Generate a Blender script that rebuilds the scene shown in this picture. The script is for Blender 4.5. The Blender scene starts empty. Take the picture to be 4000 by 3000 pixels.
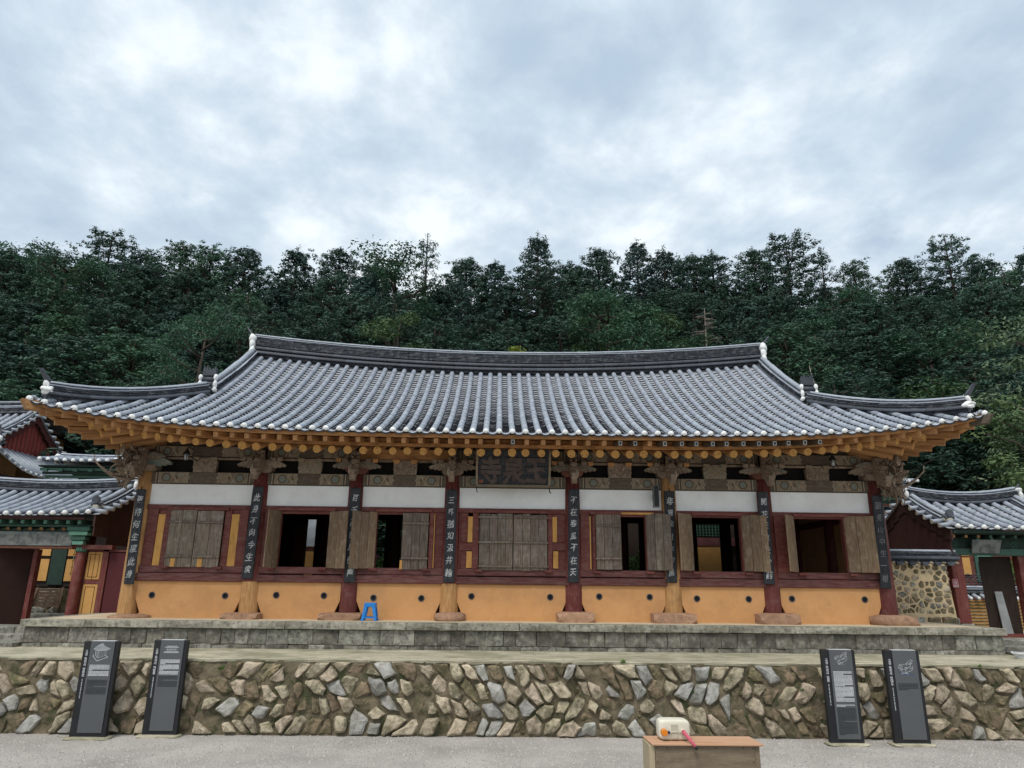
import bpy, math, random
import numpy as np
from math import sin, cos, pi, radians, sqrt, atan2, floor
from mathutils import Vector, Matrix, Euler

C = bpy.context.scene.collection
SC = bpy.context.scene
random.seed(7)

# ------------------------------------------------------------------ camera
cam_data = bpy.data.cameras.new('camera')
cam = bpy.data.objects.new('camera', cam_data); C.objects.link(cam)
cam_data.sensor_width = 36.0
cam_data.lens = 36.0*1500.0/2212.0
cam_data.clip_start = 0.1; cam_data.clip_end = 2000
_TH, _PS, _RO = radians(15.8), radians(1.1), radians(0.62)
_f = Vector((sin(_PS)*cos(_TH), cos(_PS)*cos(_TH), sin(_TH)))
_r = Vector((cos(_PS), -sin(_PS), 0)); _u = _r.cross(_f)
_r2 = _r*cos(_RO)+_u*sin(_RO); _u2 = -_r*sin(_RO)+_u*cos(_RO)
cam.matrix_world = Matrix(((_r2.x, _u2.x, -_f.x, 0), (_r2.y, _u2.y, -_f.y, 0), (_r2.z, _u2.z, -_f.z, 2.2), (0, 0, 0, 1)))
SC.camera = cam

# ------------------------------------------------------------------ world, sun, exposure
world = bpy.data.worlds.new('World'); SC.world = world; world.use_nodes = True
nt = world.node_tree; nt.nodes.clear()
def wn(t, **k):
    n = nt.nodes.new(t)
    for a, b in k.items(): setattr(n, a, b)
    return n
SUN_EL, SUN_AZ = radians(58), radians(205)      # azimuth clockwise from +Y
sky = wn('ShaderNodeTexSky', sky_type='NISHITA', sun_disc=False, sun_elevation=SUN_EL, sun_rotation=SUN_AZ)
sky.air_density = 1.0; sky.dust_density = 1.5; sky.ozone_density = 2.0
bg_sky = wn('ShaderNodeBackground'); bg_sky.inputs['Strength'].default_value = 0.085
nt.links.new(sky.outputs[0], bg_sky.inputs['Color'])
tc = wn('ShaderNodeTexCoord')
sep = wn('ShaderNodeSeparateXYZ'); nt.links.new(tc.outputs['Generated'], sep.inputs[0])
addz = wn('ShaderNodeMath', operation='ADD'); addz.inputs[1].default_value = 0.22
mx = wn('ShaderNodeMath', operation='MAXIMUM'); mx.inputs[1].default_value = 0.0
nt.links.new(sep.outputs['Z'], mx.inputs[0]); nt.links.new(mx.outputs[0], addz.inputs[0])
dx = wn('ShaderNodeMath', operation='DIVIDE'); dy = wn('ShaderNodeMath', operation='DIVIDE')
nt.links.new(sep.outputs['X'], dx.inputs[0]); nt.links.new(addz.outputs[0], dx.inputs[1])
nt.links.new(sep.outputs['Y'], dy.inputs[0]); nt.links.new(addz.outputs[0], dy.inputs[1])
cmb = wn('ShaderNodeCombineXYZ'); nt.links.new(dx.outputs[0], cmb.inputs['X']); nt.links.new(dy.outputs[0], cmb.inputs['Y'])
def wnoise(scale, det, rough, dist, off, sc=(1, 1, 1)):
    mp = wn('ShaderNodeMapping'); mp.inputs['Location'].default_value = off; mp.inputs['Scale'].default_value = sc
    nt.links.new(cmb.outputs[0], mp.inputs['Vector'])
    n = wn('ShaderNodeTexNoise'); n.inputs['Scale'].default_value = scale; n.inputs['Detail'].default_value = det
    n.inputs['Roughness'].default_value = rough; n.inputs['Distortion'].default_value = dist
    nt.links.new(mp.outputs[0], n.inputs['Vector']); return n
n1 = wnoise(1.25, 10, 0.56, 0.25, (3.1, 0.4, 0), (1.0, 0.85, 1))
n2 = wnoise(5.5, 10, 0.58, 0.15, (7.7, 2.2, 0), (1.0, 0.9, 1))
n3 = wnoise(1.1, 7, 0.55, 0.3, (1.7, 5.2, 0))
mixn = wn('ShaderNodeMath', operation='MULTIPLY_ADD'); mixn.inputs[1].default_value = 0.80
nt.links.new(n2.outputs['Fac'], mixn.inputs[0]); nt.links.new(n1.outputs['Fac'], mixn.inputs[2])
ramp = wn('ShaderNodeValToRGB'); cr = ramp.color_ramp; cr.interpolation = 'B_SPLINE'
cr.elements[0].position = 0.75; cr.elements[0].color = (0.285, 0.36, 0.445, 1)
cr.elements[1].position = 1.0; cr.elements[1].color = (0.60, 0.64, 0.665, 1)
e = cr.elements.new(0.85); e.color = (0.365, 0.435, 0.505, 1)
e = cr.elements.new(0.92); e.color = (0.43, 0.495, 0.555, 1)
shf = wn('ShaderNodeMath', operation='MULTIPLY_ADD'); shf.inputs[1].default_value = 0.62; shf.inputs[2].default_value = 0.335
nt.links.new(mixn.outputs[0], shf.inputs[0]); nt.links.new(shf.outputs[0], ramp.inputs['Fac'])
bg_cl = wn('ShaderNodeBackground'); bg_cl.inputs['Strength'].default_value = 1.0
nt.links.new(ramp.outputs['Color'], bg_cl.inputs['Color'])
hole = wn('ShaderNodeMapRange'); hole.inputs['From Min'].default_value = 0.60; hole.inputs['From Max'].default_value = 0.70
hole.inputs['To Min'].default_value = 1.0; hole.inputs['To Max'].default_value = 0.35
nt.links.new(n3.outputs['Fac'], hole.inputs['Value'])
mixs = wn('ShaderNodeMixShader'); out = wn('ShaderNodeOutputWorld')
nt.links.new(hole.outputs[0], mixs.inputs['Fac']); nt.links.new(bg_sky.outputs[0], mixs.inputs[1]); nt.links.new(bg_cl.outputs[0], mixs.inputs[2])
nt.links.new(mixs.outputs[0], out.inputs['Surface'])

sun_d = bpy.data.lights.new('sun', 'SUN'); sun_d.energy = 1.5; sun_d.angle = radians(22); sun_d.color = (1.0, 0.96, 0.90)
sun = bpy.data.objects.new('sun', sun_d); C.objects.link(sun); sun.location = (0, 0, 60)
_sd = Vector((sin(SUN_AZ)*cos(SUN_EL), cos(SUN_AZ)*cos(SUN_EL), sin(SUN_EL)))
sun.rotation_euler = (-_sd).to_track_quat('-Z', 'Y').to_euler()
SC.view_settings.view_transform = 'Standard'; SC.view_settings.look = 'None'
SC.view_settings.gamma = 1.0; SC.view_settings.use_curve_mapping = False
SC.view_settings.exposure = 0.75
SC.cycles.max_bounces = 6; SC.cycles.diffuse_bounces = 3; SC.cycles.glossy_bounces = 2
SC.cycles.use_adaptive_sampling = True

# ------------------------------------------------------------------ materials
MATS = {}
def M(name, col, col2=None, scale=6.0, stretch=(1, 1, 1), rough=0.8, bump=0.0, bscale=None, var=0.12, detail=6,
      moss=None, speck=None, spscale=40.0, spamt=0.5, spec=0.3, contrast=(0.35, 0.68), hue=0.0, transl=0.0, worldco=False):
    if name in MATS: return MATS[name]
    m = bpy.data.materials.new(name); m.use_nodes = True; t = m.node_tree; N = t.nodes; L = t.links
    bs = N['Principled BSDF']; bs.inputs['Roughness'].default_value = rough
    bs.inputs['Specular IOR Level'].default_value = spec
    co = N.new('ShaderNodeTexCoord'); oi = N.new('ShaderNodeObjectInfo')
    if worldco:
        g = N.new('ShaderNodeNewGeometry'); src = g.outputs['Position']
    else:
        vm = N.new('ShaderNodeVectorMath'); vm.operation = 'MULTIPLY_ADD'
        cb = N.new('ShaderNodeCombineXYZ')
        for i in range(3): L.new(oi.outputs['Random'], cb.inputs[i])
        vm.inputs[1].default_value = (53.7, 31.3, 77.1); L.new(cb.outputs[0], vm.inputs[0]); L.new(co.outputs['Object'], vm.inputs[2])
        src = vm.outputs[0]
    mp = N.new('ShaderNodeMapping'); mp.inputs['Scale'].default_value = stretch; L.new(src, mp.inputs['Vector'])
    nz = N.new('ShaderNodeTexNoise'); nz.inputs['Scale'].default_value = scale; nz.inputs['Detail'].default_value = detail
    nz.inputs['Roughness'].default_value = 0.62; L.new(mp.outputs[0], nz.inputs['Vector'])
    mr = N.new('ShaderNodeMapRange'); mr.inputs['From Min'].default_value = contrast[0]; mr.inputs['From Max'].default_value = contrast[1]
    L.new(nz.outputs['Fac'], mr.inputs['Value'])
    mix = N.new('ShaderNodeMix'); mix.data_type = 'RGBA'
    mix.inputs['A'].default_value = (*col, 1); mix.inputs['B'].default_value = (*(col2 or tuple(c*0.7 for c in col)), 1)
    L.new(mr.outputs[0], mix.inputs['Factor']); cur = mix.outputs['Result']
    if speck:
        n2 = N.new('ShaderNodeTexNoise'); n2.inputs['Scale'].default_value = spscale; n2.inputs['Detail'].default_value = 4
        n2.inputs['Roughness'].default_value = 0.7; L.new(src, n2.inputs['Vector'])
        r2 = N.new('ShaderNodeMapRange'); r2.inputs['From Min'].default_value = 0.52; r2.inputs['From Max'].default_value = 0.64
        r2.inputs['To Max'].default_value = spamt; L.new(n2.outputs['Fac'], r2.inputs['Value'])
        m2 = N.new('ShaderNodeMix'); m2.data_type = 'RGBA'; m2.inputs['B'].default_value = (*speck, 1)
        L.new(r2.outputs[0], m2.inputs['Factor']); L.new(cur, m2.inputs['A']); cur = m2.outputs['Result']
    if moss:
        gg = N.new('ShaderNodeNewGeometry'); n4 = N.new('ShaderNodeTexNoise'); n4.inputs['Scale'].default_value = moss[1]; n4.inputs['Detail'].default_value = 7
        n4.inputs['Roughness'].default_value = 0.7; L.new(gg.outputs['Position'], n4.inputs['Vector'])
        r4 = N.new('ShaderNodeMapRange'); r4.inputs['From Min'].default_value = 0.47; r4.inputs['From Max'].default_value = 0.60; r4.inputs['To Max'].default_value = moss[2]
        L.new(n4.outputs['Fac'], r4.inputs['Value']); m4 = N.new('ShaderNodeMix'); m4.data_type = 'RGBA'; m4.inputs['B'].default_value = (*moss[0], 1)
        L.new(r4.outputs[0], m4.inputs['Factor']); L.new(cur, m4.inputs['A']); cur = m4.outputs['Result']
    if var or hue:
        hs = N.new('ShaderNodeHueSaturation')
        vr = N.new('ShaderNodeMapRange'); vr.inputs['To Min'].default_value = 1-var; vr.inputs['To Max'].default_value = 1+var
        L.new(oi.outputs['Random'], vr.inputs['Value']); L.new(vr.outputs[0], hs.inputs['Value'])
        if hue:
            ml = N.new('ShaderNodeMath'); ml.operation = 'MULTIPLY'; ml.inputs[1].default_value = 7.31
            fr = N.new('ShaderNodeMath'); fr.operation = 'FRACT'; L.new(oi.outputs['Random'], ml.inputs[0]); L.new(ml.outputs[0], fr.inputs[0])
            hr = N.new('ShaderNodeMapRange'); hr.inputs['To Min'].default_value = 0.5-hue; hr.inputs['To Max'].default_value = 0.5+hue
            L.new(fr.outputs[0], hr.inputs['Value']); L.new(hr.outputs[0], hs.inputs['Hue'])
        L.new(cur, hs.inputs['Color']); cur = hs.outputs['Color']
    L.new(cur, bs.inputs['Base Color'])
    if bump:
        bp = N.new('ShaderNodeBump'); bp.inputs['Strength'].default_value = bump; bp.inputs['Distance'].default_value = 0.02
        if bscale:
            n3 = N.new('ShaderNodeTexNoise'); n3.inputs['Scale'].default_value = bscale; n3.inputs['Detail'].default_value = 6
            L.new(mp.outputs[0], n3.inputs['Vector']); L.new(n3.outputs['Fac'], bp.inputs['Height'])
        else: L.new(nz.outputs['Fac'], bp.inputs['Height'])
        L.new(bp.outputs[0], bs.inputs['Normal'])
    if transl:
        tr = N.new('ShaderNodeBsdfTranslucent'); ms = N.new('ShaderNodeMixShader'); ms.inputs[0].default_value = transl
        L.new(cur, tr.inputs['Color']); L.new(bs.outputs[0], ms.inputs[1]); L.new(tr.outputs[0], ms.inputs[2])
        L.new(ms.outputs[0], N['Material Output'].inputs['Surface'])
    MATS[name] = m; return m

TILE = M('roof_tile_grey', (0.255, 0.285, 0.335), (0.335, 0.36, 0.40), 4, rough=0.5, spec=0.45, bump=0.25, bscale=60, var=0.10, hue=0.012, speck=(0.40, 0.41, 0.42), spscale=30, spamt=0.3)
TILE_D = M('ridge_tile_dark', (0.032, 0.037, 0.05), (0.075, 0.083, 0.10), 5, rough=0.5, spec=0.4, bump=0.3, bscale=50, var=0.25)
TEDGE = M('tile_edge_and_gap_shade', (0.016, 0.017, 0.022), (0.03, 0.032, 0.04), 6, rough=0.8, var=0)  # dark eave edges and joints, plus painted shade for gaps under trough tile lips
TROUGH = M('trough_tile_grey', (0.29, 0.305, 0.335), (0.40, 0.41, 0.43), 5, rough=0.6, bump=0.2, bscale=50, var=0.0)
TFLAT = M('flat_ridge_tile', (0.028, 0.031, 0.04), (0.065, 0.07, 0.08), 9, rough=0.6, bump=0.3, bscale=40, var=0.0, speck=(0.20, 0.21, 0.21), spscale=9, spamt=0.45)
LIME = M('white_lime', (0.80, 0.80, 0.78), (0.62, 0.62, 0.60), 14, rough=0.9, bump=0.5, bscale=30, var=0.06)
WOODN = M('new_pine_wood', (0.50, 0.255, 0.095), (0.31, 0.135, 0.048), 5, (0.5, 3, 5), rough=0.62, bump=0.2, var=0.16, speck=(0.10, 0.045, 0.02), spscale=3.4, spamt=0.5)
WOODNZ = M('new_pine_post_wood', (0.56, 0.32, 0.13), (0.36, 0.17, 0.06), 5, (5, 5, 0.6), rough=0.65, bump=0.3, var=0.05, speck=(0.20, 0.10, 0.04), spscale=3.2, spamt=0.35)
WOODRAF = M('rafter_pine', (0.46, 0.245, 0.10), (0.27, 0.125, 0.05), 6, (4, 0.5, 4), rough=0.65, bump=0.2, var=0.14)
REDP = M('dark_red_painted_wood', (0.115, 0.022, 0.018), (0.175, 0.06, 0.045), 5, (1, 4, 4), rough=0.6, bump=0.35, var=0.15, speck=(0.20, 0.13, 0.105), spscale=9, spamt=0.35)
REDPZ = M('dark_red_painted_post', (0.115, 0.020, 0.017), (0.16, 0.05, 0.04), 5, (5, 5, 0.7), rough=0.6, bump=0.35, var=0.12, speck=(0.23, 0.12, 0.10), spscale=7, spamt=0.35)
SILLR = M('weathered_red_sill', (0.10, 0.024, 0.022), (0.17, 0.085, 0.075), 6, (0.6, 4, 6), rough=0.75, bump=0.5, var=0.15, speck=(0.05, 0.03, 0.028), spscale=8, spamt=0.5)
GREYW = M('weathered_grey_plank', (0.225, 0.178, 0.138), (0.095, 0.07, 0.052), 7, (6, 6, 0.55), rough=0.85, bump=0.6, var=0.22, speck=(0.32, 0.29, 0.25), spscale=6, spamt=0.4, hue=0.01)
BROWNW = M('weathered_brown_plank', (0.25, 0.17, 0.105), (0.125, 0.083, 0.052), 7, (6, 6, 0.55), rough=0.85, bump=0.6, var=0.18, speck=(0.36, 0.30, 0.23), spscale=8, spamt=0.35)
YSTRIP = M('fresh_yellow_timber', (0.62, 0.33, 0.09), (0.50, 0.235, 0.055), 6, (6, 6, 0.6), rough=0.6, bump=0.2, var=0.08, speck=(0.25, 0.11, 0.03), spscale=5, spamt=0.4)
OCHRE = M('ochre_plaster', (0.66, 0.345, 0.145), (0.61, 0.305, 0.12), 2.5, moss=((0.47, 0.25, 0.11), 1.7, 0.45), rough=0.95, bump=0.15, bscale=30, var=0.03, speck=(0.66, 0.40, 0.20), spscale=25, spamt=0.3)
WHITE = M('white_plaster', (0.82, 0.82, 0.80), (0.72, 0.71, 0.68), 1.8, rough=0.95, bump=0.12, bscale=40, var=0.02, speck=(0.60, 0.58, 0.54), spscale=7, spamt=0.2)
CARVED = M('carved_old_wood', (0.27, 0.20, 0.145), (0.12, 0.082, 0.058), 16, rough=0.85, bump=0.6, var=0.15, speck=(0.33, 0.26, 0.19), spscale=22, spamt=0.5)
BEAMB = M('faded_painted_beam', (0.115, 0.088, 0.062), (0.075, 0.056, 0.042), 8, (0.6, 3, 4), rough=0.85, bump=0.4, var=0.1, speck=(0.16, 0.15, 0.11), spscale=14, spamt=0.4)
PTAN = M('faded_tan_paint', (0.27, 0.205, 0.135), (0.16, 0.115, 0.075), 18, rough=0.9, var=0.08, speck=(0.16, 0.22, 0.19), spscale=16, spamt=0.6)
PTEAL = M('faded_teal_paint', (0.165, 0.205, 0.175), (0.105, 0.135, 0.12), 20, rough=0.9, var=0.1, speck=(0.28, 0.22, 0.15), spscale=20, spamt=0.5)
PRED = M('faded_brick_paint', (0.20, 0.075, 0.05), (0.12, 0.055, 0.04), 14, rough=0.9, var=0.1)
PBROWN = M('faded_brown_line', (0.085, 0.05, 0.033), (0.12, 0.08, 0.05), 20, rough=0.9, var=0.05)
PPALE = M('faded_pale_line', (0.37, 0.32, 0.24), (0.26, 0.22, 0.165), 20, rough=0.9, var=0.05)
BLACKB = M('worn_black_board', (0.013, 0.014, 0.017), (0.035, 0.037, 0.042), 7, (5, 5, 0.7), rough=0.6, bump=0.3, var=0.2, speck=(0.09, 0.09, 0.095), spscale=10, spamt=0.25)
INK = M('white_brush_paint', (0.62, 0.62, 0.60), (0.33, 0.33, 0.33), 14, rough=0.9, var=0.06)
NAMEL = M('worn_brown_carved_letters', (0.095, 0.072, 0.062), (0.06, 0.045, 0.04), 10, rough=0.9, var=0.1, bump=0.3)
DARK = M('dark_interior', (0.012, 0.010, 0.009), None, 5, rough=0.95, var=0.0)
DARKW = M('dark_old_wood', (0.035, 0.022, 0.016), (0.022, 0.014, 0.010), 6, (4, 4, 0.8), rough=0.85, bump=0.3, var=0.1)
IRON = M('black_iron', (0.018, 0.017, 0.017), None, 8, rough=0.55, var=0.05)
GREENP = M('green_dancheong_paint', (0.045, 0.105, 0.078), (0.06, 0.135, 0.10), 10, rough=0.7, var=0.12)
GREEND = M('dark_green_paint', (0.016, 0.034, 0.026), (0.026, 0.048, 0.036), 10, rough=0.75, var=0.12)
GREENL = M('light_green_paint_line', (0.16, 0.34, 0.25), (0.12, 0.28, 0.20), 10, rough=0.75, var=0.08)
STONEG = M('mossy_granite', (0.30, 0.285, 0.24), (0.125, 0.118, 0.10), 9, rough=0.95, bump=0.7, bscale=16, var=0.22, speck=(0.055, 0.054, 0.045), spscale=17, spamt=0.75, hue=0.012)
STONEC = M('capstone_granite', (0.38, 0.355, 0.29), (0.20, 0.19, 0.15), 10, moss=((0.10, 0.095, 0.065), 2.5, 0.55), rough=0.95, bump=0.6, bscale=18, var=0.12, speck=(0.085, 0.082, 0.068), spscale=15, spamt=0.75, hue=0.008)
STONED = M('dark_stained_block', col=(0.20, 0.18, 0.145), moss=((0.05, 0.046, 0.036), 3.0, 0.6), col2=(0.085, 0.08, 0.07), scale=7, rough=0.95, bump=0.7, bscale=14, var=0.17, speck=(0.33, 0.315, 0.27), spscale=10, spamt=0.55, hue=0.012)
R1 = M('rubble_tan', (0.50, 0.42, 0.31), (0.31, 0.255, 0.175), 7, rough=0.95, bump=0.9, bscale=12, var=0.2, speck=(0.10, 0.085, 0.06), spscale=11, spamt=0.55, moss=((0.075, 0.07, 0.035), 4.5, 0.70), hue=0.012)
R2 = M('rubble_grey', (0.42, 0.41, 0.38), (0.27, 0.255, 0.225), 6, rough=0.95, bump=0.8, bscale=12, var=0.2, speck=(0.13, 0.125, 0.11), spscale=10, spamt=0.5, moss=((0.075, 0.07, 0.035), 4.5, 0.45), hue=0.01)
R3 = M('rubble_brown', (0.27, 0.205, 0.13), (0.115, 0.09, 0.056), 8, rough=0.95, bump=0.9, bscale=12, var=0.2, speck=(0.055, 0.06, 0.033), spscale=10, spamt=0.6, moss=((0.075, 0.07, 0.035), 4.5, 0.90), hue=0.015)
MORT = M('mossy_mortar', (0.20, 0.16, 0.105), (0.055, 0.05, 0.03), 5, rough=1.0, bump=1.0, bscale=16, var=0.0, speck=(0.045, 0.06, 0.022), spscale=5, spamt=0.7)
BASEST = M('ochre_base_stone', (0.40, 0.24, 0.15), (0.27, 0.155, 0.10), 8, rough=0.95, bump=0.7, bscale=12, var=0.12, speck=(0.14, 0.10, 0.07), spscale=14, spamt=0.5)
CONC = M('pale_terrace_concrete', (0.50, 0.455, 0.34), (0.30, 0.275, 0.195), 2.2, (0.5, 2, 1), rough=0.95, bump=0.3, bscale=20, var=0.05, moss=((0.17, 0.165, 0.10), 1.6, 0.6), speck=(0.22, 0.20, 0.14), spscale=9, spamt=0.5)
YTOP = M('pale_lime_floor', (0.60, 0.50, 0.35), (0.50, 0.40, 0.27), 3, rough=0.95, var=0.02)
GRAV = M('gravel_ground', (0.47, 0.435, 0.395), (0.30, 0.275, 0.25), 0.9, rough=1.0, bump=0.8, bscale=70, var=0.0, speck=(0.21, 0.195, 0.18), spscale=60, spamt=0.6, worldco=True)
PEB = M('gravel_pebbles', (0.48, 0.445, 0.41), (0.23, 0.21, 0.195), 35, rough=1.0, var=0.0, worldco=True, contrast=(0.42, 0.58))
HILL = M('forest_floor', (0.022, 0.03, 0.014), (0.012, 0.018, 0.009), 0.6, rough=1.0, var=0.0, worldco=True)
SIGNB = M('black_sign_metal', (0.020, 0.020, 0.022), None, 4, rough=0.45, var=0.03)
SIGNG = M('grey_sign_glass', (0.092, 0.098, 0.102), (0.083, 0.089, 0.093), 2, rough=0.25, spec=0.4, var=0.02)
SIGNT = M('white_sign_print', (0.62, 0.63, 0.64), None, 4, rough=0.7, var=0.0)
SIGNW = M('light_grey_sign_print', (0.36, 0.38, 0.40), None, 4, rough=0.7, var=0.0)
SIGNK = M('dark_sign_print', (0.030, 0.033, 0.038), None, 4, rough=0.7, var=0.0)
SIGNBL = M('blue_sign_print', (0.02, 0.08, 0.26), None, 4, rough=0.6, var=0.0)
BLUE = M('blue_plastic', (0.008, 0.19, 0.56), (0.006, 0.165, 0.50), 6, rough=0.4, spec=0.5, var=0.0)
PLY = M('weathered_plywood', (0.215, 0.165, 0.112), (0.145, 0.108, 0.072), 6, (0.6, 3, 4), rough=0.85, bump=0.4, var=0.05, speck=(0.24, 0.20, 0.15), spscale=20, spamt=0.4)
PLYT = M('pale_plywood_lid', (0.52, 0.31, 0.19), (0.45, 0.25, 0.145), 4, (0.6, 3, 1), rough=0.7, bump=0.2, var=0.03)
JUG = M('cloudy_white_plastic', (0.68, 0.64, 0.53), (0.60, 0.55, 0.43), 5, rough=0.45, spec=0.4, var=0.0)
ORANGE = M('orange_plastic', (0.72, 0.22, 0.015), None, 5, rough=0.4, var=0.0)
PINK = M('pink_rubber', (0.66, 0.115, 0.17), None, 5, rough=0.5, var=0.0)
ROPE = M('white_rope', (0.66, 0.66, 0.66), None, 30, rough=0.9, var=0.0)
REDBD = M('brick_red_boards', (0.27, 0.05, 0.04), (0.21, 0.042, 0.034), 5, (4, 4, 0.6), rough=0.75, bump=0.2, var=0.08)
GMETAL = M('grey_signboard', (0.20, 0.205, 0.19), (0.10, 0.11, 0.11), 7, rough=0.8, var=0.05, contrast=(0.45, 0.6))
PANELY = M('ochre_door_panel', (0.55, 0.30, 0.095), (0.47, 0.24, 0.07), 4, rough=0.7, var=0.05)
MORTY = M('cream_wall_mortar', (0.60, 0.47, 0.29), (0.52, 0.39, 0.23), 5, rough=0.95, bump=0.4, bscale=20, var=0.0, speck=(0.40, 0.29, 0.17), spscale=9, spamt=0.4)
BARK = M('tree_bark', (0.085, 0.065, 0.05), (0.045, 0.036, 0.028), 5, (3, 3, 0.7), rough=0.95, bump=0.6, var=0.15)
DEADW = M('dead_branch_wood', (0.25, 0.205, 0.175), (0.17, 0.14, 0.12), 5, rough=0.95, var=0.1)
def leafmat(n, a, b, h=0.012, v=0.2): return M(n, a, b, 0.9, rough=0.65, spec=0.25, var=v, hue=h, transl=0.18, contrast=(0.38, 0.62), detail=3)
L_FIR = leafmat('fir_needles', (0.050, 0.098, 0.076), (0.030, 0.064, 0.053))
L_CYP = leafmat('cypress_foliage', (0.050, 0.100, 0.066), (0.030, 0.064, 0.047))
L_PINE = leafmat('pine_needles', (0.060, 0.130, 0.066), (0.036, 0.082, 0.049))
L_BRD = leafmat('broad_leaves', (0.090, 0.145, 0.055), (0.048, 0.092, 0.038), v=0.15)
L_LITE = leafmat('light_leaves', (0.17, 0.225, 0.125), (0.07, 0.115, 0.06), v=0.1)
L_YEL = leafmat('yellow_green_leaves', (0.30, 0.32, 0.04), (0.20, 0.24, 0.035), v=0.05)
WEED = M('weed_leaves', (0.09, 0.20, 0.03), (0.05, 0.13, 0.02), 5, rough=0.7, var=0.1)
FLOWER = M('pink_flower', (0.55, 0.10, 0.28), None, 5, rough=0.7, var=0.1)

# end grain with growth rings (centred on each rafter's own end)
def end_grain():
    m = bpy.data.materials.new('end_grain'); m.use_nodes = True; t = m.node_tree; N = t.nodes; L = t.links
    bs = N['Principled BSDF']; bs.inputs['Roughness'].default_value = 0.8
    co = N.new('ShaderNodeTexCoord'); oi = N.new('ShaderNodeObjectInfo')
    sp = N.new('ShaderNodeMapping'); sp.inputs['Scale'].default_value = (1, 0.01, 1); L.new(co.outputs['Object'], sp.inputs['Vector'])
    w = N.new('ShaderNodeTexWave'); w.wave_type = 'RINGS'; w.rings_direction = 'SPHERICAL'; w.inputs['Scale'].default_value = 26
    w.inputs['Distortion'].default_value = 2.0; w.inputs['Detail'].default_value = 2; L.new(sp.outputs[0], w.inputs['Vector'])
    mix = N.new('ShaderNodeMix'); mix.data_type = 'RGBA'; mix.inputs['A'].default_value = (0.46, 0.235, 0.06, 1); mix.inputs['B'].default_value = (0.60, 0.335, 0.10, 1)
    L.new(w.outputs['Fac'], mix.inputs['Factor'])
    cb = N.new('ShaderNodeCombineXYZ')
    for i in range(3): L.new(oi.outputs['Random'], cb.inputs[i])
    vm = N.new('ShaderNodeVectorMath'); vm.operation = 'MULTIPLY_ADD'; vm.inputs[1].default_value = (91, 37, 55)
    L.new(cb.outputs[0], vm.inputs[0]); L.new(co.outputs['Object'], vm.inputs[2])
    nz = N.new('ShaderNodeTexNoise'); nz.inputs['Scale'].default_value = 30; nz.inputs['Detail'].default_value = 3; L.new(vm.outputs[0], nz.inputs['Vector'])
    mr = N.new('ShaderNodeMapRange'); mr.inputs['From Min'].default_value = 0.58; mr.inputs['From Max'].default_value = 0.66; mr.inputs['To Max'].default_value = 0.75
    L.new(nz.outputs['Fac'], mr.inputs['Value'])
    m2 = N.new('ShaderNodeMix'); m2.data_type = 'RGBA'; m2.inputs['B'].default_value = (0.15, 0.06, 0.02, 1)
    L.new(mr.outputs[0], m2.inputs['Factor']); L.new(mix.outputs['Result'], m2.inputs['A']); L.new(m2.outputs['Result'], bs.inputs['Base Color'])
    return m
ENDG = end_grain()

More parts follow.
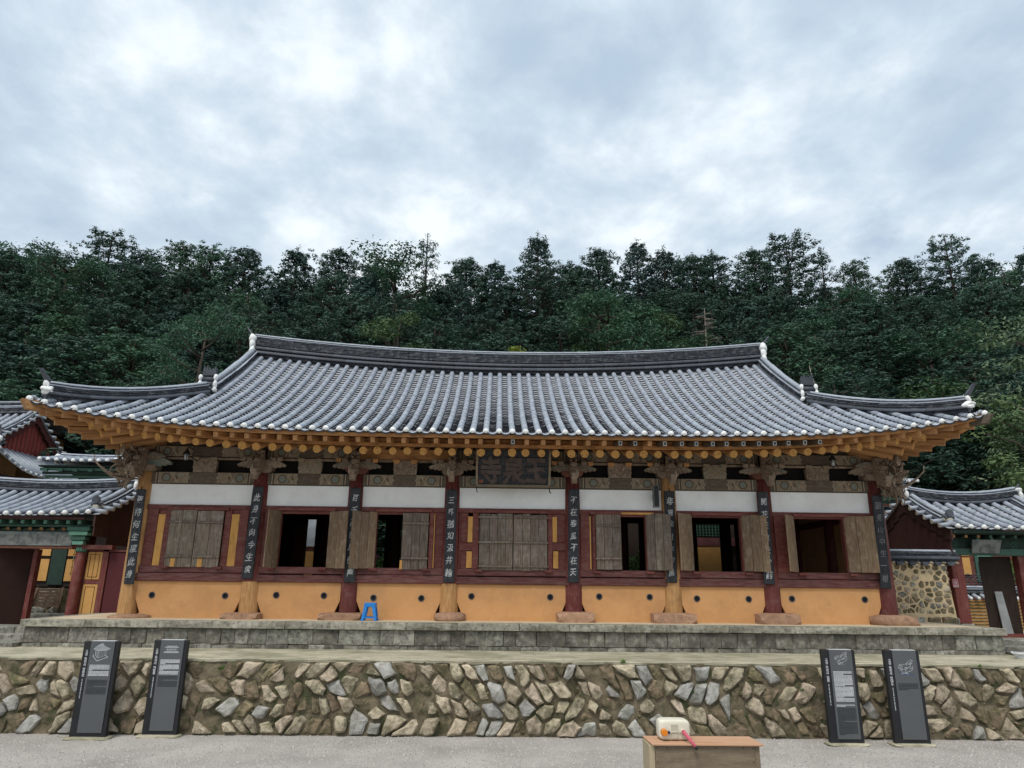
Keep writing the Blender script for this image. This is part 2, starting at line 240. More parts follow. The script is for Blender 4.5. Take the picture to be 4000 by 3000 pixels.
# ------------------------------------------------------------------ mesh helpers
class MB:
    def __init__(s): s.v = []; s.f = []; s.m = []; s.sm = []
    def add(s, vs, fs, mi=0, smooth=False):
        b = len(s.v); s.v.extend([tuple(p) for p in vs])
        for f in fs: s.f.append(tuple(b+i for i in f)); s.m.append(mi); s.sm.append(smooth)
    def box(s, x0, x1, y0, y1, z0, z1, mi=0):
        s.add([(x0, y0, z0), (x1, y0, z0), (x1, y1, z0), (x0, y1, z0), (x0, y0, z1), (x1, y0, z1), (x1, y1, z1), (x0, y1, z1)],
              [(0, 3, 2, 1), (4, 5, 6, 7), (0, 1, 5, 4), (1, 2, 6, 5), (2, 3, 7, 6), (3, 0, 4, 7)], mi)
    def hexa(s, p, mi=0):      # 8 points: bottom 4 ccw, top 4 ccw
        s.add(p, [(0, 3, 2, 1), (4, 5, 6, 7), (0, 1, 5, 4), (1, 2, 6, 5), (2, 3, 7, 6), (3, 0, 4, 7)], mi)
    def obox(s, c, ax, ay, az, mi=0):   # centre and half axes
        c, ax, ay, az = Vector(c), Vector(ax), Vector(ay), Vector(az)
        s.hexa([c-ax-ay-az, c+ax-ay-az, c+ax+ay-az, c-ax+ay-az, c-ax-ay+az, c+ax-ay+az, c+ax+ay+az, c-ax+ay+az], mi)
    def prismY(s, poly, y0, y1, mi=0, smooth=False):    # poly in (x,z), ccw seen from -Y
        n = len(poly)
        s.add([(x, y0, z) for x, z in poly]+[(x, y1, z) for x, z in poly],
              [tuple(range(n)), tuple(range(2*n-1, n-1, -1))]+[(i, i+n, (i+1) % n+n, (i+1) % n) for i in range(n)], mi, smooth)
    def prismX(s, poly, x0, x1, mi=0):    # poly in (y,z)
        n = len(poly)
        s.add([(x0, y, z) for y, z in poly]+[(x1, y, z) for y, z in poly],
              [tuple(range(n)), tuple(range(2*n-1, n-1, -1))]+[(i, i+n, (i+1) % n+n, (i+1) % n) for i in range(n)], mi)
    def tube(s, path, rad, n=8, mi=0, caps=True, capmi=None, a0=0, a1=2*pi, up=None, flat=1.0, smooth=True):
        P = [Vector(p) for p in path]; closed = abs(a1-a0-2*pi) < 1e-6
        if not hasattr(rad, '__len__'): rad = [rad]*len(P)
        k = n if closed else n+1; vs = []
        upv = Vector(up) if up is not None else None
        prev = None
        for i, p in enumerate(P):
            d = (P[min(i+1, len(P)-1)]-P[max(i-1, 0)])
            d = d.normalized() if d.length > 1e-9 else Vector((0, 0, 1))
            if upv is not None: a = d.cross(upv)
            elif prev is not None: a = prev-d*prev.dot(d)
            else: a = d.cross(Vector((0, 0, 1)) if abs(d.z) < 0.9 else Vector((1, 0, 0)))
            if a.length < 1e-6: a = d.orthogonal()
            a.normalize(); prev = a; b = a.cross(d)
            for j in range(k):
                t = a0+(a1-a0)*j/n
                vs.append(p+a*cos(t)*rad[i]+b*sin(t)*rad[i]*flat)
        fs = []
        for i in range(len(P)-1):
            for j in range(n):
                j2 = (j+1) % k if closed else j+1
                fs.append((i*k+j, i*k+j2, (i+1)*k+j2, (i+1)*k+j))
        s.add(vs, fs, mi, smooth)
        if caps:
            b = len(s.v)-len(vs); cm = mi if capmi is None else capmi
            s.f.append(tuple(b+j for j in range(k-1, -1, -1))); s.m.append(cm); s.sm.append(False)
            e = b+(len(P)-1)*k
            s.f.append(tuple(e+j for j in range(k))); s.m.append(cm); s.sm.append(False)
    def ring(s, c, r0, r1, axis='y', n=16, mi=0, th=0.004, sx=1.0, sz=1.0, lobes=0, la=0.0):
        vs = []
        for i in range(n):
            t = 2*pi*i/n; q = 1+la*cos(lobes*t) if lobes else 1
            for r, y in ((r0, 0), (r0, -th), (r1, -th), (r1, 0)): vs.append((c[0]+cos(t)*r*q*sx, c[1]+y, c[2]+sin(t)*r*q*sz))
        fs = []
        for i in range(n):
            j = (i+1) % n
            for k in range(3): fs.append((i*4+k, i*4+k+1, j*4+k+1, j*4+k))
        s.add(vs, fs, mi)
    def disc(s, c, r, n=14, mi=0, th=0.004, sx=1.0, sz=1.0, lobes=0, la=0.0):
        poly = []
        for i in range(n):
            t = 2*pi*i/n; q = 1+la*cos(lobes*t) if lobes else 1
            poly.append((c[0]+cos(t)*r*q*sx, c[2]+sin(t)*r*q*sz))
        s.prismY(poly, c[1]-th, c[1], mi)
    def strip(s, pts, w, y, mi=0, th=0.003):       # flat line in the xz plane
        for i in range(len(pts)-1):
            (x0, z0), (x1, z1) = pts[i], pts[i+1]
            d = Vector((x1-x0, z1-z0)); l = d.length
            if l < 1e-6: continue
            d /= l; nx, nz = -d.y*w/2, d.x*w/2
            s.prismY([(x0-nx, z0-nz), (x1-nx, z1-nz), (x1+nx, z1+nz), (x0+nx, z0+nz)], y-th, y, mi)
    def mesh(s, name, mats, origin=(0, 0, 0)):
        me = bpy.data.meshes.new(name); o = origin
        me.from_pydata([(p[0]-o[0], p[1]-o[1], p[2]-o[2]) for p in s.v], [], s.f)
        for m in mats: me.materials.append(m)
        if any(s.m): me.polygons.foreach_set('material_index', s.m)
        if any(s.sm): me.polygons.foreach_set('use_smooth', s.sm)
        me.update(); return me

ORG = {}
def root(name, loc, label, cat, group=None, rot=0, local=False):
    o = bpy.data.objects.new(name, None); C.objects.link(o); o.empty_display_size = 0.2
    o.location = loc; o.rotation_euler = (0, 0, rot); o['label'] = label; o['category'] = cat
    if group: o['group'] = group
    ORG[o] = Vector((0, 0, 0)) if local else Vector(loc)
    return o
def link(name, me, parent=None, at=(0, 0, 0), kind=None, label=None, rot=None):
    """at is given in the root's frame"""
    o = bpy.data.objects.new(name, me); C.objects.link(o); at = Vector(at)
    if parent is not None:
        o.parent = parent; o.location = at-ORG[parent]
    else: o.location = at
    ORG[o] = at
    if rot is not None: o.rotation_euler = rot
    if kind: o['kind'] = kind
    if label: o['label'] = label
    return o
def part(name, mb, mats, parent=None, kind=None, label=None, bevel=0):
    if not isinstance(mats, (list, tuple)): mats = [mats]
    if not mb.v: return None
    a = np.array(mb.v); lo, hi = a.min(0), a.max(0); c = (lo+hi)/2; c[2] = lo[2]
    o = link(name, mb.mesh(name, mats, c), parent, tuple(c), kind, label)
    if bevel:
        b = o.modifiers.new('bevel', 'BEVEL'); b.width = bevel; b.segments = 1; b.limit_method = 'ANGLE'
    return o
def solo(name, mb, mats, label, cat, group=None, kind=None):
    o = part(name, mb, mats); o['label'] = label; o['category'] = cat
    if group: o['group'] = group
    if kind: o['kind'] = kind
    return o
def structure(name, mb, mats):
    o = part(name, mb, mats); o['kind'] = 'structure'; return o
def pbox(name, x0, x1, y0, y1, z0, z1, mat, parent, **k):
    m = MB(); m.box(x0, x1, y0, y1, z0, z1); return part(name, m, mat, parent, **k)
def minst(name, me, parent, at, R=None, S=None):   # shared mesh, matrix rotation
    o = bpy.data.objects.new(name, me); C.objects.link(o); o.parent = parent
    ORG[o] = Vector(at); T = Matrix.Translation(Vector(at)-ORG[parent])
    if R is not None: T = T @ R.to_4x4()
    if S is not None: T = T @ Matrix.Diagonal((*S, 1))
    o.matrix_local = T
    return o
def basis(x, y, z): return Matrix(((x[0], y[0], z[0]), (x[1], y[1], z[1]), (x[2], y[2], z[2])))

_txt = {}
def glyph(ch, size=1.0, off=0.0, ext=0.0, res=3):
    key = (ch, size, off, ext)
    if key in _txt: return _txt[key]
    cu = bpy.data.curves.new('glyph', 'FONT'); cu.body = ch; cu.size = size; cu.offset = off; cu.extrude = ext
    cu.align_x = 'CENTER'; cu.align_y = 'CENTER'; cu.resolution_u = res
    ob = bpy.data.objects.new('glyph', cu); C.objects.link(ob)
    dg = bpy.context.evaluated_depsgraph_get(); dg.update()
    me = bpy.data.meshes.new_from_object(ob.evaluated_get(dg))
    vs = [tuple(v.co) for v in me.vertices]; fs = [tuple(p.vertices) for p in me.polygons]
    bpy.data.objects.remove(ob); bpy.data.curves.remove(cu); bpy.data.meshes.remove(me)
    if vs:
        a = np.array(vs); c = (a.min(0)+a.max(0))/2; vs = [(x-c[0], y-c[1], z) for x, y, z in vs]
    _txt[key] = (vs, fs); return vs, fs
def put_glyph(mb, ch, x, y, z, size, off=0.0, ext=0.003, mi=0, slant=0.0, sx=1.0, rot=0.0, wob=0.0, ph=0.0):
    vs, fs = glyph(ch, size, off, ext)
    cr_, sr_ = cos(rot), sin(rot); q = []
    for a, b, c in vs:
        a2 = a*sx+slant*b; b2 = b
        if wob: a2, b2 = a2+wob*(sin(b*11/size+ph)+.5*sin(b*27/size-ph)), b2+wob*(sin(a*9/size+ph*1.7)+.5*sin(a*23/size))
        q.append((x+a2*cr_-b2*sr_, y-c-ext, z+a2*sr_+b2*cr_))
    mb.add(q, fs, mi)

def ico_lump(seed, sx, sy, sz, n=2, amp=0.18):
    import bmesh
    bm = bmesh.new(); bmesh.ops.create_icosphere(bm, subdivisions=n, radius=1.0)
    rnd = random.Random(seed); ph = [(rnd.uniform(1.2, 3.2), rnd.uniform(0, 6), Vector((rnd.gauss(0, 1), rnd.gauss(0, 1), rnd.gauss(0, 1))).normalized()) for _ in range(6)]
    for v in bm.verts:
        d = sum(sin(f*v.co.dot(a)*2+p) for f, p, a in ph)/6
        v.co *= 1+amp*d*1.8
        v.co.x *= sx; v.co.y *= sy; v.co.z *= sz
    vs = [tuple(v.co) for v in bm.verts]; bm.verts.index_update(); fs = [tuple(v.index for v in f.verts) for f in bm.faces]; bm.free()
    return vs, fs
def lump(mb, seed, c, s, n=2, amp=0.18, mi=0, rot=0):
    vs, fs = ico_lump(seed, *s, n=n, amp=amp); cr_, sr_ = cos(rot), sin(rot)
    mb.add([(c[0]+x*cr_-y*sr_, c[1]+x*sr_+y*cr_, c[2]+z) for x, y, z in vs], fs, mi, True)
def boulder(seed, sx, sy, sz, jit=0.2, cut=0.8):
    """angular stone: cube-ish ico with flattened top and base"""
    vs, fs = ico_lump(seed, 1, 1, 1, 2, jit)
    out_ = []
    for x, y, z in vs:
        x = max(-cut, min(cut, x)); y = max(-cut, min(cut, y)); z = max(-cut, min(cut, z))
        out_.append((x/cut*sx, y/cut*sy, z/cut*sz))
    return out_, fs
# ================================================================== ground, terrace, hill
def grid_ground():
    m = MB(); rnd = random.Random(3)
    m.add([(-400, -300, 0), (400, -300, 0), (400, 11.25, 0), (-400, 11.25, 0)], [(0, 1, 2, 3)])
    return structure('ground', m, GRAV)
grid_ground()
def gravel():
    rs = np.random.RandomState(5); m = MB()
    N = 26000
    Y = 11.12-np.abs(rs.rand(N))**1.0*3.9; X = (rs.rand(N)-0.5)*2*(Y*0.78)
    s = rs.uniform(0.006, 0.015, N)*(1+0.5*(rs.rand(N) > 0.93)); a = rs.rand(N)*6.28
    base = np.array([[1, 0, 0.3], [0, 1, 0.35], [-1, 0, 0.3], [0, -1, 0.25], [0.1, 0.1, 1.0]])
    V = np.zeros((N, 5, 3)); ca, sa = np.cos(a), np.sin(a)
    el = rs.uniform(0.6, 1.1, N)
    for k in range(5):
        bx, by, bz = base[k]; jx = 1+0.35*(rs.rand(N)-0.5)
        V[:, k, 0] = X+(bx*ca-by*sa*el)*s*jx; V[:, k, 1] = Y+(bx*sa+by*ca*el)*s*jx; V[:, k, 2] = bz*s*0.9
    V[:, :4, 2] -= 0.004
    idx = np.arange(N)*5
    F = np.concatenate([np.stack([idx+i, idx+(i+1) % 4, idx+4], 1) for i in range(4)], 0)
    me = bpy.data.meshes.new('gravel'); me.vertices.add(N*5); me.vertices.foreach_set('co', V.reshape(-1).astype('f'))
    me.loops.add(F.size); me.loops.foreach_set('vertex_index', F.reshape(-1).astype('i'))
    me.polygons.add(len(F)); me.polygons.foreach_set('loop_start', (np.arange(len(F))*3).astype('i'))
    me.update(calc_edges=True); me.validate(); me.materials.append(PEB)
    o = link('gravel', me); o['kind'] = 'stuff'; o['label'] = 'pale grey gravel spread over the ground below the stone wall'; o['category'] = 'gravel'
gravel()
# terrace top behind the rubble wall, then courtyard ground and the wooded hill
m = MB(); m.box(-60, 60, 11.50, 24.0, 0.2, 1.006); structure('terrace', m, CONC)
def hill():
    m = MB(); nx, ny = 60, 40; rs = random.Random(11)
    for j in range(ny+1):
        Y = 23.5+(j/ny)**1.5*560
        for i in range(nx+1):
            X = (i/nx-0.5)*2*(70+j*16)
            d = Y-24
            z = 0.95+(0 if d < 0 else 0.0)+0.43*min(d, 34)*min(1, max(0, d)/6.0)
            if d > 34: z += 0.10*min(d-34, 60)
            z += 0.5*sin(X*0.13+j)*min(1, max(0, d)/10)+abs(X)*0.012*min(1, max(0, d)/20)
            m.v.append((X, Y, z))
    for j in range(ny):
        for i in range(nx):
            a = j*(nx+1)+i; m.f.append((a, a+1, a+nx+2, a+nx+1)); m.m.append(0); m.sm.append(True)
    structure('hill', m, HILL)
def hillz(X, Y):
    d = max(0, Y-24); z = 0.95+0.43*min(d, 34)*min(1, d/6.0)
    if d > 34: z += 0.10*min(d-34, 60)
    return z+abs(X)*0.012*min(1, d/20)
hill()

# ================================================================== rubble retaining wall (Voronoi stones set on the diagonal)
def clip(poly, px, pz, nx, nz):      # keep (p-P).n <= 0
    out_ = []
    for i in range(len(poly)):
        a, b = poly[i], poly[(i+1) % len(poly)]
        da = (a[0]-px)*nx+(a[1]-pz)*nz; db = (b[0]-px)*nx+(b[1]-pz)*nz
        if da <= 0: out_.append(a)
        if (da < 0 < db) or (db < 0 < da):
            t = da/(da-db); out_.append((a[0]+(b[0]-a[0])*t, a[1]+(b[1]-a[1])*t))
    return out_
def area(p): return abs(sum(p[i][0]*p[(i+1) % len(p)][1]-p[(i+1) % len(p)][0]*p[i][1] for i in range(len(p))))/2
def stone_cells(x0, x1, z0, z1, dx_, rows, rnd, diag=True, ratio=1.75):
    seeds = []; rh = (z1-z0)/rows
    for r in range(rows):
        x = x0+rnd.uniform(-dx_, 0)
        lean = 1 if rnd.random() < .5 else -1
        while x < x1+dx_:
            w = dx_*rnd.choice((0.5, 0.7, 0.85, 1.0, 1.15, 1.5))*rnd.uniform(.9, 1.1)
            if rnd.random() < 0.16: lean = -lean
            th = (radians(45+rnd.uniform(-22, 22))*lean*(1 if r % 2 == 0 else -1)) if diag else radians(rnd.uniform(-12, 12))
            seeds.append((x, z0+(r+0.5+rnd.uniform(-0.34, 0.34))*rh, th, rnd.uniform(1.0+(ratio-1)*.25, ratio))); x += w
    cells = []
    for i, (x, z, th, q) in enumerate(seeds):
        xl, xr = max(x0, x-0.5), min(x1, x+0.5)
        if xr-xl < 0.03: continue
        poly = [(xl, max(z0, z-0.5)), (xr, max(z0, z-0.5)), (xr, min(z1, z+0.5)), (xl, min(z1, z+0.5))]
        for j, (x2, z2, th2, q2) in enumerate(seeds):
            if i == j or abs(x2-x) > 0.9: continue
            Mx = np.zeros((2, 2))
            for t, k in ((th, q), (th2, q2)):
                c_, s_ = cos(t), sin(t); R = np.array([[c_, -s_], [s_, c_]]); Mx += R @ np.diag([1/k**2, 1]) @ R.T
            n = Mx @ np.array([x2-x, z2-z]); poly = clip(poly, (x+x2)/2, (z+z2)/2, n[0], n[1])
            if len(poly) < 3: break
        if len(poly) >= 3 and area(poly) > 0.003: cells.append(poly)
    return cells
def stone_mesh(poly, rnd, gap, y, depth, mi=0, rough=0.16):
    cx = sum(p[0] for p in poly)/len(poly); cz = sum(p[1] for p in poly)/len(poly)
    # order ccw, subdivide long edges, jitter
    poly = sorted(poly, key=lambda p: atan2(p[1]-cz, p[0]-cx)); q = []
    size = sqrt(area(poly))
    for i in range(len(poly)):
        a, b = poly[i], poly[(i+1) % len(poly)]; l = sqrt((a[0]-b[0])**2+(a[1]-b[1])**2)
        if l < size*0.16: continue
        q.append((a[0]*0.93+b[0]*0.07, a[1]*0.93+b[1]*0.07)) if l > size*0.4 else q.append(((a[0]+b[0])/2, (a[1]+b[1])/2))
        if l > size*0.75: q.append(((a[0]+b[0])/2+rnd.uniform(-1, 1)*size*0.05, (a[1]+b[1])/2+rnd.uniform(-1, 1)*size*0.05))
        if l > size*0.4: q.append((a[0]*0.07+b[0]*0.93, a[1]*0.07+b[1]*0.93))
    if len(q) < 4: q = poly
    k = 1-gap/max(size*0.5, 0.02); k = max(0.55, k)
    o = [(cx+(x-cx)*k*rnd.uniform(0.88, 1.04), cz+(z-cz)*k*rnd.uniform(0.88, 1.04)) for x, z in q]
    n = len(o); tx, tz = rnd.uniform(-0.35, 0.35), rnd.uniform(-0.35, 0.35)
    def ly(x, z, d): return y-d+((x-cx)*tx+(z-cz)*tz)*0.6+rnd.uniform(-1, 1)*size*rough*0.22
    V = [(x, y+0.06, z) for x, z in o]
    V += [(cx+(x-cx)*0.97, ly(x, z, depth*0.55), cz+(z-cz)*0.97) for x, z in o]
    V += [(cx+(x-cx)*rnd.uniform(0.66, 0.84), ly(cx+(x-cx)*.75, cz+(z-cz)*.75, depth), cz+(z-cz)*rnd.uniform(0.66, 0.84)) for x, z in o]
    V.append((cx+rnd.uniform(-1, 1)*size*0.12, y-depth*rnd.uniform(0.95, 1.35), cz+rnd.uniform(-1, 1)*size*0.12))
    F = []
    for r in (0, 1):
        for i in range(n): F.append((r*n+i, r*n+(i+1) % n, (r+1)*n+(i+1) % n, (r+1)*n+i))
    for i in range(n): F.append((2*n+i, 2*n+(i+1) % n, 3*n))
    m = MB(); m.add(V, F, mi); return m, area(poly), cx
rubble = root('rubble_wall', (0, 11.4, 0), 'long low rubble retaining wall of angular stones set diagonally in mossy mortar', 'stone wall')
def build_rubble():
    rnd = random.Random(21); m = MB()
    # mortar face: wavy sheet in front of a solid core
    nx, nz = 260, 12; x0, x1 = -11.2, 11.2
    for j in range(nz+1):
        for i in range(nx+1):
            x = x0+(x1-x0)*i/nx; z = -0.05+(1.015+0.05)*j/nz
            m.v.append((x, 11.172+0.014*sin(x*9+j*1.7)+0.016*sin(x*23.1-j*2.9)+rnd.uniform(-0.010, 0.010), z))
    for j in range(nz):
        for i in range(nx):
            a = j*(nx+1)+i; m.f.append((a, a+1, a+nx+2, a+nx+1)); m.m.append(0); m.sm.append(True)
    m.box(x0, x1, 11.26, 11.50, -0.05, 0.99)
    part('mortar', m, MORT, rubble)
    # coping slab with an uneven lip
    m = MB(); n = 150
    for i in range(n+1):
        x = x0+(x1-x0)*i/n; w = 0.014*sin(x*3.1)+0.011*sin(x*8.3)+rnd.uniform(-0.007, 0.007)
        zf = 1.030+0.006*sin(x*4.7)+rnd.uniform(-.004, .004)
        for p in ((11.165+w, zf-0.028-rnd.uniform(0, 0.012)), (11.155+w, zf), (11.22, zf+0.008), (11.56, 1.012)): m.v.append((x, p[0], p[1]))
    for i in range(n):
        for k in range(3): m.f.append((i*4+k, (i+1)*4+k, (i+1)*4+k+1, i*4+k+1)); m.m.append(0); m.sm.append(k == 2)
    part('coping', m, CONC, rubble)
    cells = stone_cells(-10.2, 10.2, 0.0, 1.012, 0.225, 4, rnd, True, 2.9)
    allc = []
    for c in cells:
        r = rnd.random()
        if r < 0.06: continue
        gap = 0.007 if r < 0.6 else rnd.uniform(0.012, 0.04)
        x = sum(p[0] for p in c)/len(c)
        mat = rnd.choices([R1, R2, R3], [0.50, 0.22 if x < 2.5 else 0.14, 0.28 if x < 2 else 0.40])[0]
        dep = rnd.uniform(0.045, 0.105) if mat is not R3 else rnd.uniform(0.02, 0.065)
        mm, a, cx = stone_mesh(c, rnd, gap, 11.185, dep); allc.append((a/(1+abs(cx)*.02) if abs(cx) < 8.6 else 0, mm, mat))
    allc.sort(key=lambda t: -t[0])
    for a, mm, mat in allc[:300]: part('stone', mm, mat, rubble)
    for mat in (R1, R2, R3):
        q = MB()
        for a, mm, mt in allc[300:]:
            if mt is mat: q.add(mm.v, mm.f)
        if q.v: part('small_stones', q, mat, rubble, kind='stuff')
    # chips in the joints
    q = MB()
    for i in range(420):
        x = rnd.uniform(-9, 9); z = rnd.uniform(0.02, 0.9); s = rnd.uniform(0.012, 0.03)
        vs, fs = ico_lump(i % 9, s*rnd.uniform(0.7, 1.8), s, s*rnd.uniform(0.6, 1.2), 1, 0.3); q.add([(x+a, 11.172+b, z+c) for a, b, c in vs], fs)
    part('stone_chips', q, R3, rubble, kind='stuff')
build_rubble()
# weeds growing from the wall
def weed(x, y, z, s, lab, seed):
    rnd = random.Random(seed); m = MB()
    for i in range(26):
        a = rnd.uniform(0, 6.28); e_ = rnd.uniform(0.2, 1.3); l = s*rnd.uniform(0.5, 1.1)
        d = Vector((cos(a)*cos(e_), sin(a)*cos(e_)*0.6-0.25, sin(e_))); w = Vector((-sin(a), cos(a), 0))*s*0.12
        b = Vector((x, y, z))+Vector((rnd.uniform(-1, 1)*s*0.5, rnd.uniform(-.2, .2)*s, 0)); t = b+d*l
        m.add([b, b+d*l*0.55+w, t, b+d*l*0.55-w], [(0, 1, 2, 3)])
    solo('weed', m, WEED, lab, 'weed')
weed(1.93, 11.14, 1.02, 0.075, 'small green weed on the coping of the rubble wall, near its middle', 1)
weed(5.95+1.4, 11.14, 1.01, 0.06, 'small green weed on the coping just right of the rightmost sign', 2)
weed(-4.05, 11.12, 0.88, 0.09, 'low green weed tuft high on the rubble wall right of the two left signs', 3)
weed(2.95, 11.12, 0.62, 0.045, 'tiny green sprig between stones halfway up the rubble wall right of centre', 4)
weed(4.6, 11.12, 0.66, 0.05, 'tiny green sprig in the wall just left of the densely printed sign', 5)

# ================================================================== stone platform under the hall
plat = root('stone_platform', (0.4, 13.0, 0.96), 'long grey stone platform with capstones and two courses of stained blocks under the hall', 'stone platform')
def block(x0, x1, y0, y1, z0, z1, rnd, mat, name, j=0.008, parent=plat):
    m = MB(); g = 0.0022
    def p(x, y, z): return (x+rnd.uniform(-j, j)*0.5, y+rnd.uniform(-j, j)*(1.3 if y == y0 else 0), z+rnd.uniform(-j, j)*0.4)
    b = 0.008; xa, xb, za, zb = x0+g, x1-g, z0+g*.6, z1-g*.6
    back = [(xa, y1, za), (xb, y1, za), (xb, y1, zb), (xa, y1, zb)]
    mid = [p(xa, y0+b, za), p(xb, y0+b, za), p(xb, y0+b, zb), p(xa, y0+b, zb)]
    fr = [p(xa+b, y0, za+b), p(xb-b, y0, za+b), p(xb-b, y0, zb-b), p(xa+b, y0, zb-b)]
    c = [((xa+xb)/2+rnd.uniform(-.03, .03), y0-rnd.uniform(0, 0.012), (za+zb)/2)]
    F = [(3, 2, 1, 0)]
    for r in (0, 4):
        for i in range(4): F.append((r+i, r+(i+1) % 4, r+4+(i+1) % 4, r+4+i))
    for i in range(4): F.append((8+i, 8+(i+1) % 4, 12))
    m.add(back+mid+fr+c, F); return part(name, m, mat, parent)
def build_platform():
    rnd = random.Random(5); X0, X1 = -8.30, 9.17
    m = MB(); m.box(X0+0.12, X1-0.12, 13.12, 20.6, 0.9, 1.440); part('core', m, STONED, plat)
    m = MB(); m.box(X0+0.30, X1-0.30, 13.22, 20.5, 1.440, 1.468); part('floor_surface', m, YTOP, plat)
    x = X0
    while x < X1-0.05:
        w = min(rnd.uniform(0.75, 1.35), X1-x)
        if X1-x-w < 0.4: w = X1-x
        block(x, x+w, 12.98, 13.40, 1.338, 1.462, rnd, STONEC, 'capstone', 0.01); x += w
    for z0, z1, wr, name in ((1.078, 1.335, (0.22, 0.46), 'block'), (0.955, 1.076, (0.22, 0.40), 'block')):
        x = X0+0.06
        while x < X1-0.11:
            w = min(rnd.uniform(*wr), X1-0.05-x)
            if X1-0.05-x-w < 0.14: w = X1-0.05-x
            lt = x < -5.0 or x > 6.8
            mat = rnd.choices([STONED, STONEG], [0.35, 0.65] if lt else ([0.62, 0.38] if x < 0 else [0.85, 0.15]))[0]
            block(x, x+w, 13.04+rnd.uniform(-.006, .006), 13.30, z0, z1, rnd, mat, name, 0.012); x += w
    for sx in (X0+0.06, X1-0.32):      # side returns
        for k in range(14):
            y = 13.3+k*0.52
            for z0, z1 in ((0.955, 1.076), (1.078, 1.335)):
                q = MB(); q.box(sx, sx+0.26, y+0.004, y+0.516, z0, z1); part('block', q, STONEG, plat, bevel=0.01)
            q = MB(); q.box(sx-0.06 if sx < 0 else sx, sx+0.26 if sx < 0 else sx+0.32, y+0.1, y+0.616, 1.338, 1.462); part('capstone', q, STONEC, plat, bevel=0.01)
build_platform()
# stone steps left and right of the platform
def steps(label, x0, x1, zs, ys, seed):
    r = root('stone_steps', ((x0+x1)/2, ys[0], 0.95), label, 'steps'); rnd = random.Random(seed)
    for z, y in zip(zs, ys):
        x = x0
        while x < x1-0.01:
            w = min(rnd.uniform(0.55, 1.1), x1-x)
            q = MB(); q.box(x+0.004, x+w-0.004, y, y+0.6, z-0.14, z); part('step', q, STONEG, r, bevel=0.012); x += w
steps('mossy stone steps rising beside the left end of the stone platform', -11.3, -8.30, (1.08, 1.18, 1.29), (12.9, 13.3, 13.7), 3)
steps('pale stone slab steps beside the right end of the stone platform', 9.25, 12.4, (1.06, 1.14, 1.23), (12.95, 13.25, 13.55), 4)

# ================================================================== the main hall
XC = 0.25
COLX = [-6.88, -4.63, -2.77, -0.885, 1.475, 3.375, 5.275, 7.50]
hall = root('temple_hall', (XC, 13.8, 1.46), 'long temple hall with grey tiled hip-and-gable roof, ochre walls and wooden shutters', 'temple hall')
FY = 13.72      # front wall face
def LIFT(a): return 0.02*a**2+0.36*a**5.5
def Ye(a, k=0.0): return 12.2+k-0.5*a**3
def Xs(a, k=0.0): return 7.95-k+0.45*a**3          # side eave distance from XC, a measured along depth
YM = 16.7; HL = 8.4; HD = 5.0                       # ridge line, half length, half depth
def eave_pt(u, k, z):                               # point on the front eave, inset k
    a = min(1.0, abs(u)/(HL-k)); return Vector((XC+u, Ye(a, k), z+LIFT(a)))
def side_pt(sgn, w, k, z):                          # w = Y-YM in [-(HD-k), HD-k]
    a = min(1.0, abs(w)/(HD-k)); return Vector((XC+sgn*Xs(a, k), YM+w, z+LIFT(a)))
def Zr(u): return 7.20+0.36*(abs(u)/6.4)**2.0
def roofz(u, Y, back=False):
    if back: Y = 2*YM-Y
    a = min(1, abs(u)/HL); y0 = Ye(a); t = (Y-y0)/(YM-y0); z0 = 4.745+LIFT(a)
    return z0+(Zr(u)-z0)*(0.66*t+0.34*t*t)
GX = 6.32                                            # gable position
def hipY(u): return 14.35-(abs(u)-GX)*(14.35-11.72)/(8.28-GX)

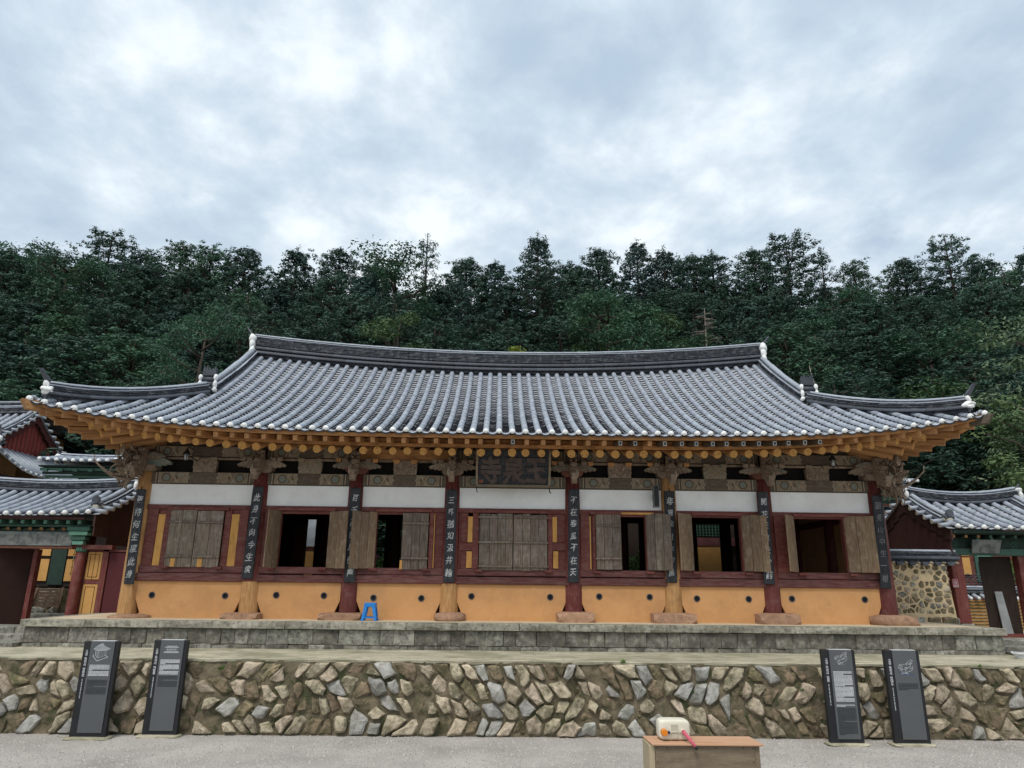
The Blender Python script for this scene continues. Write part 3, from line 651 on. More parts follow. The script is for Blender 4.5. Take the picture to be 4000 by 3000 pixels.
# --- roof deck (closed underside and gable)
roof = None
def build_roof():
    global roof
    # roof deck as the roof part itself
    m = MB(); nu, nt_ = 56, 12
    for back in (0, 1):
        b = len(m.v)
        for i in range(nu+1):
            u = -HL+2*HL*i/nu; ytop = YM if abs(u) <= GX else min(YM, hipY(u))
            y0 = Ye(min(1, abs(u)/HL))+0.03
            ytop = max(ytop, y0+0.01)
            for j in range(nt_+1):
                Y = y0+(ytop-y0)*j/nt_; z = roofz(u, Y)-0.045
                m.v.append((XC+u, 2*YM-Y if back else Y, z))
        for i in range(nu):
            for j in range(nt_):
                a = b+i*(nt_+1)+j; m.f.append((a, a+nt_+1, a+nt_+2, a+1) if not back else (a, a+1, a+nt_+2, a+nt_+1)); m.m.append(0); m.sm.append(True)
    for s in (-1, 1):                                # side hip slopes
        b = len(m.v); nw = 24; K = 6
        for i in range(nw+1):
            w = -HD+2*HD*i/nw; a = abs(w)/HD
            p0 = side_pt(s, w, 0, 4.70)
            uin = GX if abs(w) <= 2.35 else GX+(abs(w)-2.35)*(8.28-GX)/(HD-2.35)
            zin = roofz(GX, YM-min(2.35, abs(w)))-0.05 if abs(w) <= 2.35 else roofz(uin, YM-abs(w))-0.045
            zin = min(zin, roofz(GX, 14.35)-0.045+0.15) if abs(w) <= 2.35 else zin
            for j in range(K+1):
                t = j/K; m.v.append((XC+s*((abs(p0.x-XC))*(1-t)+uin*t), YM+w, p0.z*(1-t)+zin*t-0.03*sin(pi*t)))
        for i in range(nw):
            for j in range(K):
                a = b+i*(K+1)+j; m.f.append((a, a+1, a+K+2, a+K+1)); m.m.append(0); m.sm.append(True)
    roof = part('roof', m, TROUGH, hall)
    # gable boards
    for s in (-1, 1):
        m = MB()
        for k in range(14):
            y0, y1 = YM-1.9+k*0.2714, YM-1.9+(k+1)*0.2714
            zt0, zt1 = roofz(GX, y0, y0 > YM)-0.16, roofz(GX, y1, y1 > YM)-0.16; x = XC+s*(GX-0.25)
            m.hexa([(x-0.02, y0+.004, 6.12), (x+0.02, y0+.004, 6.12), (x+0.02, y1-.004, 6.12), (x-0.02, y1-.004, 6.12), (x-0.02, y0+.004, zt0), (x+0.02, y0+.004, zt0), (x+0.02, y1-.004, zt1), (x-0.02, y1-.004, zt1)])
        part('gable_board', m, REDBD, hall)
build_roof()

def cover_mesh(name, r=0.056, L=0.345, mat=TILE):
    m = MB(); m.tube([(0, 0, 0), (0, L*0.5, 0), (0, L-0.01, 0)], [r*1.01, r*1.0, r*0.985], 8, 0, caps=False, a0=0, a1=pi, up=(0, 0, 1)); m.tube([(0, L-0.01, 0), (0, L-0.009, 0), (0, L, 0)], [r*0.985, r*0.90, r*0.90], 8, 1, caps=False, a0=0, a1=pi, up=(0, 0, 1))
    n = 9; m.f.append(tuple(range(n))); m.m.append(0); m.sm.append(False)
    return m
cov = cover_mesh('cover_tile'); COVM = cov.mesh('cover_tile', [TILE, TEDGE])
def row_frames(pts, L):
    """walk a polyline in equal steps, giving (pos, dir)"""
    d = [0]
    for i in range(1, len(pts)): d.append(d[-1]+(pts[i]-pts[i-1]).length)
    n = max(1, int(round(d[-1]/L))); out_ = []
    def at(s):
        for i in range(1, len(pts)):
            if s <= d[i] or i == len(pts)-1:
                t = (s-d[i-1])/(d[i]-d[i-1]) if d[i] > d[i-1] else 0; return pts[i-1].lerp(pts[i], t)
    for i in range(n):
        a, b = at(d[-1]*i/n), at(d[-1]*(i+1)/n); out_.append((a, b))
    return out_
def frame_x(a, b, side=Vector((1, 0, 0))):
    d = (b-a).normalized(); z = side.cross(d)
    if z.z < 0: z = -z
    z.normalize(); x = d.cross(z).normalized(); return basis(x, d, z)
def xf(mb, dst, R, T, S=(1, 1, 1), mi=0, smooth=True):
    n0 = len(dst.m); dst.add([tuple(R @ Vector((v[0]*S[0], v[1]*S[1], v[2]*S[2]))+T) for v in mb.v], mb.f, mi, smooth)
    if any(mb.m): dst.m[n0:] = list(mb.m)
cap = MB(); lump(cap, 3, (0, 0, 0), (0.058, 0.05, 0.056), 2, 0.10)
cap.v = [(x, y, max(z, -0.026)) for x, y, z in cap.v]
CAPM = cap.mesh('lime_cap', [LIME])
NR = 71; SP = 2*8.30/(NR-1)
def build_tiles():
    rnd = random.Random(9); segs = []; rows = []
    for r in range(NR):
        u = -8.30+r*SP; a = abs(u)/HL; y0 = Ye(min(1, a))
        ytop = YM-0.12 if abs(u) < GX+0.02 else hipY(u)-0.02
        ytop = max(ytop, y0+0.10)
        pts = [Vector((XC+u, y0+(ytop-y0)*i/14, roofz(u, y0+(ytop-y0)*i/14)+0.012)) for i in range(15)]
        fr = row_frames(pts, 0.335)
        for k, (p, q) in enumerate(fr): segs.append((k, r, p, q))
        rows.append(u)
        o = minst('lime_cap', CAPM, roof, pts[0]+Vector((0, 0.0, 0.005)), frame_x(pts[0], pts[1]), (1, 1, 1))
    segs.sort(key=lambda s: (s[0], abs(s[1]-35)))
    stuff = MB(); n = 0
    for k, r, p, q in segs:
        R = frame_x(p, q); jit = Vector((rnd.uniform(-.004, .004), 0, rnd.uniform(-.003, .003)))
        Lr = ((q-p).length+0.012)/0.345
        if n < 300 and k < 5: minst('cover_tile', COVM, roof, p+jit, R, (1, Lr, 1)); n += 1
        else: xf(cov, stuff, R, p+jit, (1, Lr, 1))
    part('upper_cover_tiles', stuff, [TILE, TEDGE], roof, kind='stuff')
    # trough tiles: shingled concave strips between the rows
    tr = MB(); ns = 5
    for r in range(NR-1):
        u0, u1 = rows[r], rows[r+1]; um = (u0+u1)/2; a = min(1, abs(um)/HL); y0 = Ye(a)-0.015
        ytop = YM-0.15 if abs(um) < GX+0.02 else hipY(um)
        L = max(0.1, (ytop-y0)*1.2); nk = max(1, int(L/0.145))
        for k in range(nk):
            ya, yb = y0+(ytop-y0)*k/nk, y0+(ytop-y0)*(k+1.25)/nk
            yb = min(yb, ytop+0.02); lift = 0.036+rnd.uniform(-.004, .006)
            if k == 0: continue
            za, zb = roofz(um, ya)+lift, roofz(um, yb)+0.004
            V = []
            for i in range(ns+1):
                t = i/ns; x = XC+u0+(u1-u0)*t; dip = -0.052*sin(pi*t); sk = (roofz(u1, ya)-roofz(u0, ya))*(t-.5) if abs(um) > 5 else 0
                V += [(x, ya, za+dip+sk), (x, yb, zb+dip+sk), (x, ya+0.004, za+dip+sk-0.020)]
            tr.add(V, [(3*i, 3*i+3, 3*i+4, 3*i+1) for i in range(ns)], 0, False); nb = len(tr.v)-len(V)
            for i in range(ns): tr.f.append(tuple(nb+q for q in (3*i+2, 3*i+5, 3*i+3, 3*i))); tr.m.append(1); tr.sm.append(False)  # lip coloured dark to paint the shade of the gap below it
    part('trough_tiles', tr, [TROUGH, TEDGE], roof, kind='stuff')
    for r in range(NR-1):                             # first course: dark hanging edge tiles, one by one
        u0, u1 = rows[r], rows[r+1]; um = (u0+u1)/2; a = min(1, abs(um)/HL); y0 = Ye(a)-0.03
        m = MB(); V = []; yb = y0+0.20; n6 = 6
        for i in range(n6+1):
            t = i/n6; x = XC+u0+(u1-u0)*t; dip = -0.058*sin(pi*t); sk = (4.745+LIFT(abs(u1)/HL)-4.745-LIFT(abs(u0)/HL))*(t-.5)
            za = 4.745+LIFT(a)+0.022
            V += [(x, y0, za+dip+sk), (x, yb, za+0.075+dip+sk), (x, y0, za+dip+sk-0.030), (x, yb, za+0.045+dip+sk)]
        F = []
        for i in range(n6): F += [(4*i, 4*i+4, 4*i+5, 4*i+1), (4*i+2, 4*i+6, 4*i+4, 4*i), (4*i+3, 4*i+7, 4*i+6, 4*i+2)]
        m.add(V, F, 0, False)
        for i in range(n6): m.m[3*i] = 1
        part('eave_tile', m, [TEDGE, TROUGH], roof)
    # rear and side slopes
    bk = MB()
    for r in range(NR):
        u = rows[r]; a = abs(u)/HL; y0 = Ye(min(1, a)); ytop = YM-0.12 if abs(u) < GX+0.02 else hipY(u)
        ytop = max(ytop, y0+0.1)
        pts = [Vector((XC+u, 2*YM-(y0+(ytop-y0)*i/4), roofz(u, y0+(ytop-y0)*i/4)+0.012)) for i in range(5)]
        bk.tube(pts, 0.056, 5, 0, True, a0=0, a1=pi, up=(0, 0, 1))
    for s in (-1, 1):
        w = -4.85
        while w < 4.86:
            p0 = side_pt(s, w, 0, 4.745); uin = GX if abs(w) <= 2.35 else GX+(abs(w)-2.35)*(8.28-GX)/(HD-2.35)
            zin = (roofz(GX, 14.35)+0.15) if abs(w) <= 2.35 else roofz(uin, YM-abs(w))
            q = Vector((XC+s*uin, YM+w, zin)); pts = [p0.lerp(q, t/4)-Vector((0, 0, 0.03*sin(pi*t/4)-0.012)) for t in range(5)]
            bk.tube(pts, 0.056, 5, 0, True, a0=0, a1=pi, up=(0, 0, 1)); w += 0.24
    part('rear_and_side_cover_tiles', bk, TILE, roof, kind='stuff')
build_tiles()

# --- ridges
def poly_at(pts, n):
    d = [0]
    for i in range(1, len(pts)): d.append(d[-1]+(pts[i]-pts[i-1]).length)
    out_ = []
    for k in range(n+1):
        s = d[-1]*k/n
        for i in range(1, len(pts)):
            if s <= d[i]+1e-9 or i == len(pts)-1:
                t = (s-d[i-1])/(d[i]-d[i-1]); out_.append(pts[i-1].lerp(pts[i], t)); break
    return out_
half = MB(); half.tube([(0, 0, 0), (0, 0.5, 0), (0, 0.96, 0), (0, 1, 0)], [1.02, 1, 0.98, 0.90], 8, 0, caps=True, a0=-0.15*pi, a1=1.15*pi, up=(0, 0, 1))
def ridge(name, parent, pts, h0, nflat, roll=(0.052, 0.11), rolls=2, top=0.062, width=0.085, cl=0.30, sd=1, light=True, flip_dir=None, indiv=True):
    """stacked tile ridge that follows pts (its base line). sd: thickness direction comes from the path."""
    rnd = random.Random(sd); base = part_core = None
    z = h0; flats = MB(); core = MB(); total_rolls = []
    L = sum((pts[i+1]-pts[i]).length for i in range(len(pts)-1)); n = max(4, int(L/cl)); P = poly_at(pts, n)
    up = Vector((0, 0, 1))
    def side(i):
        d = (P[min(i+1, n)]-P[max(i-1, 0)]); d.z = 0; d.normalize(); return Vector((-d.y, d.x, 0))
    rmesh = half.mesh('ridge_roll', [TILE_D]); tmesh = half.mesh('ridge_cap', [TILE])
    H = rolls*roll[1]+nflat*0.036+0.02
    for i in range(n):
        s0, s1 = side(i), side(i+1); w = width*0.9
        core.hexa([P[i]-s0*w+up*(h0-.05), P[i+1]-s1*w+up*(h0-.05), P[i+1]+s1*w+up*(h0-.05), P[i]+s0*w+up*(h0-.05),
                   P[i]-s0*w+up*(h0+H), P[i+1]-s1*w+up*(h0+H), P[i+1]+s1*w+up*(h0+H), P[i]+s0*w+up*(h0+H)])
    rg = part(name, core, TFLAT, parent)
    for k in range(rolls):
        off = width+0.045-0.022*k
        for sg in (-1, 1):
            for i in range(n):
                a = P[i]+side(i)*sg*off+up*(z+roll[0]*0.6); b = P[i+1]+side(i+1)*sg*off+up*(z+roll[0]*0.6)
                d = (b-a); x = (side(i)*sg).normalized(); zz = up
                dd = d.normalized(); xx = dd.cross(zz).normalized(); z3 = xx.cross(dd)
                R = basis(xx, dd, z3)
                minst('roll_tile', rmesh, parent if not indiv else rg, a, R, (roll[0], d.length*1.01, roll[0])) if indiv else xf(half, flats, R, a, (roll[0], d.length, roll[0]))
        z += roll[1]
    for k in range(nflat):
        sh = rnd.uniform(0, 1); m2 = int(n*1.0); Q = poly_at(pts, m2*2); hw = width+0.028-0.003*k+(0.014 if k == nflat-1 else 0)
        i = 0
        while i < 2*m2:
            j = min(2*m2, i+rnd.choice((1, 2, 2, 2)))
            def sdv(ii):
                d = (Q[min(ii+1, 2*m2)]-Q[max(ii-1, 0)]); d.z = 0; d.normalize(); return Vector((-d.y, d.x, 0))
            s0, s1 = sdv(i), sdv(j); w = hw+rnd.uniform(-.012, .012); zz0 = z+rnd.uniform(-.003, .003); th = 0.021
            a, b = Q[i].lerp(Q[j], 0.01), Q[i].lerp(Q[j], 0.99)
            flats.hexa([a-s0*w+up*zz0, b-s1*w+up*zz0, b+s1*w+up*zz0, a+s0*w+up*zz0,
                        a-s0*w+up*(zz0+th), b-s1*w+up*(zz0+th), b+s1*w+up*(zz0+th), a+s0*w+up*(zz0+th)], 1 if (k == nflat-1 and light) else 0)
            i = j
        z += 0.036
    part('flat_tiles', flats, [TFLAT, TILE], rg if indiv else parent, kind='stuff')
    z += 0.01; topm = MB()
    for i in range(n):
        a, b = P[i]+up*z, P[i+1]+up*z; dd = (b-a).normalized(); xx = dd.cross(up).normalized(); R = basis(xx, dd, xx.cross(dd))
        if indiv: minst('cap_tile', tmesh, rg, a, R, (top, (b-a).length*1.02, top))
        else: xf(half, topm, R, a, (top, (b-a).length*1.02, top))
    if topm.v: part('cap_tiles', topm, TILE, parent, kind='stuff')
    return rg, z+top
def ridge_end(parent, p, d, s=1.0, name='end_tile'):
    """upturned dark end tile: curved tongue rising from p in direction d"""
    m = MB(); d = Vector(d).normalized(); sdv = Vector((-d.y, d.x, 0)).normalized(); up = Vector((0, 0, 1))
    for q in (0, 1):
        prof = [(0.0, 0.0), (0.035, 0.05), (0.075, 0.11), (0.13, 0.19), (0.16, 0.235)]
        V = []
        for t, (a, b) in enumerate(prof):
            w = (0.11-0.014*t)*s; off = -0.03*q*s
            for k in range(5):
                x = (k/2-1); V.append(Vector(p)+d*(a*s+off-0.03*s*x*x)+up*(b*s*(1-0.18*q)+0.02*s*x*x)+sdv*w*x)
        F = [(r*5+k, r*5+k+1, (r+1)*5+k+1, (r+1)*5+k) for r in range(4) for k in range(4)]
        nb = len(V); V += [v+d*0.018*s for v in V]
        F += [tuple(nb+i for i in reversed(f)) for f in F]
        rim = [0, 1, 2, 3, 4, 9, 14, 19, 24, 23, 22, 21, 20, 15, 10, 5]
        F += [(rim[i], rim[(i+1) % 16], nb+rim[(i+1) % 16], nb+rim[i]) for i in range(16)]
        m.add(V, F)
    part(name, m, TILE_D, parent)
def build_ridges():
    pts = [Vector((XC+u, YM, Zr(u)+0.0)) for u in np.linspace(-6.42, 6.42, 31)]
    rg, zt = ridge('main_ridge', roof, pts, 0.02, 7, (0.052, 0.115), 2, 0.06, 0.09, 0.33, 2)
    for s in (-1, 1):
        e_ = Vector((XC+s*6.50, YM, Zr(6.42)))
        ridge_end(roof, e_+Vector((0, 0, 0.50)), (s, 0, 0), 0.95)
        m = MB()
        lump(m, 11+s, (e_.x-s*0.06, YM-0.10, e_.z+0.40), (0.10, 0.12, 0.13), 2, 0.2)
        lump(m, 14+s, (e_.x-s*0.085, YM-0.17, e_.z+0.22), (0.062, 0.08, 0.14), 2, 0.25)
        lump(m, 15+s, (e_.x-s*0.10, YM-0.22, e_.z+0.06), (0.055, 0.07, 0.12), 2, 0.25)
        part('lime_plug', m, LIME, roof)
        # descending ridge, front and back
        for bk in (0, 1):
            g = lambda Y: 2*YM-Y if bk else Y
            pts = [Vector((XC+s*(GX+0.06), g(Y), roofz(GX, Y)-0.01)) for Y in np.linspace(YM-0.16, 14.34, 12)]
            ridge('descending_ridge', roof, pts, 0.0, 4, (0.045, 0.08), 1, 0.062, 0.10, 0.33, 5+s+bk)
            # hip ridge, curling up at its corner
            pts = []
            for u in np.linspace(GX+0.08, 8.16, 12):
                t = (u-GX)/(8.16-GX); Y = hipY(u); pts.append(Vector((XC+s*u, g(Y), roofz(u, Y)+0.02+0.10*t**3)))
            ridge('hip_ridge', roof, pts, -0.02, 4, (0.040, 0.065), 1, 0.052, 0.07, 0.31, 9+s+bk)
            c = pts[-1]; d = (pts[-1]-pts[-2]); d.z = 0; d.normalize()
            ridge_end(roof, c+d*0.02+Vector((0, 0, 0.22)), d, 0.85)
            m = MB()
            lump(m, 5+s, tuple(c+d*-0.03+Vector((0, -0.02, 0.15))), (0.062, 0.06, 0.085), 3, 0.5)
            lump(m, 7+s, tuple(c+d*0.0+Vector((-s*0.05, -0.08 if not bk else .08, 0.05))), (0.10, 0.07, 0.055), 3, 0.55)
            part('lime_plug', m, LIME, roof)
            if bk: continue
            # foot of the descending ridge: stacked rolls, lime cheeks and a dark fan tile
            x = XC+s*(GX+0.06); b = Vector((x, 14.24, roofz(GX, 14.34)+0.02)); m = MB()
            for k in range(3): m.tube([(x-0.13, b.y-0.02, b.z+0.04+0.10*k), (x+0.13, b.y-0.02, b.z+0.04+0.10*k)], 0.052, 8, 0)
            part('foot_rolls', m, TILE_D, roof)
            m = MB()
            for q in (-1, 1):
                lump(m, 31+q, (x+q*0.155, b.y-0.05, b.z+0.27), (0.042, 0.055, 0.075), 2, 0.2)
                lump(m, 41+q, (x+q*0.155, b.y-0.06, b.z+0.13), (0.04, 0.055, 0.09), 2, 0.25)
                lump(m, 51+q, (x+q*0.17, b.y-0.08, b.z+0.0), (0.045, 0.06, 0.055), 2, 0.25)
            part('lime_plug', m, LIME, roof)
            m = MB(); fan = []
            for k in range(5):
                ax = -0.12+0.06*k; zz = 0.20+0.035*sin(k*1.9)+0.02*k*(1 if s > 0 else -1)*0.4
                fan += [(x+ax-0.025, b.z+0.34+zz*0.55), (x+ax, b.z+0.34+zz)]
            poly = [(x-0.14, b.z+0.33), (x+0.14, b.z+0.33)]+[(p[0], p[1]) for p in reversed(fan)]
            m.prismY(poly, b.y-0.03, b.y+0.0); m.prismY([(p[0]+0.01, p[1]-0.03) for p in poly], b.y+0.03, b.y+0.06)
            part('end_tile', m, TILE_D, roof)
build_ridges()
# ------------------------------------------------------------------ hall body
def column(x, y, z0, z1, r0, r1, mats, split=None, parent=hall, name='column', seed=0):
    rnd = random.Random(seed+int(x*100)); m = MB(); n = 18
    zs = sorted(set([z0, z0+0.25, (z0+z1)/2, z1]+([split, split+0.004] if split else [])))
    k = n; ph = [rnd.uniform(0, 6) for _ in range(3)]
    for i, z in enumerate(zs):
        t = (z-z0)/(z1-z0); r = r0+(r1-r0)*t+0.008*sin(pi*min(1, t*1.6))
        for j in range(n):
            a = 2*pi*j/n; q = r*(1+0.02*sin(2*a+ph[0])+0.012*sin(5*a+ph[1]))
            m.v.append((x+q*cos(a), y+q*sin(a), z))
    for i in range(len(zs)-1):
        mi = 0 if (split is None or zs[i] < split-1e-6) else 1
        for j in range(n): m.f.append((i*n+j, i*n+(j+1) % n, (i+1)*n+(j+1) % n, (i+1)*n+j)); m.m.append(mi); m.sm.append(True)
    e = (len(zs)-1)*n; m.f.append(tuple(e+j for j in range(n))); m.m.append(0); m.sm.append(False)
    return part(name, m, mats, parent)
COLM = [([WOODNZ], None), ([WOODNZ, REDPZ], 2.13), ([REDPZ], None), ([WOODNZ, REDPZ], 2.13), ([REDPZ], None), ([WOODNZ], None), ([REDPZ], None), ([REDPZ], None)]
BASEZ = [1.50, 1.54, 1.555, 1.575, 1.60, 1.60, 1.61, 1.60]
BASES = [(-6.75, 0.36, 0.05), (-4.68, 0.34, 0.07), (-2.86, 0.40, 0.075), (-0.85, 0.29, 0.10), (1.49, 0.35, 0.13), (3.33, 0.41, 0.13), (5.27, 0.37, 0.14), (7.50, 0.42, 0.13)]
for i, x in enumerate(COLX):
    mats, sp = COLM[i]
    column(x, 13.80, BASEZ[i]-0.03, 4.22, 0.178, 0.158, mats, sp)
    bx, hw, hh = BASES[i]
    vs, fs = boulder(40+i, hw, 0.34, hh+0.03, 0.16 if i in (0, 3, 7) else 0.10, 0.78 if i in (0, 3, 7) else 0.62)
    m = MB(); m.add([(bx+a, 13.72+b, BASEZ[i]-hh*0.55+c*0.75) for a, b, c in vs], fs, 0, i in (0, 3, 7))
    part('base_stone', m, BASEST, hall)
for x in COLX:                         # rear columns
    column(x, 19.4, 1.46, 4.3, 0.16, 0.15, [REDPZ]); 
for y in (15.7, 17.5):
    for x in (COLX[0], COLX[7]): column(x, y, 1.46, 4.3, 0.16, 0.15, [REDPZ])

def wallpanel(x0, x1, i):
    """ochre plinth wall with slanted notches beside each column"""
    z0, z1 = 1.462, 2.125; c0, c1 = COLX[i]+0.165, COLX[i+1]-0.165; zb = 1.56; zn = 1.81
    poly = [(c0+0.02, z0), (c1-0.02, z0), (c1-0.075, zb-.02), (c1-0.095, zb), (c1+0.012, zn), (c1+0.012, z1), (c0-0.012, z1), (c0-0.012, zn), (c0+0.095, zb), (c0+0.075, zb-.02)]
    m = MB(); m.prismY(poly, FY, FY+0.10)
    w = part('ochre_wall_panel', m, OCHRE, hall)
    return w
VENTS = [(-6.43, -5.07), (-4.12, -3.23), (-2.30, -1.40), (-0.46, 1.03), (1.96, 2.92), (3.82, 4.81), (5.64, 7.04)]
VZ = [1.87, 1.89, 1.86, 1.905, 1.925, 1.905, 1.92]
PANELS = []
for i in range(7):
    w = wallpanel(0, 0, i); PANELS.append(w)
    for vx in VENTS[i]:
        m = MB(); m.ring((vx, FY+0.004, VZ[i]), 0.042, 0.060, n=18, mi=0, th=0.014); m.disc((vx, FY+0.002, VZ[i]), 0.043, 18, 1, 0.004)
        part('vent', m, [TILE_D, DARK], w)
    # sill beam in two courses, lintel, white panel
    x0, x1 = COLX[i]+0.10, COLX[i+1]-0.10
    rnd = random.Random(i)
    pbox('sill_beam', x0, x1, FY-0.055, FY+0.12, 2.122, 2.265+rnd.uniform(-.01, .01), SILLR, hall, bevel=0.012)
    pbox('sill_beam', x0, x1, FY-0.035, FY+0.12, 2.278, 2.405, SILLR, hall, bevel=0.012)
    pbox('lintel_beam', x0, x1, FY-0.03, FY+0.12, 3.46, 3.548, REDP, hall, bevel=0.008)
    pbox('white_wall_panel', x0, x1, FY+0.01, FY+0.08, 3.550, 3.945, WHITE, hall)
    m = MB(); m.box(x0, x1, FY-0.005, FY+0.12, 3.942, 3.958); part('panel_rail', m, BEAMB, hall)

def frame_post(xa, xb, z0=2.405, z1=3.46, y=None, mat=REDP): return pbox('frame_post', xa, xb, (y or FY-0.028), FY+0.10, z0, z1, mat, hall, bevel=0.005)
def infill(xa, xb, z0=2.405, z1=3.46, mat=REDP): return pbox('infill_panel', xa, xb, FY+0.015, FY+0.06, z0, z1, mat, hall)
def yellow(xa, xb, z0, z1): return pbox('new_timber_strip', xa, xb, FY-0.018, FY+0.012, z0, z1, YSTRIP, hall)
def header(xa, xb, z=3.44): pbox('window_header', xa, xb, FY-0.085, FY-0.032, z, z+0.055, REDP, hall, bevel=0.006)
def pivot(x): pbox('pivot_block', x-0.075, x+0.075, FY-0.13, FY-0.057, 2.350, 2.392, REDP, hall, bevel=0.006)

def shutter(hx, width, ang, sgn, planks, battens, mat, ring=None, z0=2.385, z1=3.44, batside=1, dz=0.0, nails=True, lab=None):
    """hinge at hx on the wall face; sgn +1: leaf extends to +x when closed; ang = opening angle towards the camera"""
    rnd = random.Random(int(hx*100)); a = radians(ang)
    px_, py_ = hx, FY-0.045
    def W(u, v, z):     # u along leaf from the hinge, v = out of its closed front face
        return (px_+sgn*(u*cos(a))+sgn*v*sin(a)*-1*(-1 if ang else 1), py_-u*sin(a)-v*cos(a), z)
    def W2(u, v, z):
        ex = Vector((sgn*cos(a), -sin(a), 0)); ny = Vector((sgn*-sin(a), -cos(a), 0)); p = Vector((px_, py_, z))+ex*u+ny*v; return tuple(p)
    core = MB(); c = [W2(0.0, -0.001, z0+dz+.01), W2(width, -0.001, z0+dz+.01), W2(width, -0.004, z0+dz+.01), W2(0.0, -0.004, z0+dz+.01)]
    n = len(planks); tot = sum(planks); u = 0; leaf = None
    for k, w in enumerate(planks):
        w = w/tot*width; zz1 = z1+dz+rnd.uniform(-.012, .012); zz0 = z0+dz+rnd.uniform(-.008, .006); t = 0.026+rnd.uniform(-.003, .004)
        m = MB(); P = [W2(u+.0025, t, zz0), W2(u+w-.0025, t, zz0), W2(u+w-.0025, 0, zz0), W2(u+.0025, 0, zz0)]
        m.hexa(P+[(p[0], p[1], zz1+(rnd.uniform(-.004, .004))) for p in P])
        if leaf is None:
            leaf = root_leaf(hx, lab)
        part('plank', m, mat, leaf, bevel=0.004); u += w
    for bz in battens:
        m = MB(); v0, v1 = (0.030, 0.062) if batside > 0 else (-0.03, -0.002)
        j = rnd.uniform(-.008, .008)
        P = [W2(-0.015, v1, bz-0.018), W2(width-0.01, v1, bz-0.018+j), W2(width-0.01, v0, bz-0.018+j), W2(-0.015, v0, bz-0.018)]
        m.hexa(P+[(p[0], p[1], p[2]+0.036) for p in P]); part('batten', m, mat, leaf, bevel=0.005)
    if batside < 0 and nails:
        m = MB()
        for bz in (z0+0.22, z1-0.22):
            uu = 0.06
            while uu < width-0.03:
                p = Vector(W2(uu, 0.030, bz+dz)); m.obox(p, (0.006, 0, 0), (0, 0.004, 0), (0, 0, 0.006)); uu += width/3.2
        part('nail_heads', m, IRON, leaf)
    if ring:
        uu, rz = ring; m = MB(); c = Vector(W2(uu, 0.036, rz))
        ex = Vector((sgn*cos(a), -sin(a), 0))
        m.tube([c+ex*0.028*cos(t)+Vector((0, 0, 0.028*sin(t))) for t in np.linspace(0, 2*pi, 13)], 0.006, 5, 0)
        m.tube([c+Vector((0, 0, 0.03)), c+Vector((0, 0, 0.075)), c+Vector((0, 0, 0.11))], [0.006, 0.010, 0.012], 5, 0)
        part('pull_ring', m, IRON, leaf)
    return leaf
def root_leaf(hx, lab):
    e_ = bpy.data.objects.new('shutter', None); C.objects.link(e_); e_.empty_display_size = 0.1
    e_.parent = hall; e_.location = Vector((hx, FY-0.045, 2.40))-ORG[hall]; ORG[e_] = Vector((hx, FY-0.045, 2.40))
    if lab: e_['label'] = lab
    return e_
# bay 1: closed, yellow strips either side
frame_post(-6.72, -6.52); frame_post(-6.375, -6.275); yellow(-6.51, -6.38, 2.405, 3.36); infill(-6.52, -6.375)
frame_post(-5.24, -5.115); yellow(-5.11, -4.965, 2.405, 3.375); infill(-5.115, -4.96); frame_post(-4.96, -4.79)
header(-6.32, -5.16); pivot(-6.24); pivot(-5.24)
shutter(-6.262, 0.50, 0, 1, (1, 1.15), (3.215, 2.575), GREYW, lab='closed grey shutter leaf with patched foot'); shutter(-5.248, 0.505, 0, -1, (1, 1.1), (3.215, 2.575), GREYW)
for x in (-6.15, -5.64): pbox('patch_strip', x, x+0.085, FY-0.078, FY-0.048, 2.385, 2.535, YSTRIP, hall)
# bay 2: open
frame_post(-4.48, -4.345); yellow(-4.335, -4.24, 2.41, 3.37); infill(-4.345, -4.22); frame_post(-4.235, -4.165)
frame_post(-3.235, -3.14); infill(-3.14, -2.90); header(-4.24, -3.12, 3.455)
pbox('window_rail', -4.165, -3.235, FY-0.02, FY+0.08, 3.40, 3.455, REDP, hall); pivot(-4.25); pivot(-3.28)
shutter(-4.155, 0.44, 104, 1, (1, 1), (), BROWNW, batside=-1); shutter(-3.235, 0.445, 152, -1, (1, 1.1), (), BROWNW, ring=(0.33, 3.27), batside=-1)
# bay 3: left open, right closed
frame_post(-2.62, -2.315, mat=REDP); frame_post(-1.305, -1.225); infill(-1.225, -1.02); pbox('new_timber_strip', -1.215, -1.20, FY-0.02, FY+0.01, 2.41, 3.44, YSTRIP, hall)
header(-2.35, -1.25, 3.455); pivot(-2.33); pivot(-1.33)
pbox('window_rail', -2.315, -1.305, FY-0.02, FY+0.08, 3.41, 3.455, REDP, hall)
shutter(-2.315, 0.485, 154, 1, (1, 1, 1.1), (), BROWNW, batside=-1); shutter(-1.318, 0.50, 0, -1, (1, 1, 1.2), (3.235, 2.585), GREYW)
pbox('patch_strip', -1.835, -1.79, FY-0.078, FY-0.048, 2.385, 2.55, YSTRIP, hall)
# bay 4: closed, eight planks
frame_post(-0.73, -0.70); infill(-0.70, -0.56); yellow(-0.56, -0.47, 2.90, 3.39); yellow(-0.575, -0.47, 2.42, 2.73); frame_post(-0.465, -0.345); frame_post(-0.73, -0.345, 2.745, 2.89, FY-0.024)
frame_post(0.985, 1.075); yellow(1.08, 1.165, 2.92, 3.40); yellow(1.09, 1.185, 2.43, 2.75); infill(1.075, 1.36); frame_post(0.985, 1.36, 2.765, 2.90, FY-0.024)
header(-0.42, 1.05, 3.455); pivot(-0.34); pivot(0.99)
shutter(-0.335, 0.645, 0, 1, (1.2, .9, .95, .85), (3.375, 2.90, 2.455), GREYW); shutter(0.975, 0.655, 0, -1, (1, 1, .95, 1.1), (3.375, 2.90, 2.455), GREYW)
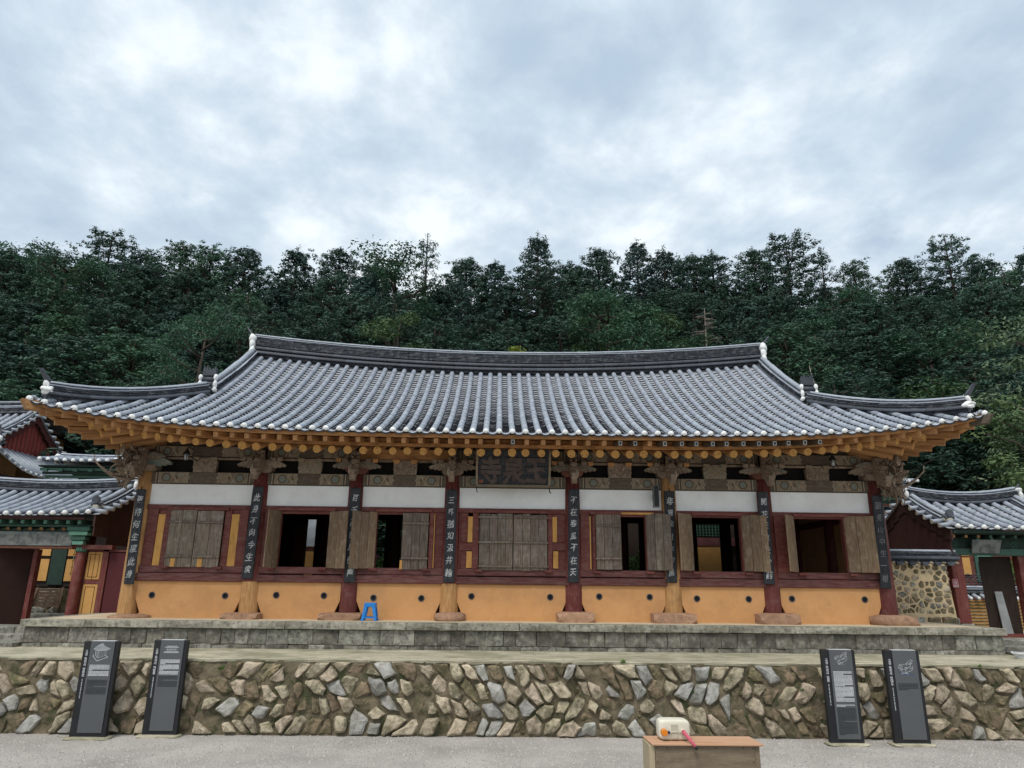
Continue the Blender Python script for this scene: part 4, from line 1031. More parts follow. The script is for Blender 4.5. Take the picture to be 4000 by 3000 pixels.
# bay 5: left closed, right open
frame_post(1.62, 1.80); pbox('new_timber_strip', 1.80, 1.822, FY-0.02, FY+0.01, 2.42, 3.42, YSTRIP, hall); infill(1.822, 1.86); frame_post(1.86, 1.915); frame_post(2.885, 2.94); infill(2.94, 3.25)
header(1.80, 2.42, 3.455); pbox('window_header', 2.42, 3.05, FY-0.075, FY-0.032, 3.462, 3.50, YSTRIP, hall); pivot(1.92); pivot(2.93)
pbox('window_rail', 1.915, 2.885, FY-0.02, FY+0.08, 3.42, 3.46, REDP, hall)
shutter(1.915, 0.49, 0, 1, (1, 1, 1.1), (3.24, 2.62), GREYW, dz=.03); shutter(2.895, 0.48, 158, -1, (1.1, 1, 1), (), GREYW, batside=-1, dz=.03)
# bay 6: both open
frame_post(3.52, 3.80); frame_post(4.745, 4.80); infill(4.80, 5.13); header(3.80, 4.80, 3.46); pivot(3.83); pivot(4.83)
pbox('window_rail', 3.80, 4.745, FY-0.02, FY+0.08, 3.425, 3.46, REDP, hall)
shutter(3.80, 0.46, 136, 1, (1, 1.15), (), BROWNW, batside=-1, dz=.03); shutter(4.765, 0.475, 160, -1, (1, 1.1, .8), (), BROWNW, ring=(0.38, 3.36), batside=-1, dz=.03)
# bay 7: both open
frame_post(5.42, 5.81); frame_post(6.775, 6.85); infill(6.85, 7.36); header(5.80, 6.85, 3.46); pivot(5.86); pivot(6.84)
pbox('window_rail', 5.81, 6.775, FY-0.02, FY+0.08, 3.425, 3.46, REDP, hall)
shutter(5.81, 0.46, 130, 1, (1, 1), (), BROWNW, batside=-1, dz=.03); shutter(6.79, 0.53, 158, -1, (1, 1.5), (), BROWNW, ring=(0.42, 3.33), batside=-1, dz=.03)

# interior: raised wooden floor, dark ceiling, side and rear walls with openings
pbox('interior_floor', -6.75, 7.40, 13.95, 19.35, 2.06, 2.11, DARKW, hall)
pbox('notch_shade_backing', -6.80, 7.42, 13.86, 13.93, 1.465, 2.05, DARKW, hall)  # added dark sheet standing in for the interior shadow behind the notches
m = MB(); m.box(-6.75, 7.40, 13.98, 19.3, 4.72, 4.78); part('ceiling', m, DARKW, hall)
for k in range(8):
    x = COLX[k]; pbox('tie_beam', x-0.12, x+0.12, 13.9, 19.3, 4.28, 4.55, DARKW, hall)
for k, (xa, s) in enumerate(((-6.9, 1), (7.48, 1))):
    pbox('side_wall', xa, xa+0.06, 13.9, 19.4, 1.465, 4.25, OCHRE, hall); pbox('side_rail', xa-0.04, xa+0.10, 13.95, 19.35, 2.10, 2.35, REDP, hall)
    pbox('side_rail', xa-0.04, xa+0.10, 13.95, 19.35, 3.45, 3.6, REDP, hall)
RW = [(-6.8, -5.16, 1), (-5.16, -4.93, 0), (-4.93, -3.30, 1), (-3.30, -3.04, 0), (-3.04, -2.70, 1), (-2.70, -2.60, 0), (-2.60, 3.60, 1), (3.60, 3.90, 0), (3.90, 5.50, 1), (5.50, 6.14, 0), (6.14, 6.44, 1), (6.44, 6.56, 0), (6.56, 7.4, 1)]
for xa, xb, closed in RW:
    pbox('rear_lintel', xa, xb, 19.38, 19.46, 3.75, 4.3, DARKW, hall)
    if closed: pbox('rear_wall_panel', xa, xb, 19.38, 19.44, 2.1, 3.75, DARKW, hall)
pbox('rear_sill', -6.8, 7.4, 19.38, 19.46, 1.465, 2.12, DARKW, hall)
pbox('door_leaf', -5.50, -5.17, 19.30, 19.36, 2.12, 3.6, REDP, hall)
# rear opening in bay 2 as seen through the window
# ------------------------------------------------------------------ painted head beams, frieze panels, brackets
def painted_beam(x0, x1, z0, z1, y, i, name='head_beam', motif=True):
    pbox(name, x0, x1, y, y+0.16, z0, z1, BEAMB, hall, bevel=0.008)
    rnd = random.Random(i+50); h = z1-z0; zc = (z0+z1)/2; W = x1-x0
    for s in (0, 1):
        m = MB()
        def X(d): return x0+d if s == 0 else x1-d
        def rect(a, b, mi, th=0.006):
            xa, xb = sorted((X(a), X(b))); m.box(xa, xb, y-th, y-0.001, z0+0.006, z1-0.006, mi)
        rect(0.085, 0.10, 2, 0.005); rect(0.112, 0.13, 3, 0.004); rect(0.138, 0.150, 2, 0.005)
        L = W*0.36
        # tan field with a wavy inner end
        pts = [(0.155, z0+.006), (L, z0+.006), (L-0.02, z0+h*0.28), (L+0.018, zc), (L-0.02, z0+h*0.72), (L, z1-.006), (0.155, z1-.006)]
        q = [(X(a), b) for a, b in pts]
        if s: q = q[::-1]
        m.prismY(q, y-0.006, y-0.001, 0)
        c = (X(0.155+h*0.62), y-0.0065, zc)
        m.ring(c, h*0.30, h*0.40, n=24, mi=3, th=0.003, lobes=6, la=0.06); m.disc(c, h*0.29, 24, 1, 0.003, lobes=6, la=0.08)
        m.ring((c[0], c[1]-0.003, c[2]), h*0.10, h*0.14, n=18, mi=0, th=0.003, lobes=6, la=0.15)
        cx = X(0.155+h*0.62+h*0.72)
        m.strip([(cx-h*.25, z0+.01), (cx+h*.25, z1-.01)], 0.012, y-0.0065, 3); m.strip([(cx-h*.25, z1-.01), (cx+h*.25, z0+.01)], 0.012, y-0.0068, 2)
        m.disc((cx+(h*0.22 if s == 0 else -h*.22), y-0.0065, zc), h*0.16, 12, 3, 0.003, sx=0.55)
        m.strip([(X(a), b) for a, b in pts[1:6]], 0.010, y-0.007, 2)
        part('painted_pattern', m, [PTAN, PTEAL, PPALE, PBROWN], hall)
for i in range(7):
    painted_beam(COLX[i]+0.125, COLX[i+1]-0.125, 3.960, 4.178, FY-0.03, i)
    # dark gap band above the beam
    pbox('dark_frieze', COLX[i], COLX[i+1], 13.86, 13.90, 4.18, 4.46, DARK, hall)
    # upper painted board and purlin
    newwood = (i == 2)
    xa, xb = COLX[i]+0.05, COLX[i+1]-0.05
    if newwood: pbox('bracing_beam', xa-.05, xb+.05, 13.74, 13.88, 4.475, 4.70, WOODN, hall, bevel=0.01)
    else: painted_beam(xa, xb, 4.49, 4.70, 13.74, i+10, 'bracing_beam')
    pbox('rail', xa, xb, 13.70, 13.80, 4.435, 4.472, CARVED, hall, bevel=0.006)
    # carved frieze panel in the middle of the bay
    cx = (COLX[i]+COLX[i+1])/2; w = 0.22; m = MB()
    m.prismY([(cx-w, 4.180), (cx+w, 4.180), (cx+w+0.012, 4.40), (cx+w-.01, 4.434), (cx-w+.01, 4.434), (cx-w-0.012, 4.40)], 13.70, 13.80)
    fp = part('frieze_panel', m, PTAN if i % 2 else CARVED, hall); m = MB()
    for s in (-1, 1):
        for q in range(3):
            a0 = (0.05+q*0.055); pts = []
            for t in np.linspace(0, 1, 12):
                ang = t*(4.6-q); r = 0.055*(1-t*0.75)
                pts.append((cx+s*(0.035+a0*0.9+r*cos(ang)), 13.695, 4.235+0.045*(q % 2)+0.02*q+r*sin(ang)*0.9))
            m.tube(pts, [0.008*(1-0.5*k/11) for k in range(12)], 5, 0)
        m.tube([(cx+s*0.02, 13.695, 4.20), (cx+s*0.06, 13.695, 4.26), (cx-s*0.0, 13.695, 4.32), (cx+s*0.05, 13.695, 4.39)], 0.008, 5, 0)
        m.tube([(cx+s*0.19, 13.695, 4.19), (cx+s*0.155, 13.695, 4.27), (cx+s*0.19, 13.695, 4.33)], 0.009, 5, 0)
    part('scrollwork', m, PPALE if i % 2 else PTAN, hall)
    for s in (-1, 1):
        m = MB(); x = cx+s*0.175; m.prismY([(x-0.045, 4.40), (x+0.045, 4.40), (x+0.062, 4.43), (x+0.062, 4.474), (x-0.062, 4.474), (x-0.062, 4.43)], 13.655, 13.71)
        part('bearing_block', m, WOODN if i in (2, 4) else PTAN, hall)

def scallop(x0, z0, s, L, H, rnd, n=5):
    """outline of a cloud-scroll bracket wing, from the column outwards (s=+1/-1)"""
    top = [(x0, z0+H), (x0+s*L*0.35, z0+H+0.01), (x0+s*L*0.62, z0+H-0.02), (x0+s*L*0.85, z0+H*0.70), (x0+s*L, z0+H*0.52)]
    low = []; px0 = L
    for k in range(n):
        a0 = px0; a1 = px0-L/n; mid = (a0+a1)/2; zc = z0+H*(0.40-0.42*k/n)
        for t in np.linspace(0, pi, 6): low.append((x0+s*(mid+(a0-a1)/2*cos(t)), zc-sin(t)*H*0.16))
        px0 = a1
    q = top+low+[(x0, z0-0.06)]
    return q if s < 0 else q[::-1]
def wing(x, s, z, L, H, y0, y1, mat, seed, parent=hall):
    rnd = random.Random(seed); m = MB(); m.prismY(scallop(x, z, s, L, H, rnd), y0, y1)
    for k in range(4):
        cx = x+s*L*(0.2+0.2*k); cz = z+H*(0.62-0.09*k); pts = []
        for t in np.linspace(0, 1, 9): ang = (pi*0.9 if s > 0 else 0.1*pi)-s*t*4.2; r = H*0.20*(1-0.7*t); pts.append((cx+r*cos(ang), y0-0.003, cz+r*sin(ang)))
        m.tube(pts, 0.007, 5, 1)
    m.tube([(x, y0-.003, z+H*0.9), (x+s*L*0.4, y0-.003, z+H*0.92), (x+s*L*0.7, y0-.003, z+H*0.72), (x+s*L*0.95, y0-.003, z+H*0.5)], 0.008, 5, 1)
    return part('cloud_bracket', m, [mat, PPALE if seed % 2 else PTEAL], parent)
def dragon_head(x, y, parent=hall, s=1.0, side=1, yaw=0.0, seed=0):
    """projecting carved beam nose: stepped scrolls, drooping lip and a pale lotus bud"""
    rnd = random.Random(seed); m = MB(); Y = y
    prof = [(Y, 4.62), (Y-0.16*s, 4.60), (Y-0.19*s, 4.53), (Y-0.13*s, 4.50), (Y-0.20*s, 4.45), (Y-0.30*s, 4.42), (Y-0.33*s, 4.36), (Y-0.25*s, 4.33), (Y-0.31*s, 4.26), (Y-0.40*s, 4.20), (Y-0.41*s, 4.13),
            (Y-0.36*s, 4.08), (Y-0.37*s, 4.03), (Y-0.30*s, 4.005), (Y-0.25*s, 4.05), (Y-0.20*s, 4.12), (Y-0.10*s, 4.17), (Y, 4.19)]
    m.prismX(prof, x-0.052, x+0.052)
    for k in range(6):
        z = 4.10+0.09*k; yy = Y-(0.36-0.035*k)*s
        for q in (-1, 1):
            pts = [(x+q*(0.045+0.02*sin(t*2)), yy+0.05*t, z+0.05*sin(t*1.6)) for t in np.linspace(0, 2.6, 7)]; m.tube(pts, [0.018-0.0016*k2 for k2 in range(7)], 5, 0)
    part('carved_beam_nose', m, CARVED, parent)
    m = MB(); c = Vector((x+side*0.055, Y-0.36*s, 4.20)); pts = [c+Vector((0, 0, z)) for z in (-0.085, -0.06, -0.01, 0.04, 0.075, 0.10)]
    m.tube(pts, [0.010, 0.032, 0.045, 0.038, 0.018, 0.003], 8, 0, flat=0.7); m.tube([p+Vector((0, -0.022, 0)) for p in pts[1:5]], [0.008, 0.026, 0.02, 0.006], 6, 1, flat=0.6)
    part('lotus_bud', m, [PPALE, PTAN], parent)
for i in range(1, 7):
    x = COLX[i]
    m = MB(); m.prismY([(x-0.15, 4.18), (x+0.15, 4.18), (x+0.21, 4.235), (x+0.21, 4.29), (x-0.21, 4.29), (x-0.21, 4.235)], 13.62, 13.95)
    part('capital_block', m, CARVED if i % 2 else PRED, hall)
    wing(x-0.05, -1, 4.255, 0.42, 0.17, 13.63, 13.69, CARVED, i); wing(x+0.05, 1, 4.255, 0.42, 0.17, 13.63, 13.69, CARVED, i+20)
    dragon_head(x, 13.64, side=-1 if i < 4 else 1, seed=i)
    for s in (-1, 1):
        for (dx_, z, nw) in ((0.30, 4.40, i in (2, 4, 5)), (0.17, 4.40, False)):
            xx = x+s*(dx_+0.06); m = MB(); m.prismY([(xx-0.04, z), (xx+0.04, z), (xx+0.055, z+0.03), (xx+0.055, z+0.07), (xx-0.055, z+0.07), (xx-0.055, z+0.03)], 13.58, 13.64)
            part('bearing_block', m, WOODN if nw else CARVED, hall)
def corner_bracket(x, s, seed):
    rnd = random.Random(seed); y = 13.72
    m = MB(); m.prismY([(x-0.15, 4.18), (x+0.15, 4.18), (x+0.22, 4.235), (x+0.22, 4.30), (x-0.22, 4.30), (x-0.22, 4.235)], 13.55, 13.98); part('capital_block', m, CARVED, hall)
    wing(x-s*0.05, -s, 4.255, 0.46, 0.20, 13.60, 13.67, PTEAL if s < 0 else CARVED, seed); wing(x-s*0.05, -s, 4.40, 0.34, 0.14, 13.56, 13.62, CARVED, seed+1)
    dragon_head(x, 13.60, s=1.15, side=s, seed=seed)
    diag = Vector((s*0.62, -0.70, 0)).normalized(); base = Vector((x+s*0.04, 13.70, 0)); lat = Vector((s, 0, 0))
    # stepped diagonal noses (solid plates)
    for k, (z, l, d) in enumerate(((4.10, 0.50, diag), (4.25, 0.62, diag), (4.42, 0.56, diag), (4.56, 0.48, diag), (4.14, 0.46, lat), (4.30, 0.54, lat), (4.47, 0.46, lat))):
        m = MB(); sd_ = Vector((-d.y, d.x, 0))*0.045; pts = []
        for t in np.linspace(0, 1, 7):
            top_ = 0.075*(1-0.55*t)+0.02*sin(t*9+k); bot = -0.075*(1-0.7*t)+0.016*sin(t*13+k*2); pts.append((t*l, z+bot+0.06*t, z+top_+0.06*t))
        V = []
        for t, b, tp in pts:
            for q in (-1, 1): V += [base+d*t+sd_*q+Vector((0, 0, b)), base+d*t+sd_*q+Vector((0, 0, tp))]
        F = []
        for i in range(6): a = i*4; F += [(a, a+1, a+5, a+4), (a+2, a+6, a+7, a+3), (a+1, a+3, a+7, a+5), (a, a+4, a+6, a+2)]
        F += [(24, 25, 27, 26)]; m.add(V, F); part('carved_arm', m, CARVED, hall)
    # curling tendrils in low relief, one object per branch
    for k in range(84):
        a = rnd.uniform(-0.25, 1.35); d = Vector((s*cos(a), -sin(a), 0)); z = rnd.uniform(4.0, 4.62)
        st = base+d*rnd.uniform(0.02, 0.25)+Vector((0, 0, z)); L = rnd.uniform(0.35, 0.75)*(1-0.3*abs(z-4.25)/0.5); cu = rnd.choice((-1, 1))*rnd.uniform(0.6, 1.5); pts = []; p = st.copy()
        el = rnd.uniform(-0.5, 0.35)
        N = 10
        for j in range(N):
            pts.append(p.copy()); t = j/(N-1); el += cu*(0.13+0.42*t*t); p = p+(d*cos(el)+Vector((0, 0, sin(el))))*L/N*(1.2-0.6*t)
        r0 = rnd.uniform(0.016, 0.036); m = MB(); m.tube(pts, [r0*(0.75+0.5*sin(pi*min(1, j/N*1.4)))*(1-0.82*j/(N-1))+0.004 for j in range(N)], 6, 0, flat=rnd.uniform(0.6, 1.0))
        for j in (3, 5):
            if rnd.random() < 0.7: lump(m, k*3+j, tuple(pts[j]), (r0*1.3, r0*1.2, r0*1.1), 1, 0.3)
        part('carved_tendril', m, CARVED, hall)
    for k, (dz, do) in enumerate(((4.15, 0.05), (4.5, 0.18))):
        m = MB(); c = base+diag*(0.15+do)+Vector((-s*0.05, -0.34, dz-0.0)); pts = [c+Vector((0, 0, z)) for z in (-0.10, -0.06, 0.0, 0.06, 0.10)]
        m.tube(pts, [0.012, 0.040, 0.052, 0.034, 0.006], 8, 0, flat=0.7); m.tube([p+Vector((0, -0.028, 0)) for p in pts[1:4]], [0.02, 0.032, 0.016], 6, 1, flat=0.7); part('lotus_bud', m, [PPALE, CARVED], hall)
    # long horn curling up at the outside
    m = MB(); pts = [base+lat*(0.15+0.13*j)+Vector((0, -0.12, 4.02-0.03*sin(j*0.7)+0.006*j*j*1.5)) for j in range(7)]; pts.append(pts[-1]+Vector((s*0.02, 0, 0.12)))
    m.tube(pts, [0.03, 0.034, 0.034, 0.03, 0.026, 0.02, 0.014, 0.006], 7, 0); part('carved_horn', m, CARVED, hall)
corner_bracket(COLX[0], -1, 71); corner_bracket(COLX[7], 1, 83)
# purlin behind the rafters
m = MB(); m.tube([(-7.4, 13.95, 4.78), (8.0, 13.95, 4.78)], 0.12, 10, 0); part('purlin', m, BEAMB, hall)

# ------------------------------------------------------------------ rafters, flying rafters, battens and soffit
RAF = MB(); RAF.tube([(0, 0, 0), (0, 0.5, 0), (0, 1.0, 0)], [0.074, 0.072, 0.074], 14, 0, capmi=1)
RAFM = RAF.mesh('rafter', [WOODRAF, ENDG])
def raf(p, q, R_=1.0):
    d = (q-p); L = d.length; dd = d/L; x = dd.cross(Vector((0, 0, 1))).normalized(); R = basis(x, dd, x.cross(dd))
    return minst('rafter', RAFM, hall, p, R, (R_, L, R_))
BUY = MB(); BUY.box(-0.038, 0.038, 0, 1, -0.046, 0.046)
BUYM = BUY.mesh('flying_rafter', [WOODRAF]); 
BUO = MB(); BUO.box(-0.038, 0.038, 0, 1, -0.046, 0.046); BUO.box(-0.032, 0.032, -0.006, 0.0, -0.040, 0.040, 1); BUO.box(-0.017, 0.017, -0.010, -0.006, -0.024, 0.024, 2)
BUOM = BUO.mesh('flying_rafter', [BEAMB, M('pale_worn_white', (0.42, 0.42, 0.40), None, 12, var=0.1), BLACKB])
def buy(p, q, old=False, k=1.0):
    d = (q-p); L = d.length; dd = d/L; x = dd.cross(Vector((0, 0, 1))).normalized(); R = basis(x, dd, x.cross(dd))
    return minst('flying_rafter', BUOM if old else BUYM, hall, p, R, (k, L, k))
SL = 0.34
def on_curve(pv, pt, k):
    """extend the ray pivot->pt until it meets the eave curve inset k (front or side)"""
    lo, hi = 0.5, 3.0
    for _ in range(30):
        t = (lo+hi)/2; q = pv+(pt-pv)*t; u = q.x-XC; w = q.y-YM
        outside = (q.y < Ye(min(1, abs(u)/(HL-k)), k)) or (abs(u) > Xs(min(1, abs(w)/(HD-k)), k))
        if outside: hi = t
        else: lo = t
    return pv+(pt-pv)*lo
KR, KB, KF, KU = 0.68, 0.60, 0.10, 0.12
def zlift_at(q, k):
    u = q.x-XC; w = q.y-YM; du = q.y-Ye(min(1, abs(u)/(HL-k)), k); dsd = Xs(min(1, abs(w)/(HD-k)), k)-abs(u)
    return LIFT(min(1, abs(u)/(HL-k))) if du < dsd else LIFT(min(1, abs(w)/(HD-k)))
def build_eaves():
    rnd = random.Random(17)
    heads = []
    # front parallel rafters
    n = 41; us = [(-5.55+11.1*i/(n-1)) for i in range(n)]
    us = [u+rnd.uniform(-.018, .018) for u in us]
    for j, u in enumerate(us):
        a = abs(u)/(HL-KR); p = Vector((XC+u, Ye(a, KR), 4.505+LIFT(a)+rnd.uniform(-.006, .006))); q = p+Vector((0, 1.9, 1.9*SL)); raf(p, q, rnd.uniform(0.94, 1.06))
        X = XC+u; old = (1.95 < X < 2.5) or (2.75 < X < 6.6) or abs(X-0.17) < 0.12
        o = Vector((XC+u, Ye(abs(u)/(HL-KU), KU), 4.605+LIFT(abs(u)/(HL-KU)))); buy(o, Vector((XC+u, o.y+0.95, o.z+0.95*0.16)), old)
    # corner fans
    for s in (-1, 1):
        pv = Vector((XC+s*5.45, 14.75, 0)); targ = []
        for u in np.linspace(5.80, HL-KR-0.14, 9): targ.append(Vector((XC+s*u, Ye(min(1, u/(HL-KR)), KR), 0)))
        for w in np.linspace(-(HD-KR)+0.14, -2.05, 9): targ.append(Vector((XC+s*Xs(min(1, abs(w)/(HD-KR)), KR), YM+w, 0)))
        for t in targ:
            q = on_curve(pv, t, KR); z = 4.505+zlift_at(q, KR); d = (pv-q); L = d.length; dd = d/L
            p = Vector((q.x, q.y, z)); qq = p+Vector((dd.x, dd.y, SL*0.92))*min(L*0.80, 2.3); raf(p, qq, rnd.uniform(0.94, 1.05))
            e_ = on_curve(pv, t, KU); zz = 4.605+zlift_at(e_, KU); L2 = (Vector((q.x, q.y, 0))-Vector((e_.x, e_.y, 0))).length+0.35
            buy(Vector((e_.x, e_.y, zz)), Vector((e_.x+dd.x*L2, e_.y+dd.y*L2, zz+0.02+L2*0.12)), False, 1.1)
        # side parallel rafters
        w = -1.75
        while w < 4.0:
            a = abs(w)/(HD-KR); p = Vector((XC+s*Xs(min(1, a), KR), YM+w, 4.505+LIFT(min(1, a)))); raf(p, p+Vector((-s*1.3, 0, 1.3*SL)))
            a = min(1, abs(w)/(HD-KU)); o = Vector((XC+s*Xs(a, KU), YM+w, 4.605+LIFT(a))); buy(o, o+Vector((-s*0.95, 0, 0.15))); w += 0.275
        # hip beams
        cn = on_curve(pv, Vector((XC+s*(HL-0.3), 12.0, 0)), 0.72); zc = 4.44+zlift_at(cn, .72); d = (pv-cn); d.normalize()
        sd_ = Vector((-d.y, d.x, 0))*0.085; m = MB(); a = Vector((cn.x, cn.y, zc)); b = a+Vector((d.x, d.y, 0))*2.6+Vector((0, 0, 0.75))
        m.hexa([a-sd_+Vector((0, 0, .06)), a+sd_+Vector((0, 0, .06)), b+sd_, b-sd_, a-sd_+Vector((-d.x*.12, -d.y*.12, 0.20)), a+sd_+Vector((-d.x*.12, -d.y*.12, 0.20)), b+sd_+Vector((0, 0, 0.2)), b-sd_+Vector((0, 0, 0.2))])
        part('hip_rafter', m, WOODRAF if s < 0 else BEAMB, hall)
        ct = on_curve(pv, Vector((XC+s*(HL-0.3), 12.0, 0)), 0.04); zt = 4.565+zlift_at(ct, 0.04); a = Vector((ct.x, ct.y, zt)); b = Vector((a.x, a.y, 0))+d*1.7; b.z = zt-0.03
        m = MB(); sd_ = sd_*0.95
        m.hexa([a-sd_, a+sd_, b+sd_, b-sd_, a-sd_+Vector((-d.x*.10, -d.y*.10, 0.16)), a+sd_+Vector((-d.x*.10, -d.y*.10, 0.16)), b+sd_+Vector((0, 0, 0.16)), b-sd_+Vector((0, 0, 0.16))])
        part('flying_hip_rafter', m, WOODRAF if s < 0 else BEAMB, hall)
    # battens following the eave curve: lower batten over the rafter ends, fascia over the flying rafters
    def curve_strip(name, k, z0, z1, depth, mat, pieces, thick_top=None):
        N = 120
        us_ = [-(HL-k)+2*(HL-k)*i/N for i in range(N+1)]; cuts = [int(N*c) for c in pieces]
        for a, b in zip(cuts[:-1], cuts[1:]):
            m = MB()
            for i in range(a, b+1):
                u = us_[i]; aa = min(1, abs(u)/(HL-k)); y = Ye(aa, k); zl = LIFT(aa)
                m.v += [(XC+u, y, z0+zl), (XC+u, y, z1+zl), (XC+u, y+depth, z1+zl+0.02), (XC+u, y+depth, z0+zl+0.01)]
            for i in range(b-a):
                for q in range(4): m.f.append((i*4+q, (i+1)*4+q, (i+1)*4+(q+1) % 4, i*4+(q+1) % 4)); m.m.append(0); m.sm.append(False)
            m.f += [(0, 1, 2, 3), tuple(4*(b-a)+q for q in (3, 2, 1, 0))]; m.m += [0, 0]; m.sm += [False, False]
            part(name, m, mat, hall)
        for s in (-1, 1):
            m = MB(); NS = 40
            for i in range(NS+1):
                w = -(HD-k)+2*(HD-k)*i/NS; aa = min(1, abs(w)/(HD-k)); x = Xs(aa, k); zl = LIFT(aa)
                m.v += [(XC+s*x, YM+w, z0+zl), (XC+s*x, YM+w, z1+zl), (XC+s*(x-depth), YM+w, z1+zl+0.02), (XC+s*(x-depth), YM+w, z0+zl+0.01)]
            for i in range(NS):
                for q in range(4): m.f.append((i*4+q, (i+1)*4+q, (i+1)*4+(q+1) % 4, i*4+(q+1) % 4)); m.m.append(0); m.sm.append(False)
            part(name, m, mat, hall)
    curve_strip('lower_batten', KB, 4.582, 4.645, 0.09, WOODN, (0, 0.17, 0.5, 0.66, 0.86, 1))
    curve_strip('eave_fascia', 0.06, 4.655, 4.725, 0.10, WOODN, (0, 0.12, 0.3, 0.47, 0.7, 0.88, 1))
    # soffit boards above the flying rafters and above the round rafters
    def soffit(name, k0, z0, k1, z1, mat, nb=60):
        m = MB(); N = nb
        for i in range(N+1):
            u = -1+2*i/N
            for k, z in ((k0, z0), (k1, z1)):
                uu = u*(HL-k); aa = min(1, abs(uu)/(HL-k)); m.v.append((XC+uu, Ye(aa, k), z+LIFT(aa)*(1 if k < 1 else 0.3)))
        for i in range(N): m.f.append((2*i, 2*i+2, 2*i+3, 2*i+1)); m.m.append(0); m.sm.append(False)
        part(name, m, mat, hall)
        for s in (-1, 1):
            m = MB()
            for i in range(N+1):
                u = -1+2*i/N
                for k, z in ((k0, z0), (k1, z1)):
                    w = u*(HD-k); aa = min(1, abs(w)/(HD-k)); m.v.append((XC+s*Xs(aa, k), YM+w, z+LIFT(aa)*(1 if k < 1 else 0.3)))
            for i in range(N): m.f.append((2*i, 2*i+2, 2*i+3, 2*i+1)); m.m.append(0); m.sm.append(False)
            part(name, m, mat, hall)
    soffit('eave_soffit', 0.10, 4.665, 0.92, 4.80, WOODN)
    soffit('rafter_soffit', 0.66, 4.60, 2.6, 4.60+1.94*SL, WOODN)
    # closing boards between flying rafters
    for j in range(n-1):
        u = (us[j]+us[j+1])/2; a = abs(u)/(HL-KB); hw = (us[j+1]-us[j])/2-0.03
        y = Ye(a, KB)+0.055; m = MB(); m.box(XC+u-hw, XC+u+hw, y, y+0.015, 4.648+LIFT(a), 4.74+LIFT(a)); part('blocking_board', m, WOODN, hall)
build_eaves()

# ------------------------------------------------------------------ vertical verse boards hung on the columns (separate things)
VERSES = ['更待何生度此身', '此身不向今生度', '百千萬劫歷微塵', '三界猶如汲井輪', '不在春風不在天', '非靑非白亦非黑', '開花天地未分前', '圓覺山中生一樹']
BX = [(-6.83, -6.865), (-4.66, -4.63), (-2.75, -2.75), (-0.885, -0.885), (1.46, 1.495), (3.33, 3.365), (5.19, 5.21), (7.415, 7.47)]
BZ = [(2.06, 3.82), (2.18, 3.90), (2.13, 3.90), (2.15, 3.89), (2.17, 3.93), (2.19, 3.92), (2.18, 3.93), (2.13, 3.89)]
BL = ['narrow black verse board with white characters on the far left pale corner column',
      'black verse board on second column from left, right of the patched closed window',
      'black verse board half hidden by shutters on the red column beside the blue stool',
      'black verse board on the column just left of the closed middle window',
      'black verse board on the red column just right of the closed middle window',
      'black verse board mostly hidden by shutters on the pale column beside the loudspeaker',
      'black verse board partly covered by a shutter, second column from the right',
      'faded black verse board with worn characters on the far right red corner column']
for i, txt in enumerate(VERSES):
    xt, z0, z1 = BX[i][1], BZ[i][0], BZ[i][1]; xb_ = BX[i][0]; rnd = random.Random(i)
    b = root('verse_board', (BX[i][0], 13.60, z0), BL[i], 'hanging board', 'verse boards hung on the hall columns')
    w = 0.104 if i else 0.092; m = MB(); y = 13.585
    tilt = 0.0
    m.hexa([(xb_-w, y, z0), (xb_+w, y, z0), (xb_+w, y+0.025, z0), (xb_-w, y+0.025, z0), (xt-w, y, z1), (xt+w, y, z1), (xt+w, y+0.025, z1), (xt-w, y+0.025, z1)])
    part('board', m, BLACKB, b, bevel=0.01)
    m = MB(); n = len(txt); step = (z1-z0-0.16)/n
    for k, ch in enumerate(txt):
        z = z1-0.09-step*(k+0.5)+rnd.uniform(-.01, .01); t = (z-z0)/(z1-z0); x = xb_+(xt-xb_)*t+rnd.uniform(-.008, .008)
        put_glyph(m, ch, x, y-0.001, z, 0.150*rnd.uniform(0.9, 1.08), 0.0012, 0.002, 0, slant=0.14, sx=0.84, rot=rnd.uniform(-.05, .14), wob=0.004, ph=k*1.7+i)
    part('brush_characters', m, INK if i < 7 else M('faded_brush_paint', (0.20, 0.20, 0.20), (0.10, 0.10, 0.10), 10, var=0), b, label='white brushed Chinese characters')
    m = MB(); m.tube([(xt, y+0.01, z1+0.05), (xt, y-0.005, z1+0.02), (xt, y, z1-0.02)], 0.012, 6, 0); part('hook', m, IRON, b)

# big name board
nb_ = root('name_board', (0.295, 13.30, 3.94), 'large dark name board with worn carved characters hanging under the middle eaves', 'name board')
m = MB()
tz, bz, ty, by = 4.60, 3.965, 13.14, 13.38
def NB(x, t, d=0): return (x, by+(ty-by)*t-d, bz+(tz-bz)*t)
m.hexa([NB(-0.37, 0), NB(0.965, 0), (0.965, by+.04, bz), (-0.37, by+.04, bz), NB(-0.37, 1), NB(0.965, 1), (0.965, ty+.04, tz), (-0.37, ty+.04, tz)])
part('board', m, BLACKB, nb_)
for t in (0.28, 0.55, 0.8):
    m = MB(); p0, p1 = NB(-0.365, t, 0.002), NB(0.96, t, 0.002); m.tube([p0, p1], 0.004, 4, 0); part('board_joint', m, DARK, nb_)
for a, b_, w in (((-0.40, 0), (-0.40, 1.04), 0.02), ((0.995, 0), (0.995, 1.04), 0.02)):
    m = MB(); p, q = Vector(NB(a[0], a[1], .01)), Vector(NB(b_[0], b_[1], .01)); m.obox((p+q)/2, (w, 0, 0), (0, 0.02, 0), (q-p)/2); part('frame_side', m, PTAN, nb_)
